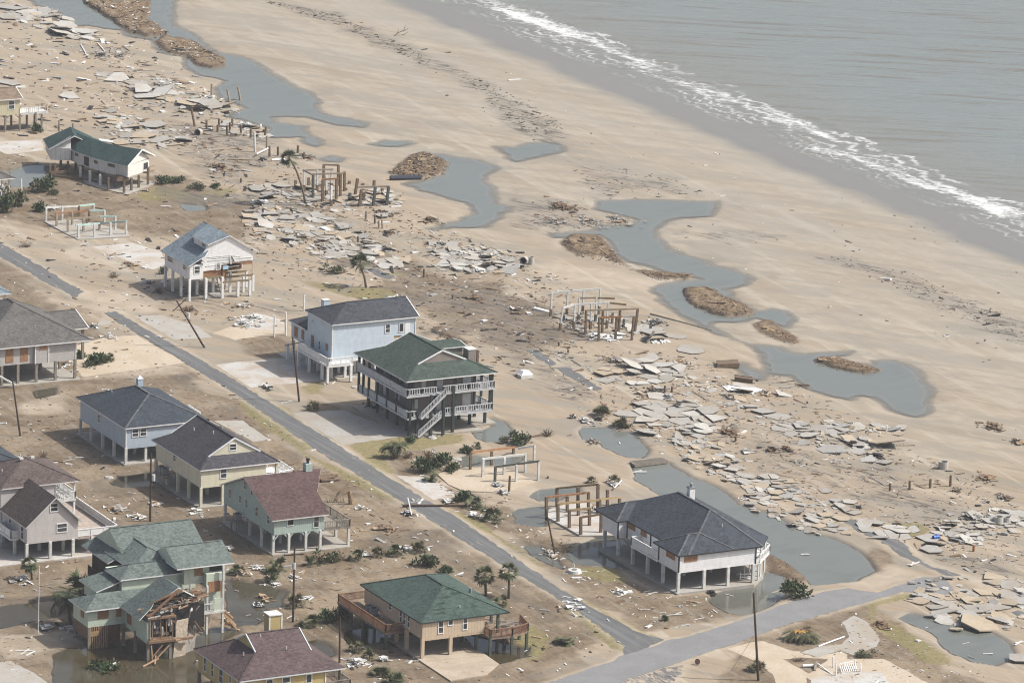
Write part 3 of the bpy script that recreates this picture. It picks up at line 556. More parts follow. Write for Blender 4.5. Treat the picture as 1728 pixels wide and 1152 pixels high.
def win(h, side, pos, a0, a1, z0, z1, kind='w', frame=None):
    """side F: wall facing -y at y=pos, a = x; side L: wall facing -x at x=pos, a = y"""
    if a0 > a1: a0, a1 = a1, a0
    if z0 > z1: z0, z1 = z1, z0
    def bx(m, s0, s1, t0, t1, d0, d1):
        if side == 'F': m.box(s0, s1, pos - d1, pos - d0, t0, t1)
        else: m.box(pos - d1, pos - d0, s0, s1, t0, t1)
        return m
    if kind == 'p':
        m = bx(MB(), a0, a1, z0, z1, -.02, .05); return m.build('plywood_board', PLY, h)
    if kind == 'd':
        m = bx(MB(), a0, a1, z0, z1, -.02, .04); return m.build('door', frame or WHITE, h)
    f = .11; m = MB()
    bx(m, a0 - f, a1 + f, z1, z1 + f, -.02, .06); bx(m, a0 - f, a1 + f, z0 - f, z0, -.02, .07); bx(m, a0 - f, a0, z0, z1, -.02, .06); bx(m, a1, a1 + f, z0, z1, -.02, .06)
    if kind == 'w' and z1 - z0 > .6: zm = (z0 + z1) / 2; bx(m, a0, a1, zm - .035, zm + .035, -.02, .05)
    o = m.build('window', frame or WHITE, h)
    p = bx(MB(), a0, a1, z0, z1, -.02, .02); p.build('pane', DARK if kind == 'o' else m_glass(), o)
    return o
def stilts(h, pts, z0, z1, mat, s=.34, name='stilt'):
    for q in pts:
        x, y = q[:2]; a = q[2] if len(q) > 2 else z0; b = q[3] if len(q) > 3 else z1
        MB().box(x - s / 2, x + s / 2, y - s / 2, y + s / 2, a, b).build(name, mat, h)
def beams(h, segs, mat, w=.16, d=.3, name='floor_beam'):
    m = MB()
    for a, b in segs: m.beam(a, b, w, d)
    return m.build(name, mat, h)
def deck(h, x0, x1, y0, y1, z, mat, poly=None, name='deck'):
    m = MB(); pts = poly or [(x0, y0), (x1, y0), (x1, y1), (x0, y1)]
    m.prism(pts, z - .28, z)
    return m.build(name, mat, h)
def railing(dk, path, z, mat, hgt=1.0, solid=False, gap=.32, post=1.9, name='railing', bw=.06):
    m = MB()
    for i in range(len(path) - 1):
        a, b = Vector((*path[i], z)), Vector((*path[i + 1], z)); L = (b - a).length; d = (b - a) / L
        m.beam(a + Vector((0, 0, hgt)), b + Vector((0, 0, hgt)), .14, .1); m.beam(a + Vector((0, 0, .12)), b + Vector((0, 0, .12)), .07, .09)
        k = max(1, round(L / post))
        for j in range(k + 1): q = a + d * L * j / k; m.beam(q, q + Vector((0, 0, hgt + .05)), .12)
        if solid: m.beam(a + Vector((0, 0, hgt * .54)), b + Vector((0, 0, hgt * .54)), .04, hgt * .8)
        else:
            n = int(L / gap)
            for j in range(1, n): q = a + d * L * j / n; m.beam(q + Vector((0, 0, .1)), q + Vector((0, 0, hgt)), bw)
    return m.build(name, mat, dk)
def rail_z(dk, a, b, mat, hgt=.95, gap=.28):
    a, b = Vector(a), Vector(b); m = MB(); m.beam(a + Vector((0, 0, hgt)), b + Vector((0, 0, hgt)), .1); m.beam(a + Vector((0, 0, .1)), b + Vector((0, 0, .1)), .08)
    n = int((b - a).length / gap)
    for j in range(n + 1): q = a + (b - a) * j / n; m.beam(q, q + Vector((0, 0, hgt)), .06)
    return m.build('stair_railing', mat, dk)
def slab(h, x0, x1, y0, y1, z=.08, mat=None, poly=None, th=.3):
    return MB().prism(poly or [(x0, y0), (x1, y0), (x1, y1), (x0, y1)], z - th, z).build('foundation_slab', mat or CONC, h)
def chimney(h, x, y, s, z0, z1, mat, cap=True, s2=None):
    s2 = s2 or s; o = MB().box(x - s / 2, x + s / 2, y - s2 / 2, y + s2 / 2, z0, z1).build('chimney', mat, h)
    if cap:
        m = MB(); m.box(x - s / 2 - .07, x + s / 2 + .07, y - s2 / 2 - .07, y + s2 / 2 + .07, z1, z1 + .1); m.cyl((x, y, z1 + .1), (x, y, z1 + .55), .2, .2); m.cyl((x, y, z1 + .55), (x, y, z1 + .75), .32, .05); m.build('chimney_cap', METAL, o)
    return o
def vents(roof, pts):
    for p in pts: MB().cyl(p, (p[0], p[1], p[2] + .45), .07, n=6).build('vent_pipe', OFFW, roof)
def ac_unit(h, x, y, z, s=.8):
    o = MB().box(x - s / 2, x + s / 2, y - s / 2, y + s / 2, z + .05, z + .95).build('air_conditioner', METAL, h)
    MB().cyl((x, y, z + .95), (x, y, z + .98), s * .4, n=12).build('fan_grille', DARK, o); return o

S_WHITE = m_siding('white_siding', (0.84, 0.84, 0.84)); S_BLUE = m_siding('pale_blue_siding', (0.56, 0.655, 0.74)); S_BGREY = m_siding('blue_grey_siding', (0.46, 0.53, 0.61)); S_CREAM = m_siding('cream_siding', (0.72, 0.68, 0.52))
S_GREEN = m_siding('seafoam_boards', (0.40, 0.49, 0.445), True, .3); S_LILAC = m_siding('lilac_grey_siding', (0.55, 0.52, 0.505)); S_BEIGE = m_siding('beige_boards', (0.56, 0.45, 0.33), True, .4); S_YEL = m_siding('yellow_siding', (0.52, 0.415, 0.19))
S_MINT = m_siding('mint_siding', (0.58, 0.655, 0.535)); S_GREY = m_siding('grey_siding', (0.49, 0.47, 0.455)); S_TAUPE = m_siding('taupe_boards', (0.285, 0.245, 0.22), True, .35); S_PALEY = m_siding('pale_yellow_boards', (0.56, 0.52, 0.36), True, .4); S_WARMW = m_siding('warm_white_boards', (0.72, 0.70, 0.66), True, .3)
R_SLATE = m_shingle('slate_shingles', (0.050, 0.058, 0.070)); R_SLATE2 = m_shingle('charcoal_blue_shingles', (0.046, 0.055, 0.068)); R_CHAR = m_shingle('charcoal_shingles', (0.062, 0.060, 0.068)); R_NAVY = m_shingle('dark_navy_shingles', (0.055, 0.060, 0.070))
R_GREEN = m_shingle('green_shingles', (0.058, 0.078, 0.066)); R_TEAL = m_shingle('teal_shingles', (0.058, 0.086, 0.074)); R_TEAL2 = m_shingle('dark_teal_shingles', (0.038, 0.066, 0.065)); R_BURG = m_shingle('burgundy_shingles', (0.092, 0.060, 0.058)); R_BROWN = m_shingle('brown_shingles', (0.100, 0.078, 0.072)); R_PLUM = m_shingle('plum_brown_shingles', (0.098, 0.070, 0.070))
CAPL = m_shingle('pale_hip_cap', (.115, .12, .125)); R_GG = m_shingle('grey_green_shingles', (0.118, 0.142, 0.132)); R_GREY = m_shingle('grey_shingles', (0.110, 0.105, 0.098)); R_LBLUE = m_shingle('light_blue_grey_shingles', (0.175, 0.215, 0.245))

# ------------------------------------------------------------------ the white house on the slab by the lagoon
h = thing('stilt_house', 'white sided house with slate hip roof standing on a slab over the lagoon', 'house', (-38.72, -121.25, 0))
slab(h, 0, 0, 0, 0, .12, CONC, [(-.5, -.65), (10.9, -.8), (14, 2.2), (15, 6), (15, 21), (-.3, 21)], 1.0)
walls(h, 0, 11.4, 0, 5.3, 2.6, 5.0, S_WHITE); walls(h, 1.35, 14.0, 7.6, 20.7, 2.6, 5.0, S_WHITE); walls(h, 2.8, 11.4, 5.3, 7.6, 2.6, 5.0, S_WHITE); walls(h, 0, 1.35, 16.4, 20.7, 2.75, 5.0, S_WHITE)
corner_boards(h, [(0, 0), (0, 16.4), (1.35, 16.3), (1.3, 9.9), (0, 5.3), (11.4, 0)], 2.6, 4.98, DARK, .16)
win(h, 'F', 0, .75, 2.7, 3.98, 4.9, 'p'); win(h, 'L', 0, 1.1, 3.35, 3.98, 4.84, 'p'); win(h, 'L', 1.35, 14.2, 16.3, 4.05, 4.9, 'p'); win(h, 'L', 1.35, 11.1, 12.7, 4.05, 4.85, 'p')
m = MB(); ev = [(1.2, -.35, 5), (12.2, -.35, 5), (15.0, 3.1, 5), (15.0, 22.6, 5), (1.2, 22.6, 5)]; a1, a2 = (8.3, 6.8, 8.4), (8.3, 15.5, 8.4)
m.poly([ev[0], ev[1], a1]); m.poly([ev[1], ev[2], a1]); m.poly([ev[2], ev[3], a2, a1]); m.poly([ev[3], ev[4], a2]); m.poly([ev[4], ev[0], a1, a2])
for k in range(5): q0, q1 = ev[k], ev[(k + 1) % 5]; m.poly([q0, q1, (q1[0], q1[1], 4.84), (q0[0], q0[1], 4.84)], 1)
m.poly([(x, y, 4.84) for x, y, z in ev], 1); r = m.build('roof', [R_SLATE, DARK], h)
m = MB(); u = lambda q: (q[0], q[1], q[2] + .02); m.beam(u(ev[0]), u(a1), .28, .06); m.beam(u(ev[1]), u(a1), .28, .06); m.beam(u(a1), u(a2), .3, .06); m.beam(u(ev[2]), u(a1), .2, .06); m.build('ridge_cap', CAPL, r)
roof_hip(h, -.3, 8, -.3, 6.5, 5.02, .48, 'x', sh=R_SLATE, trim=DARK, cap=CAPL); roof_hip(h, -.3, 8, 16.2, 22.55, 5.02, .48, 'x', sh=R_SLATE, trim=DARK, cap=CAPL)
vents(r, [(8.3, 3.6, 6.9)]); chimney(h, 9.5, 14.2, .8, 7.4, 9.2, WHITE)
d = deck(h, -.3, 2.8, 5.2, 12.4, 2.95, WHITE); railing(d, [(1.3, 12.3), (-.2, 12.3), (-.2, 5.3)], 2.95, WHITE, 1.1, True)
stilts(h, [(0, 0), (.1, 4.2), (.2, 8.5), (.3, 12.7), (.4, 16.9), (.5, 20.8), (3.8, 0), (7.35, 0), (11.1, 0), (4.2, 6), (8.2, 6), (4.2, 12), (8.2, 12), (12, 12), (4.2, 18), (8.2, 18), (12, 18), (14.4, 20.5)], .1, 2.65, OFFW, .38)
d = deck(h, 0, 0, 0, 0, 2.7, WHITE, [(11.4, .2), (12.2, .2), (15.6, 3.6), (15.6, 12), (14.4, 12), (11.4, 12)]); railing(d, [(12.2, .2), (15.6, 3.6), (15.6, 9)], 2.7, WHITE, 1.0)
stilts(h, [(13.4, 2.0, .1, 5), (14.9, 3.6, .1, 5), (12.2, .5, .1, 2.5)], .1, 5.0, WHITE, .2, 'porch_post')
m = MB()
for a, b in (((11, 2, .15), (11, 2, 2.5)), ((12.2, 1.6, .15), (11.6, 1.5, 2.4)), ((10.2, 1.5, .9), (11.6, 1.2, .9)), ((10.2, 1.5, .5), (11.6, 1.2, .5)), ((10.1, 1.5, .15), (10.1, 1.5, 1.1)), ((12.4, 3, .15), (12.2, 3, 2.4))): m.beam(a, b, .12)
m.beam((10.2, 1.5, .2), (12.4, 1.5, .2), .1).beam((12.2, 1.5, .2), (12.4, 3, .2), .1); m.build('broken_stair', WHITE, h)

# ------------------------------------------------------------------ blue-grey house with a dark hip roof
h = thing('stilt_house', 'blue grey house with square charcoal hip roof and a small chimney on its peak', 'house', (-81.38, -41.02, 0))
slab(h, -.4, 12.8, -.5, 17, .07, CONC)
walls(h, 0, 12, 0, 16.2, 2.15, 5.15, S_BGREY); corner_boards(h, [(0, 0)], 2.15, 5.1)
win(h, 'F', 0, .95, 1.8, 3.85, 4.8); win(h, 'F', 0, 2.15, 3.0, 3.85, 4.8); win(h, 'L', 0, 9.1, 9.9, 3.5, 4.6)
r = roof_hip(h, -.3, 12.5, -.3, 17.2, 5.2, .43, sh=R_SLATE2, cap=CAPL); vents(r, [(3.2, 12.6, 6.75)])
o = chimney(h, 6.9, 11.4, .75, 7.6, 8.75, S_BGREY, False); MB().hexa([(6.45, 10.95, 8.75), (7.35, 10.95, 8.75), (7.35, 11.85, 8.75), (6.45, 11.85, 8.75)], [(6.85, 11.35, 9.15), (6.95, 11.35, 9.15), (6.95, 11.45, 9.15), (6.85, 11.45, 9.15)]).build('chimney_cap', WHITE, o)
d = deck(h, 12, 15.4, 6.5, 13.5, 2.5, WHITE); railing(d, [(15.3, 13.3), (15.3, 9.2)], 2.5, WHITE, 1.05)
stilts(h, [(0, 0), (0, 4.1), (0, 8.1), (0, 12.2), (0, 16.1), (3.1, .3), (6.5, .3), (10, .3), (3.1, 4.1), (6.5, 4.1), (3.1, 8.1), (6.5, 8.1), (3.1, 12.2), (6.5, 16), (10, 8.1), (15, 13), (15, 9)], -.1, 2.3, OFFW, .36)

# ------------------------------------------------------------------ cream house
h = thing('stilt_house', 'cream house with charcoal roof whose front gablet holds a small white window', 'house', (-80.2, -63.73, 0))
slab(h, -.5, 10, -.6, 15.5, .07, CONC)
walls(h, 0, 9.6, 0, 15, 2.6, 5.1, S_CREAM)
win(h, 'F', 0, 2.9, 3.7, 3.75, 4.95); win(h, 'L', 0, 8.4, 9.2, 4.1, 4.85)
r = roof_hip(h, -.3, 11.6, -.3, 16.1, 5.2, .58, g=2.1, gb=2.1, sh=R_CHAR, gw=S_CREAM); vents(r, [(3.6, 10.6, 7.5), (4.6, 6.4, 8.0)])
win(r, 'F', 1.8, 5.0, 5.9, 6.95, 7.75)
m = MB(); m.box(5.6, 6.1, 7, 7.4, 8.55, 8.75); m.box(5.7, 6.2, 11.2, 11.7, 8.5, 8.7); m.build('ridge_vent', DARK, r)
d = deck(h, 9.6, 14.4, .6, 6.4, 2.5, WHITE); railing(d, [(9.6, .7), (14.3, 1.2), (14.3, 6.2)], 2.5, WHITE, .95)
stilts(h, [(0, 0), (.1, 4.2), (0, 7.6), (0, 11.2), (0, 15), (3.2, 0), (6.4, 0), (9.6, 0), (3.2, 5), (6.4, 5), (3.2, 10), (6.4, 10), (3.2, 15), (14.2, 1.2), (14.2, 6), (11.3, .3, .0, 5.1)], -.1, 2.7, m_plain('cream_paint', (.6, .57, .45), .2), .36)
d = deck(h, -1.3, 0, 9.4, 12.6, 1.75, PILEG); ac_unit(h, -.7, 11.6, 1.75); ac_unit(h, -.7, 10.5, 1.75)

# ------------------------------------------------------------------ the big three-storey house
h = thing('stilt_house', 'tall taupe house with green roof, two storeys of white balconies and outside stairs', 'house', (-38.4, -42.15, 0))
slab(h, -.6, 11.5, -.8, 17.2, .06, CONC); slab(h, 0, 0, 0, 0, .1, CONC, [(11.5, 1.7), (14.9, 1.7), (14.9, 17), (11.5, 17)], .35)
walls(h, 1.8, 11.4, 2, 14.6, 2.75, 8.1, S_TAUPE)
for x0, x1, z0, z1, k in ((1.6 + .3, 2.4, 3.3, 4.7, 'd'), (2.9, 3.6, 6.2, 7.45, 'd'), (5.3, 6.3, 5.9, 7.5, 'd'), (9.5, 10.8, 6.1, 7.5, 'd'), (9.5, 10.8, 3.1, 4.8, 'd'), (5.1, 6.1, 2.8, 4.5, 'd')): win(h, 'F', 2, x0, x1, z0, z1, k)
for y0, y1, z0, z1, k in ((8, 6.6, 3.3, 4.25, 'd'), (14.3, 13.6, 2.8, 4.2, 'd'), (11.9, 11, 2.9, 4.3, 'd'), (7.3, 6.8, 5.9, 6.7, 'd'), (14.2, 13.5, 5.85, 6.7, 'd'), (12, 11.2, 5.9, 6.8, 'd'), (9.8, 9.2, 6, 7.0, 'o'), (5.4, 4.2, 5.85, 6.9, 'd')): win(h, 'L', 1.8, y0, y1, z0, z1, k)
rr = roof_hip(h, -.75, 13.75, -.5, 16.8, 8.2, .43, g=3.4, gb=3.4, sh=R_GREEN, gw=S_TAUPE)
win(rr, 'F', 2.95, 5.65, 6.5, 9.95, 10.75, 'd')
LB = m_plain('balcony_white', (0.50, 0.51, 0.52), .2, .6)
for z, path, cut in ((2.75, [(-.3, 15.9), (-.3, -.35), (13.1, -.35), (13.1, 9)], 0), (6.0, [(-.5, 15.9), (-.5, -.35), (13.3, -.35), (13.3, 9)], 1)):
    x0 = path[1][0]; x1 = path[2][0]
    d = deck(h, 0, 0, 0, 0, z, LB, [(x0 - .1, -.45), (x1 + .1, -.45), (x1 + .1, 14.6), (11.4, 14.6), (11.4, 2), (1.8, 2), (1.8, 15.9), (x0 - .1, 15.9)])
    railing(d, [(x0, 15.9), (x0, -.35)], z, LB, .95, True)
    railing(d, [(x0, -.35), ((4.1 if cut else 1.1), -.35)], z, LB, .95, False, .36, bw=.12); railing(d, [(5.2, -.35), (x1, -.35), (x1, 6)], z, LB, .95, False, .36, bw=.12)
for z0, z1, x0, x1 in ((.1, 2.75, .9, 4.4), (2.75, 6.0, 1.3, 5.1)):
    s_ = MB()
    for k in range(9): f = (k + .5) / 9; s_.box(x0 + (x1 - x0) * f - .2, x0 + (x1 - x0) * f + .2, -1.35, -.5, z0 + (z1 - z0) * f - .03, z0 + (z1 - z0) * f + .03)
    s_.beam((x0, -1.4, z0), (x1, -1.4, z1), .08, .3); s_.beam((x0, -.48, z0), (x1, -.48, z1), .08, .3); so_ = s_.build('stairs', LB, h)
    rail_z(so_, (x0, -1.42, z0), (x1, -1.42, z1), LB)
stilts(h, [(0, -.3, 0, 3.7), (1.2, -.3, 0, 3.8), (3, -1.0, 0, 6), (5, -1.0, 0, 7.0), (6.8, -.4, 0, 6.9), (13.3, 2.2, 0, 2.6), (10.9, 2.3), (13.4, 5.7), (10.7, 5.3), (1, 2.5), (1.1, 5.7), (1.2, 9.2), (1.4, 12.9), (1.6, 16.2), (6, 5), (6, 9), (6, 13), (10.8, 9), (10.8, 13)], 0, 2.6, DARKP, .36)
stilts(h, [(x, y, 2.7, 8.2) for x, y in ((.6, .1), (4.2, .1), (7.3, .1), (10.4, .1), (12.9, .1), (13.2, .1), (-.3, 3.3), (-.3, 6.4), (-.3, 9.6), (-.3, 12.4), (-.3, 14.2), (-.3, 15.7), (13.2, 3.4), (13.2, 6.5))], 0, 1, DARKP, .3, 'balcony_post')
m = MB()
for p_, q_ in (((13.3, 2.2, 1.6), (12.2, 2.2, 2.5)), ((10.9, 2.3, 1.6), (12, 2.3, 2.5)), ((13.3, 2.2, 1.6), (13.3, 3.3, 2.5))): m.beam(p_, q_, .22)
m.build('knee_brace', DARKP, h)
dm = MB(); dm.box(8.2, 11.6, 6.5, 10.2, 8.6, 10.6); do = dm.build('dormer', S_TAUPE, rr); roof_hip(do, 7.4, 12.0, 6.2, 10.6, 10.6, .12, 'x', 0, 0, R_GREEN, name='dormer_roof', seam=False)
chimney(h, 12.0, 5.0, 1.25, 8.6, 10.5, S_TAUPE, False, 1.7); MB().box(11.3, 12.7, 4.1, 5.9, 10.5, 10.62).build('chimney_cap', OFFW, h); MB().box(13.0, 13.3, 4.6, 5.2, 8.3, 10.2).build('flue', PILE, h)
m = MB(); m.cyl((12.4, 1, 2.9), (12.9, 1, 2.9), .25); m.box(11.4, 12, .8, 1.3, 2.8, 3.5); m.box(6.4, 6.9, .7, 1.2, 2.8, 3.5); m.build('balcony_clutter', DARK, h)

# ------------------------------------------------------------------ pale blue two-storey house
h = thing('stilt_house', 'pale blue two storey house with charcoal roof and a white wrap-around deck', 'house', (-35.2, -10.1, 0))
slab(h, -1.4, 13.5, -.6, 16, .08, CONCW)
walls(h, 0, 10.1, 0, 8.5, 2.7, 8.25, S_BLUE); walls(h, 10.1, 13.6, 0, 8.5, 5.6, 8.25, S_BLUE); walls(h, .0, 13, 8.5, 14.1, 2.9, 5.5, S_BLUE)
corner_boards(h, [(0, 0), (13.6, 0)], 5.6, 8.2); corner_boards(h, [(0, .001)], 2.7, 5.6)
win(h, 'F', 0, 8.7, 9.35, 6.25, 7.45); win(h, 'F', 0, 10.95, 11.6, 6.2, 7.4, 'o'); win(h, 'F', 0, 11.9, 12.7, 5.75, 7.5, 'd')
win(h, 'L', 0, 7.1, 6.2, 3.2, 5.0, 'p'); win(h, 'L', 0, 4.5, 4.05, 3.4, 4.7, 'w'); win(h, 'L', 0, 2.1, 1.35, 3.9, 4.95, 'p'); win(h, 'L', 0, 7.05, 6.75, 6.95, 7.4); win(h, 'L', 0, 13, 11.9, 3.3, 4.9, 'p'); win(h, 'L', 0, 10.5, 9.6, 3.5, 5.0, 'p')
roof_hip(h, -.3, 14, -.35, 9.0, 8.3, .42, 'x', 99, 0, R_NAVY, gw=S_BLUE); roof_hip(h, -.35, 13.5, 8.4, 20, 5.5, .47, 'y', 99, 99, R_NAVY) if False else None
m = MB(); pA = [(-.35, 8.55, 5.5), (-.35, 14.5, 5.5), (13.4, 14.5, 5.5)]; m.poly([(-.35, 8.55, 5.5), (-.35, 14.5, 5.5), (5.4, 8.55, 8.1)]); m.poly([(-.35, 14.5, 5.5), (13.4, 14.5, 5.5), (13.4, 8.55, 8.1), (5.4, 8.55, 8.1)]); m.poly([(13.4, 14.5, 5.5), (13.4, 8.55, 5.5), (13.4, 8.55, 8.1)], 1); m.poly([(-.35, 8.55, 5.3), (-.35, 14.5, 5.3), (13.4, 14.5, 5.3), (13.4, 8.55, 5.3)], 1)
m.poly([(-.35, 8.55, 5.5), (-.35, 14.5, 5.5), (-.35, 14.5, 5.3), (-.35, 8.55, 5.3)], 1); m.poly([(-.35, 14.5, 5.5), (13.4, 14.5, 5.5), (13.4, 14.5, 5.3), (-.35, 14.5, 5.3)], 1); m.build('porch_roof', [R_NAVY, WHITE], h)
chimney(h, 3.3, 9.4, 1.0, 6.6, 9.45, S_BLUE, False); MB().box(2.75, 3.85, 8.85, 9.95, 9.45, 9.55).build('chimney_cap', OFFW, h)
d = deck(h, 0, 0, 0, 0, 2.65, WHITE, [(-1.7, -2.2), (2.5, -2.2), (2.5, 0), (0, 0), (0, 8.2), (-1.7, 8.2)]); railing(d, [(-1.65, 8.1), (-1.65, -2.15)], 2.65, WHITE, 1.1, True); railing(d, [(-1.65, -2.15), (2.4, -2.15)], 2.65, WHITE, 1.1, False, .2)
d = deck(h, 9.8, 13.6, .1, 8.4, 5.55, TIMB, name='torn_floor')
beams(h, [((0, 0, 2.55), (10, 0, 2.55)), ((10.1, 0, 2.9), (10.1, 8, 2.9))], WHITE)
stilts(h, [(-1.6, -2, 0, 3.8), (2.1, -2.2), (0, .1), (2.2, 0), (-1.5, 4.5), (-1.5, 8.2), (-1.5, 12.1), (4.7, -.1), (2.3, 2.4), (4.8, 2.2), (-1.5, .1), (0, 4.6), (.1, 8.6), (1.3, 8.5), (4.6, 3.8), (2.2, 6), (7.2, .1), (7.2, 4), (9.8, .1), (9.8, 4), (4.8, 8.5), (7.3, 8.5), (.1, 13.5), (4.8, 13.5)], 0, 2.5, WHITE, .36)

# ------------------------------------------------------------------ seafoam house with burgundy roof
h = thing('stilt_house', 'seafoam green house with steep burgundy roof, tall chimney and grey side deck', 'house', (-80.2, -87.1, 0))
slab(h, -.3, 11, -.5, 16, .05, CONC)
m = MB(); prof = [(0, 2.6), (15.9, 2.6), (15.9, 5.15), (8.7, 8.0), (0, 4.75)]
m.hexa([(0, y, z) for y, z in prof], [(7.2, y, z) for y, z in prof]); m.build('wall', S_GREEN, h)
m = MB(); A_ = [(-.45, -.4, 4.75), (7.75, -.4, 4.75), (8.15, 4.2, 6.5), (10.8, 8.8, 8.2), (-.45, 8.8, 8.2)]; B_ = [(-.45, 8.8, 8.2), (10.8, 8.8, 8.2), (8.15, 12.8, 6.6), (7.75, 16.4, 5.1), (-.45, 16.4, 5.1)]
for q in (A_, B_): m.hexa([(x, y, z - .16) for x, y, z in q], q)
m.m = [1] * len(m.m); 
for k in (1, 1 + 7): m.m[k] = 0
r = m.build('roof', [R_BURG, OFFW], h)
chimney(h, 8.9, 8.9, .95, 7.2, 9.1, S_GREEN, False); m = MB(); m.cyl((8.9, 8.9, 9.1), (8.9, 8.9, 9.7), .2); m.cyl((8.9, 8.9, 9.55), (8.9, 8.9, 9.75), .3, .3); m.build('chimney_cap', DARK, h)
for y0, y1, z0, z1 in ((14.35, 13.65, 3.9, 5.05), (9.65, 8.9, 6.45, 7.4), (7.3, 6.75, 6.15, 7.3), (10.95, 10.35, 4.15, 5.05), (8.95, 8.35, 4.0, 5.05), (5.75, 5.05, 3.75, 4.95), (2.05, 1.4, 3.75, 4.9)): win(h, 'L', 0, y0, y1, z0, z1, 'w', OFFW)
win(h, 'F', 0, 1.95, 2.75, 3.75, 4.6, 'o', OFFW); win(h, 'F', 0, 5.75, 6.4, 3.1, 4.6, 'w', OFFW)
d = deck(h, 7.2, 11.2, .2, 10, 2.6, PILEG); railing(d, [(7.3, .25), (11.1, .25), (11.1, 10)], 2.6, PILEG, .95, False, .25)
stilts(h, [(0, .2), (2.1, -.1), (4.6, 0), (6.7, 0), (11, .4), (11.1, 4.4), (0, 3.8), (.6, 8.8), (0, 11.6), (0, 15.4), (2.9, 4.2), (5.9, 4.3), (3, 9), (6.5, 9), (3, 15), (6.5, 15), (11, 9.8)], -.1, 2.6, OFFW, .32)
m = MB()
for x, y, a, b in ((0, 0, .6, 0), (0, 0, 0, .6), (2.1, 0, .6, 0), (2.1, 0, -.6, 0), (4.6, 0, .6, 0), (4.6, 0, -.6, 0), (6.7, 0, -.6, 0), (0, 3.8, 0, .6), (0, 3.8, 0, -.6)): m.beam((x, y, 1.95), (x + a, y + b, 2.6), .18)
m.build('knee_brace', S_GREEN, h); d = deck(h, -1.4, 0, 9, 11, 1.95, PILEG); ac_unit(h, -.7, 10, 1.95, .9); stilts(h, [(-1.2, 9.2), (-1.2, 10.8)], 0, 1.8, PILEG, .14)

# ------------------------------------------------------------------ lilac grey house with its long deck
h = thing('stilt_house', 'lilac grey house with brown roof, steep front gable and long white railed deck', 'house', (-111.3, -78.3, 0))
slab(h, -8, 13, -.8, 22, .06, CONCW)
m = MB(); prof = [(0, 2.3), (7.15, 2.3), (7.15, 4.9), (3.85, 8.2), (0, 4.75)]; m.hexa([(x, 0, z) for x, z in prof], [(x, 9, z) for x, z in prof]); m.build('wall', S_LILAC, h)
walls(h, -.2, 7.3, 8.6, 19, 2.3, 7.4, S_LILAC)
m = MB(); A_ = [(-.35, -.4, 4.65), (3.85, -.4, 8.35), (3.85, 9, 8.35), (-.35, 9, 4.65)]; B_ = [(3.85, -.4, 8.35), (7.5, -.4, 4.75), (7.5, 9, 4.75), (3.85, 9, 8.35)]
for q in (A_, B_): m.hexa([(x, y, z - .18) for x, y, z in q], q)
m.m = [1] * len(m.m); m.m[1] = 0; m.m[7] = 0; m.build('roof', [R_BROWN, OFFW], h)
r = roof_hip(h, -.3, 10.9, 8.3, 19.6, 7.5, .40, sh=R_BROWN, trim=OFFW); vents(r, [(1.8, 13.2, 8.2), (5.0, 14.8, 9.6)])
MB().box(4.4, 4.9, 13.4, 13.8, 9.6, 9.85).build('ridge_vent', OFFW, r); MB().box(6, 6.5, 13.4, 13.8, 9.6, 9.85).build('ridge_vent', OFFW, r)
win(h, 'F', 0, 4.2, 5.5, 3.5, 4.55, 'w'); win(h, 'F', 0, 3.25, 4.2, 6.4, 7.4, 'w'); win(h, 'L', 0, 6.2, 5.4, 3.6, 4.6); win(h, 'L', 0, 2.05, 1.1, 2.6, 4.5, 'w')
d = deck(h, 7.15, 12.9, .2, 21, 2.4, m_wood('pale_deck', (.42, .35, .30))); railing(d, [(7.2, .25), (12.8, .25), (12.8, 21)], 2.4, WHITE, 1.0, True)
d2 = deck(h, 7.3, 10.6, 9, 19, 4.9, OFFW); railing(d2, [(7.4, 9.1), (10.5, 9.1), (10.5, 19)], 4.9, WHITE, 1.0, False, .25); stilts(h, [(10.4, 9.2), (10.4, 14), (7.7, 9.3)], 2.4, 7.5, WHITE, .24, 'porch_post')
d = deck(h, -1.1, 0, 2.9, 7.4, 2.35, WHITE); railing(d, [(0, 7.3), (-1.05, 7.3), (-1.05, 2.95), (0, 2.95)], 2.35, WHITE, 1.0, True)
stilts(h, [(0, .1), (3.2, -.1), (6.4, -.1), (9.2, .3), (12.5, .3), (-.3, 3.5), (3.3, 3.9), (6.2, 2.8), (.3, 9), (-1, 7), (9.3, 6), (12.5, 6), (12.5, 12), (3.3, 9), (6.4, 9)], 0, 2.35, OFFW, .36)

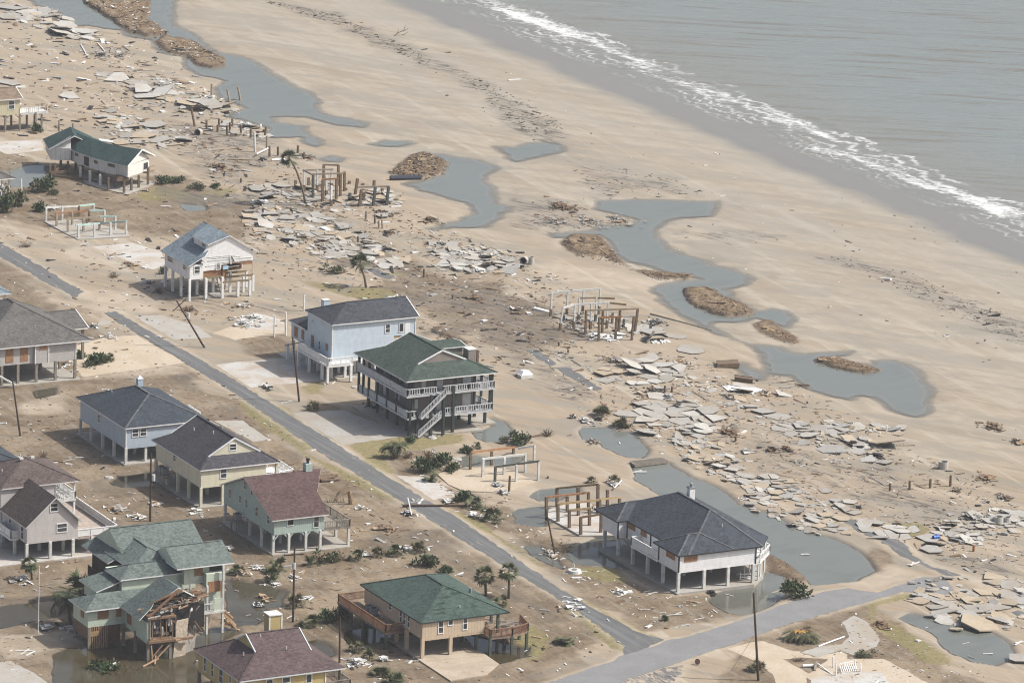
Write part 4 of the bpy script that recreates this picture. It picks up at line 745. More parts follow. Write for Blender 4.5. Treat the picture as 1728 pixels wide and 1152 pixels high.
# ------------------------------------------------------------------ beige house with green hip roof
h = thing('stilt_house', 'beige house with patched green hip roof between two brown timber decks', 'house', (-81.65, -133.5, 0))
slab(h, 0, 0, 0, 0, .05, CONCB, [(-.5, -.9), (8.1, -2), (8, 2), (8.3, 9), (-.3, 9)], .35); slab(h, 0, 0, 0, 0, .03, CONCB, [(-.5, -.9), (-.5, -9), (4.5, -8.6), (8, -5.3), (8.1, -2)], .2)
walls(h, 0, 8.6, 0, 16.3, 2.5, 4.65, S_BEIGE)
r = roof_hip(h, -.35, 11.95, -.25, 16.9, 4.7, .39, sh=R_TEAL, trim=DARKP); MB().cyl((9.6, 6, 5.5), (9.6, 6, 6.3), .22).build('vent_stack', METAL, r); vents(r, [(5.9, 1.6, 5.3)])
m = MB()
for x, y, lx in ((2.2, .9, 1.6), (2.4, 1.6, 2.6), (3.6, 2.6, 1.2), (7.5, 1.4, .8), (4.4, 3.6, 1.5), (6, 4.1, 2.0), (8.6, 2.6, .7), (5.6, 5.0, 1.6), (9.2, 3.4, .9)):
    for k in range(3): z = 4.7 + .39 * (y + .25 + k * .12) + .035; m.box(x + rnd.uniform(-.3, .3), x + lx * rnd.uniform(.5, 1), y + k * .12, y + k * .12 + .1, z - .02, z + .005)
m.build('torn_shingle_patch', m_shingle('bare_felt', (.045, .07, .06)), r)
win(h, 'F', 0, 2.25, 2.85, 3.05, 4.5, 'w'); win(h, 'F', 0, 3.6, 4.15, 3.95, 4.55); win(h, 'F', 0, 5.65, 6.15, 3.15, 4.6, 'w')
win(h, 'L', 0, 9.4, 8.5, 3.75, 4.4); win(h, 'L', 0, 6.2, 5.6, 3.0, 4.4, 'w'); win(h, 'L', 0, 5.2, 4.6, 3.0, 4.4, 'w'); win(h, 'L', 0, 4.0, 3.4, 3.0, 4.4, 'w'); win(h, 'L', 0, 15.2, 14.4, 2.6, 4.4, 'd', S_BEIGE)
RW = m_wood('brown_rail', (.24, .13, .08))
d = deck(h, -2.5, 0, 5.1, 18.9, 2.1, DECKW); railing(d, [(0, 5.2), (-2.4, 5.2), (-2.4, 18.8), (1.3, 18.8)], 2.1, RW, 1.0, False, .16, 3.2); ac_unit(h, -.7, 12.2, 2.1, .9); ac_unit(h, -.8, 13.3, 2.1, .8)
d = deck(h, 0, 0, 0, 0, 2.1, DECKW, [(8.6, 1.6), (8.8, -1.4), (11.7, -1.6), (14.4, -.6), (15.2, 3), (13, 6), (8.6, 6)]); railing(d, [(8.7, 1.5), (8.8, -1.4), (11.7, -1.6), (14.4, -.6), (15.1, 2.9)], 2.1, RW, 1.0, False, .16)
m = MB()
for k in range(26): x, y = rnd.uniform(9.5, 13.8), rnd.uniform(0, 4.5); a = rnd.uniform(0, 6.3); L = rnd.uniform(.5, 1.2); m.beam((x - L * math.cos(a), y - L * math.sin(a), 2.2 + rnd.random() * .4), (x + L * math.cos(a), y + L * math.sin(a), 2.2 + rnd.random() * .4), .15, .05)
m.build('loose_boards', PILEG, d)
stilts(h, [(-2.3, 5.3, -.8, 2), (-2.3, 8.6, -.8, 2), (-2.3, 11.8, -.8, 2), (-2.3, 15.2, -.8, 2), (-2.3, 18.6, -.8, 2), (8.8, -1.3, -.8, 3.1), (11.7, -1.5, -.8, 2), (14.3, -.5, -.8, 2), (15, 2.8, -.8, 2), (12.5, 2, -.8, 2), (10.5, .1, -.8, 4.7), (11.6, 4, -.8, 4.7), (7.6, 4), (7.8, .6)], 0, 2.4, m_wood('green_treated_post', (.10, .115, .085)), .3)
stilts(h, [(.15, .15), (4, .15), (0, 4.2), (0, 7), (0, 11), (0, 15.5), (4, 6), (4, 12)], 0, 2.5, S_BEIGE, .42); beams(h, [((.2, .15, 2.38), (4.9, .15, 2.38)), ((5, .2, 2.38), (8.4, .2, 2.38))], S_BEIGE, .35, .24)

# ------------------------------------------------------------------ yellow house at the frame's foot
h = thing('stilt_house', 'yellow house with plum brown roof cut by the bottom edge of the picture', 'house', (-110.9, -131.8, 0))
walls(h, -1, 9.9, -14.7, -2.1, 2.2, 4.95, S_YEL); corner_boards(h, [(-1, -14.7), (9.9, -14.7)], 2.2, 4.9)
r = roof_hip(h, -1.5, 12.4, -15.1, -1.7, 5.0, .51, 'x', g=3.9, gb=3.2, sh=R_PLUM, gw=S_YEL, trim=m_plain('pale_blue_trim', (.55, .6, .62), .1)); vents(r, [(6.2, -11.5, 6.9), (3.9, -9.0, 8.0), (1.2, -10.2, 6.4)])
chimney(h, 7.6, -4.6, 1.6, 6.0, 9.2, S_YEL, False, 1.6); MB().box(6.7, 8.5, -5.5, -3.7, 9.2, 9.32).build('chimney_cap', OFFW, h)
for x in (6.8, 8.4): MB().box(x - .08, x + .08, -5.44, -5.3, 6, 9.2).build('corner_board', WHITE, h)
for x0, x1 in ((2.2, 2.95), (4.3, 5.2), (7.4, 8.05)): win(h, 'F', -14.7, x0, x1, 3.3 if x0 < 7 else 2.6, 4.6, 'w')
for y0, y1 in ((-4.4, -3.8), (-6.6, -6.0), (-9.3, -8.3), (-11.8, -11.2), (-14.1, -13.5)): win(h, 'L', -1, y0, y1, 2.9, 4.5, 'w')
d = deck(h, 9.9, 13.4, -14.6, -8, 2.3, DECKW); railing(d, [(10, -14.5), (13.3, -14.5), (13.3, -8)], 2.3, PILEG, 1.0, False, .2); stilts(h, [(12, -14.2), (12, -8.5)], 2.3, 5.0, DARKP, .2, 'porch_post')
stilts(h, [(-.9, -14.6), (-.9, -10), (-.9, -6), (-.9, -2.2), (4, -2.2), (9.5, -2.2), (4, -14.6), (9.5, -14.6), (13, -14.3), (13, -8.3)], -.8, 2.3, PILEG, .34)
# ------------------------------------------------------------------ mint house torn open by the surge
h = thing('wrecked_house', 'mint green house with its front corner torn off and rooms hanging open', 'house', (-113.0, -114.5, 0))
walls(h, -4.9, .1, .4, 5, 2.5, 4.75, S_MINT); win(h, 'F', .4, -3.6, -2.15, 3.45, 4.55, 'p'); win(h, 'F', .4, -1.15, -.45, 3.45, 4.6, 'p'); win(h, 'L', -4.9, 2.6, 1.6, 3.35, 4.55, 'p')
roof_hip(h, -5.5, 4, -.2, 5.2, 4.85, .45, 'x', sh=R_GG, gb=0, seam=False)
MB().hexa([(0, -6.5, 1.9), (.25, -6.5, 1.9), (.25, 3, 2.3), (0, 3, 2.3)], [(0, -6.5, 4.6), (.25, -6.5, 4.6), (.25, 3, 4.7), (0, 3, 4.7)]).build('wall', S_MINT, h); win(h, 'L', 0, -.45, -1.75, 2.85, 4.1, 'p')
m = MB(); q = [(-.85, -.1, 4.95), (-.85, -6.1, 4.95), (.9, -5.6, 6.15), (1.7, -4.8, 6.7), (2.4, -5.4, 7.2), (3.3, -5.9, 7.8), (4.35, -6, 8.5), (4.35, -1.0, 8.5)]
m.hexa([(x, y, z - .15) for x, y, z in q], q); q2 = [(4.35, -1.0, 8.5), (4.35, -6, 8.5), (5.4, -5.6, 7.8), (6.6, -4.4, 7.0), (7.6, -3.6, 6.3), (7.6, -.6, 6.3)]; m.hexa([(x, y, z - .15) for x, y, z in q2], q2)
m.m = [1] * len(m.m); m.m[1] = 0; m.m[11] = 0; rf = m.build('roof', [R_GG, OFFW], h)
m = MB()
for k in range(9): y0 = -4.7 - .22 * k; x0 = 1.2 + .2 * k; m.beam((x0, y0, 6.25 + .18 * k), (x0 + 2.0, y0 + .1, 7.5 + .1 * k), .08, .18)
for k in range(0): m.beam((3.6 + .45 * k, -6.2 + .15 * k, 8.0 - .18 * k), (4.0 + .45 * k, -3.2, 8.2 - .22 * k), .1, .22)
m.beam((.2, -6.3, 5.2), (4.2, -6.4, 8.3), .14, .3); m.build('broken_rafters', m_wood('torn_timber', (.27, .155, .09)), rf)
m = MB(); m.box(.3, 3.6, -6.7, -2, 2.2, 2.42); m.box(.1, 6, -6.9, -6.6, 1.95, 2.25); m.box(.2, 3.8, -6.7, -3, 4.95, 5.2); m.build('torn_floor', m_wood('floor_timber', (.25, .16, .10)), h)
m = MB(); m.box(.3, .5, -6.5, -2.5, 2.4, 5); m.box(.3, 3.7, -3.2, -3, 2.4, 5.0); m.build('room_wall', m_plain('grey_plaster', (.42, .41, .40), .4), h)
m = MB()
for k in (0, 1, 4, 6, 8, 9): x = .35 + k * .38; m.beam((x, -6.6, 2.4), (x + rnd.uniform(-.08, .08), -6.6 + rnd.uniform(0, .5), 5.0), .09)
m.build('wall_stud', m_wood('stud_timber', (.24, .165, .11)), h)
m = MB()
for k in range(16): x, y, z = rnd.uniform(.6, 3.4), rnd.uniform(-6.5, -5), rnd.uniform(2.5, 3.9); s_ = rnd.uniform(.15, .4); m.box(x, x + s_, y, y + s_, z, z + s_ * rnd.uniform(.8, 3))
for k in range(10): x, y = rnd.uniform(.6, 6), rnd.uniform(-6.3, -4); s_ = rnd.uniform(.15, .45); m.hexa([(x, y, 5.25), (x + s_, y + .1, 5.3), (x + s_, y + s_, 5.2), (x, y + s_, 5.3)], [(x, y, 5.5), (x + s_, y + .1, 5.6), (x + s_, y + s_, 5.7), (x, y + s_, 5.4)])
m.build('household_clutter', m_plain('pale_clutter', (.55, .54, .53), .5), h)
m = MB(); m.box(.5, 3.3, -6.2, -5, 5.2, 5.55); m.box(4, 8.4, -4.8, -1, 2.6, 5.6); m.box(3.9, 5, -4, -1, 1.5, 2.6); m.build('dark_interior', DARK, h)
m = MB()
for k in range(150):
    x, y = rnd.uniform(.3, 8.6), rnd.uniform(-6.9, -3.4); y += max(0, x - 4) * .4; a = rnd.gauss(0, .45) + (1.4 if rnd.random() < .2 else 0); L = rnd.uniform(.25, 1.3); z = 5.15 + min(x, 5) * .2 + rnd.uniform(0, .9) * (1 - abs(x - 4) / 6)
    m.beam((x - L * math.cos(a), y - L * math.sin(a) * .6, z + rnd.uniform(-.25, .25)), (x + L * math.cos(a), y + L * math.sin(a) * .6, z + rnd.uniform(-.25, .25)), rnd.uniform(.05, .1), rnd.uniform(.08, .2), rnd.choice((0, 0, 0, 1, 2, 3)))
for k in range(45):
    x, y, z = rnd.uniform(3.8, 8.2), rnd.uniform(-5.6, -2.5), rnd.uniform(2.4, 5.2); a = rnd.uniform(-1.4, 1.4); L = rnd.uniform(.2, .9); m.beam((x - L * math.cos(a), y, z - L * math.sin(a)), (x + L * math.cos(a), y - .2, z + L * math.sin(a)), .07, .14, rnd.choice((0, 1, 2, 3, 3)))
m.build('splintered_lumber', [m_wood('splinter_timber', (.32, .20, .125)), m_plain('grey_splinter', (.33, .31, .28), .3), m_plain('pale_splinter', (.60, .58, .55), .2), DARK], h)
m = MB()
for k in range(5): m.hexa([(6.6 + k * .4, -3.9 + .2 * k, 5.3), (7.0 + k * .4, -3.7 + .2 * k, 5.3), (7.0 + k * .4, -3.6 + .2 * k, 5.35), (6.6 + k * .4, -3.8 + .2 * k, 5.35)], [(5.0 + k * .42 + rnd.uniform(-.2, .2), -5.6 + k * .2, -.3), (5.5 + k * .42, -5.5 + k * .2, -.3), (5.5 + k * .42, -5.4 + k * .2, -.3), (5 + k * .42, -5.5 + k * .2, -.3)])
m.build('hanging_panel', m_plain('grey_sheet', (.27, .25, .225), .35), h)
m = MB(); m.hexa([(3.5, -6.6, -.3), (5.4, -6, -.3), (5.5, -5.8, -.3), (3.6, -6.4, -.3)], [(3.9, -6.6, 4.4), (5.9, -5.6, 4.2), (6, -5.4, 4.2), (4, -6.4, 4.4)]); m.build('fallen_wall', m_plain('tan_panel', (.40, .34, .27), .4), h)
m = MB()
for a, b in (((.3, -6.6, 2), (3.2, -6.6, 2)), ((1.6, -7.6, 1.9), (-.2, -7.2, -.3)), ((2.6, -7.5, 1.8), (.2, -7.6, -.3)), ((-1.4, -8.6, -.2), (1.2, -7.4, .2)), ((.3, -8.4, -.2), (1, -7, .4)), ((3.6, -7, 2.1), (6.2, -6.4, 2.2)), ((.2, -7.4, 1.9), (.4, -7.5, -.3))): m.beam(a, b, .16)
m.build('broken_brace', m_wood('brace_timber', (.42, .28, .18)), h)
# stem of the house: upper blocks
walls(h, .6, 8.8, 2.8, 8, 4.6, 7.5, S_MINT); win(h, 'L', .6, 4.3, 3.6, 6.2, 6.9, 'p')
roof_hip(h, .2, 10, 2.4, 7.3, 7.45, .46, 'x', sh=R_GG, gb=0)
walls(h, 8.6, 14.2, 1.9, 8, 6.0, 8.5, S_MINT); walls(h, 11.2, 13.5, .9, 3, 5.6, 7.4, S_MINT); win(h, 'F', 1.9, 10.0, 11.1, 7.0, 8.3, 'p'); win(h, 'F', .9, 11.45, 13.3, 5.0, 6.4, 'p'); win(h, 'F', 1.9, 12, 13.9, 7.2, 8.2, 'o', S_MINT)
roof_hip(h, 7.2, 15, .9, 8.6, 8.5, .47, 'x', sh=R_GG, gw=S_MINT, g=0, gb=0, rake=False); roof_hip(h, 2.6, 10, 4, 13, 7.95, .42, 'y', 99, 0, R_GG, gw=S_MINT, rake=False)
walls(h, 4.6, 14, 10.4, 18, 2.6, 8.3, S_MINT); roof_hip(h, 3.6, 14.9, 9.6, 18.4, 8.2, .52, 'x', 0, 0, R_GG, gw=S_MINT, rake=False)
m = MB(); q = [(1.6, 9.6, 7.4), (4.2, 9.6, 8.5), (4.2, 18, 8.5), (1.6, 18, 7.4)]; m.hexa([(x, y, z - .15) for x, y, z in q], q); m.m = [1] * 6; m.m[1] = 0; m.build('skirt_roof', [R_GG, OFFW], h)
m = MB(); q = [(-2.9, 2.6, 6.2), (.6, 3.2, 7.0), (.6, 8, 7.0), (-2.9, 8.2, 6.2)]; m.hexa([(x, y, z - .15) for x, y, z in q], q); m.m = [1] * 6; m.m[1] = 0; m.build('skirt_roof', [R_GG, OFFW], h)
walls(h, -2.2, .6, 4.4, 8, 4.4, 6.3, S_MINT)
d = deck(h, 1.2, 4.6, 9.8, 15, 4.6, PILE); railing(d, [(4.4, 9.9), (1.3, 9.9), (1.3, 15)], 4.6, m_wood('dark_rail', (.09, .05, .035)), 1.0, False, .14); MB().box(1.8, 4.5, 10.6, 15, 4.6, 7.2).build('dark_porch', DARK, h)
d = deck(h, 9.6, 13.5, .3, 4, 2.65, OFFW); walls(h, 12.1, 13.4, .4, .55, 2.65, 4.3, S_MINT, 'balcony_wall'); railing(d, [(9.8, .4), (11.9, .4)], 2.65, OFFW, 1.0, False, .3); MB().box(11.2, 13.3, 1.4, 1.6, 2.65, 5).build('porch_back_wall', S_MINT, h)
stilts(h, [(13.3, .5, -.8, 8.4), (11.2, .6, -.8, 6), (9.6, 2, -.8, 6)], 0, 1, OFFW, .26, 'porch_post')
stilts(h, [(-4.7, .5), (-.2, .2), (.2, -6.4), (3.1, -6.5), (3, -2), (0, -3), (6, 2), (9, 3), (13, 4), (6, 8), (5, 12), (13.5, 12), (9, 12), (13.5, 17), (-4.6, 4.8)], -.9, 2.5, PILEG, .32)
m = MB()
for k in range(11): x = -4.7 + k * .24; m.beam((x, .45, -.3), (x, .45, 2.5), .09)
m.box(-4.8, -3.4, .35, .5, 1.3, 1.9); m.build('bare_studs', TIMB, h); MB().box(-3.2, -.5, .5, .7, 0, 2.5).build('ground_floor_wall', m_wood('brown_ply', (.15, .085, .06)), h); MB().box(-4.85, -4.7, .6, 4.6, .9, 2.5).build('ground_floor_wall', m_wood('brown_ply2', (.24, .15, .10)), h)
m = MB()
for k in range(14): a = rnd.uniform(-.9, -.2); x, y, z = 14.2 + rnd.uniform(-.4, .8), 1 + rnd.uniform(-.6, .6), .2 + rnd.random() * 1.5; m.beam((x - math.cos(a) * .8, y, z - math.sin(a)), (x + math.cos(a) * .8, y + .2, z + math.sin(a)), .12, .2)
o = m.build('lumber_heap', m_wood('heap_timber', (.45, .30, .18))); o.location = h.location; tag(o, 'heap of splintered orange lumber in brown water beside the torn mint house', 'lumber heap')

# ------------------------------------------------------------------ white house with the ripped-off lower floor
h = thing('stilt_house', 'white house with pale blue grey roof and torn lower siding above loose beams', 'house', (-35.8, 40.0, 0))
walls(h, 0, 2.3, 0, 9.6, 3.25, 5.6, S_WHITE); walls(h, 2.3, 10.8, 4, 9.6, 3.25, 5.6, S_WHITE); win(h, 'F', 0, .8, 1.65, 4.25, 5.3, 'w'); win(h, 'L', 0, 8.45, 6.7, 4.45, 5.4, 'w'); win(h, 'L', 0, 2.45, 1.45, 4.5, 5.5, 'w')
m = MB(); q = [(2.25, 4.2), (5.7, 4.3), (5.8, 5.1), (11.2, 5.25), (11.2, 6.7), (7, 9.3), (3.5, 8.3), (2.25, 6.6)]; m.hexa([(x, .9, z) for x, z in q], [(x, 1.15, z) for x, z in q]); m.build('wall', S_WHITE, h)
m = MB(); m.box(2.3, 5.8, 1.1, 1.3, 3.1, 4.25); m.box(5.7, 11.1, .95, 1.2, 5.0, 5.3); m.box(6, 6.4, .9, 1.4, 3, 4.6); m.box(9.5, 11, .8, 1.3, 4.75, 5.0); m.build('exposed_sheathing', m_wood('raw_sheathing', (.33, .17, .085)), h)
m = MB(); m.hexa([(6.2, 1.1, 3.6), (9, 1.2, 4.9), (9, 5, 4.9), (6.2, 5, 3.6)], [(6.2, 1.1, 3.7), (9, 1.2, 5), (9, 5, 5), (6.2, 5, 3.7)]); m.box(2.4, 10.6, 3.8, 4, 3.3, 5.6); m.build('fallen_ceiling', m_wood('ceiling_wood', (.12, .06, .035)), h)
m = MB()
for z, x0, x1 in ((4.55, 4.6, 8.8), (4.95, 3, 6.8), (5.35, 5, 10.8), (5.75, 3.4, 10.9), (6.1, 4, 9), (6.35, 3.2, 8.2)): m.box(x0, x1, .84, .9, z, z + .05 + rnd.random() * .06)
m.beam((7.4, .8, 5.0), (7.2, .8, 6.3), .3, .04); m.beam((8.0, .8, 5.3), (7.5, .8, 6.3), .25, .04); m.build('loose_siding', OFFW, h)
MB().box(6.0, 6.9, .7, .9, 4.25, 4.75).build('blue_panel', m_plain('pale_blue_board', (.38, .55, .70), .1), h); win(h, 'F', .9, 4.95, 5.5, 4.35, 5.2, 'w')
m = MB(); pts = [((-.35, -.3), (7, -.3), (7, 10.6), (-.35, 10.6))]
qa = [(-.35, -.35, 5.55), (2.4, -.35, 6.95), (3.4, .55, 7.5), (3.4, 6.4, 7.5), (7, 9, 9.6), (7, 10.6, 9.6), (-.35, 10.6, 5.55)]
qb = [(3.2, .5, 8.5), (7, .6, 9.65), (7, 9, 9.65), (3.2, 6.6, 8.5)]; qc = [(7, .6, 9.65), (12, .6, 6.7), (12, 10.6, 6.7), (7, 10.6, 9.65)]; qd = [(1.9, -.35, 6.55), (2.55, -.35, 5.95), (2.55, 1.0, 5.95), (1.9, 1.0, 6.55)]
for k, q in enumerate((qa, qb, qc, qd)): n0 = len(m.m); m.hexa([(x, y, z - .14) for x, y, z in q], q); m.m[n0:] = [1] * (len(m.m) - n0); m.m[n0 + 1] = 0
m.build('roof', [R_LBLUE, WHITE], h)
dz = MB().box(3.45, 7, .95, 6.3, 7.3, 8.4).build('dormer', S_WHITE, h); win(dz, 'L', 3.45, 3.2, 1.9, 7.75, 8.3, 'w')
stilts(h, [(0, 0), (2.8, 0), (5.5, -.2), (8.1, -.4, 0, 2.4), (10.1, -.5, 0, 2.5), (0, 3.2), (0, 6.4), (0, 9.3), (2.8, 3.4), (5.5, 3.3), (8.1, 2.6), (10.1, 2, 0, 2.5), (11.8, 2.1, 0, 2.5), (11.8, 4.6, 0, 2.5), (5.5, 6.5), (2.8, 9), (5.5, 9), (9, 9), (9, 6)], -.1, 3.3, WHITE, .36)
beams(h, [((5.5, -.3, 2.5), (10.3, -.5, 2.5)), ((6, 2.1, 2.6), (11.8, 2.1, 2.6)), ((6.5, 4.6, 2.6), (11.9, 4.6, 2.6)), ((7, 6.6, 2.6), (11.6, 6.6, 2.6)), ((2.4, 1.1, 3.05), (6, 1.0, 3.1))], m_wood('weathered_beam', (.25, .20, .13)), .18, .32, 'floor_beam')
m = MB(); m.beam((5.5, .5, 2.9), (6.5, 1.0, 1.0), .14, .3); m.beam((5.2, 1.5, 3), (5.4, .2, .6), .1); m.build('hanging_joist', PILE, h); beams(h, [((11.1, 1, 2.5), (11.1, 1, 5))], PILEG, .06, .06, 'drain_pipe')
MB().box(4.5, 9.0, .2, 6, -.05, .07).build('foundation_slab', CONC, h)

# ------------------------------------------------------------------ bent house with the teal roof
h = thing('stilt_house', 'long warm white house with sagging dark teal roof on brown pilings beside a pool', 'house', (-17.4, 113.2, 0))
FL, FR, ML, BL, BR = (2.6, -.2), (8.0, 3.4), (.4, 8), (-1.9, 17.5), (5, 19)
def bentwall(pts, z0s, z1s, name='wall', mat=None):
    m = MB(); n = len(pts)
    for i in range(n - 1):
        (xa, ya), (xb, yb) = pts[i], pts[i + 1]; dx, dy = yb - ya, xa - xb; L = math.hypot(dx, dy); dx, dy = dx / L * .15, dy / L * .15
        m.hexa([(xa, ya, z0s[i]), (xb, yb, z0s[i + 1]), (xb - dx, yb - dy, z0s[i + 1]), (xa - dx, ya - dy, z0s[i])], [(xa, ya, z1s[i]), (xb, yb, z1s[i + 1]), (xb - dx, yb - dy, z1s[i + 1]), (xa - dx, ya - dy, z1s[i])])
    return m.build(name, mat or S_WARMW, h)
side = [(2.6, -.2), (1.2, 4), (0, 8.5), (-.9, 13), (-1.6, 17.2)]
m = MB()
rb = [2.15, 2.0, 1.9, 1.95, 2.1]; rt_ = [4.15, 4.0, 3.9, 4.0, 4.2]
inner = [(8.2, 3.6), (7.2, 8), (6.2, 12), (5.4, 16), (5, 20)]
for i in range(4):
    (a, b), (c, d_) = side[i], side[i + 1]; (e, f), (g_, k) = inner[i], inner[i + 1]
    m.hexa([(a, b, rb[i]), (e, f, rb[i]), (g_, k, rb[i + 1]), (c, d_, rb[i + 1])], [(a, b, rt_[i]), (e, f, rt_[i]), (g_, k, rt_[i + 1]), (c, d_, rt_[i + 1])])
m.poly([(2.6, -.2, 4.15), (8.2, 3.6, 4.3), (5.7, 2.0, 6.2)]); m.build('wall', S_WARMW, h)
eave = [(2.3, -.9, 4.2), (.9, 3.8, 4.05), (-.35, 8.5, 3.95), (-1.3, 13, 4.05), (-1.9, 17.6, 4.3)]; ridge = [(5.9, 1.3, 6.4), (4.4, 5.6, 6.1), (2.9, 9.6, 5.95), (1.6, 13.4, 6.1), (.5, 16.8, 6.4)]; eave2 = [(9.3, 3.6, 4.6), (7.9, 8, 4.4), (6.8, 12, 4.3), (5.9, 16, 4.3), (5.4, 20, 4.4)]
m = MB()
for i in range(4):
    for q in ([eave[i], ridge[i], ridge[i + 1], eave[i + 1]], [ridge[i], eave2[i], eave2[i + 1], ridge[i + 1]]):
        n0 = len(m.m); m.hexa([(x, y, z - .14) for x, y, z in q], q); m.m[n0:] = [1] * 6; m.m[n0 + 1] = 0
m.build('roof', [R_TEAL2, WHITE], h)
MB().beam(eave[0], ridge[0], .1, .22).beam(ridge[0], eave2[0], .1, .22).build('rake_board', WHITE, h)
m = MB(); q = [(-4.6, 16.3), (-1.6, 14.6), (1.0, 22), (-2.4, 24)]; m.prism(q, 2.2, 4.3); m.poly([(-4.6, 16.3, 4.3), (-1.6, 14.6, 4.3), (-1.2, 15.6, 6.3)]); m.build('wall', S_WARMW, h)
m = MB(); q1 = [(-5.0, 16.2, 4.1), (-1.0, 14.6, 6.5), (1.2, 21.5, 6.5), (-2.9, 24, 4.1)]; q2 = [(-1.0, 14.6, 6.5), (2.6, 14.5, 4.8), (4.6, 20, 4.8), (1.2, 21.5, 6.5)]
for q in (q1, q2): n0 = len(m.m); m.hexa([(x, y, z - .14) for x, y, z in q], q); m.m[n0:] = [1] * 6; m.m[n0 + 1] = 0
m.build('roof', [R_TEAL2, WHITE], h); MB().beam((-5.0, 16.15, 4.05), (-1.0, 14.5, 6.45), .1, .22).build('rake_board', WHITE, h)
def sidewin(f0, f1, z0, z1, nm, mat, fr=None):
    def pt(f): i = min(int(f), 3); t_ = f - i; return Vector((side[i][0] * (1 - t_) + side[i + 1][0] * t_, side[i][1] * (1 - t_) + side[i + 1][1] * t_, 0))
    a, b = pt(f0), pt(f1); n_ = Vector((b.y - a.y, a.x - b.x, 0)).normalized() * -.06; m = MB(); m.hexa([a + n_ + Vector((0, 0, z0)), b + n_ + Vector((0, 0, z0)), b - n_ + Vector((0, 0, z0)), a - n_ + Vector((0, 0, z0))], [a + n_ + Vector((0, 0, z1)), b + n_ + Vector((0, 0, z1)), b - n_ + Vector((0, 0, z1)), a - n_ + Vector((0, 0, z1))]); return m.build(nm, mat, h)
sidewin(.75, 1.15, 3.2, 3.8, 'window', m_glass()); sidewin(.5, .72, 3.2, 3.7, 'window', OFFW); sidewin(2.3, 2.6, 2.1, 3.7, 'doorway', m_plain('dark_brown_door', (.06, .035, .028))); sidewin(1.75, 1.95, 3.0, 3.5, 'window', m_glass()); sidewin(3.0, 3.25, 3.2, 3.75, 'window', m_glass())
m = MB(); m.beam((6.8, 2.55, 3.2), (7.7, 3.1, 3.2), .1, 1.0); m.build('window', m_glass(), h)
stilts(h, [(1.1, -2.2), (3, -.9), (5, .6), (7.4, 2.2, 0, 3), (-.6, .6), (1.2, 1.9), (3.2, 3.2), (-.6, 4.1, 0, 1.9), (5, 8), (2.9, 12.9), (0, 13.1), (-2.2, 14.4), (-4.8, 13.9), (-6, 13.2), (-2.4, 17.1), (0, 16.2)], -.4, 2.2, PILE, .34)
stilts(h, [(-.6, 4.1), (-1.2, 7.1), (-1.6, 10.4)], -.1, 2.0, OFFW, .36); slab(h, 0, 0, 0, 0, .03, CONC, [(1, -3.4), (9.5, 3.2), (6, 12), (0, 14), (-2, 8), (-1.4, 3)], .3)
m = MB()
for a, b in (((-6, 13, .8), (-.5, 12.6, .7)), ((-6.2, 12.6, .3), (-1.4, 9.2, .2)), ((-1.4, 9.2, .2), (1, 4, .1)), ((-4.8, 14, .9), (-1, 16.6, .8))): m.beam(a, b, .2, .4)
m.build('fallen_beam', PILE, h); m = MB(); m.box(.8, 3.0, .2, 2.2, 1.5, 2.2); m.build('hanging_floor', PILE, h)
m = MB(); m.prism([(7.2, 2.4), (9.2, 3.6), (8.2, 5.5), (6.2, 4.4)], 1.9, 2.1); m.beam((7.4, 2.2, 3.0), (9.0, 3.2, 3.0), .12); m.build('deck', DECKW, h)

# ------------------------------------------------------------------ big grey house on the left edge
h = thing('stilt_house', 'wide grey house with grey hip roof and plywood boarded doors at the left edge', 'house', (-70.9, 3.0, 0))
slab(h, -16, 1.2, -.4, 14, .05, CONC)
walls(h, -16, -5.9, .3, 12, 2.95, 5.7, S_GREY); walls(h, -5.9, -3.8, .0, 12, 2.9, 5.7, S_GREY); walls(h, -3.8, .6, .3, 12, 2.8, 5.7, S_GREY); corner_boards(h, [(.6, .3), (-3.8, 0), (-5.9, 0)], 2.85, 5.65)
win(h, 'F', .3, -8.1, -6.95, 3.35, 5.6, 'p'); win(h, 'F', .3, -10.4, -9.2, 3.35, 5.6, 'p'); win(h, 'F', 0, -5.2, -4.05, 4.85, 5.5, 'p')
r = roof_hip(h, -14.5, 2.9, -.3, 19.5, 5.75, .50, sh=R_GREY); roof_hip(h, -2, 6.4, 9.4, 19.6, 4.9, .31, 'x', 0, 0, R_GREY, gw=S_GREY); vents(r, [(-4.6, 3.4, 7.4)])
stilts(h, [(.5, .3), (-2.6, .3), (-5.6, .3), (-8.4, .5), (-11, .3), (-2.6, 6), (.5, 6), (-5.6, 6), (-8.4, 6), (5.8, 10, 0, 4.9), (5.8, 18, 0, 4.9), (.5, 11), (-5.6, 11)], -.1, 2.95, PILEG, .36)
m = MB(); m.beam((-12, -.4, 1.9), (-9.4, -1.0, .3), .5, .2); m.build('fallen_gutter', OFFW, h)

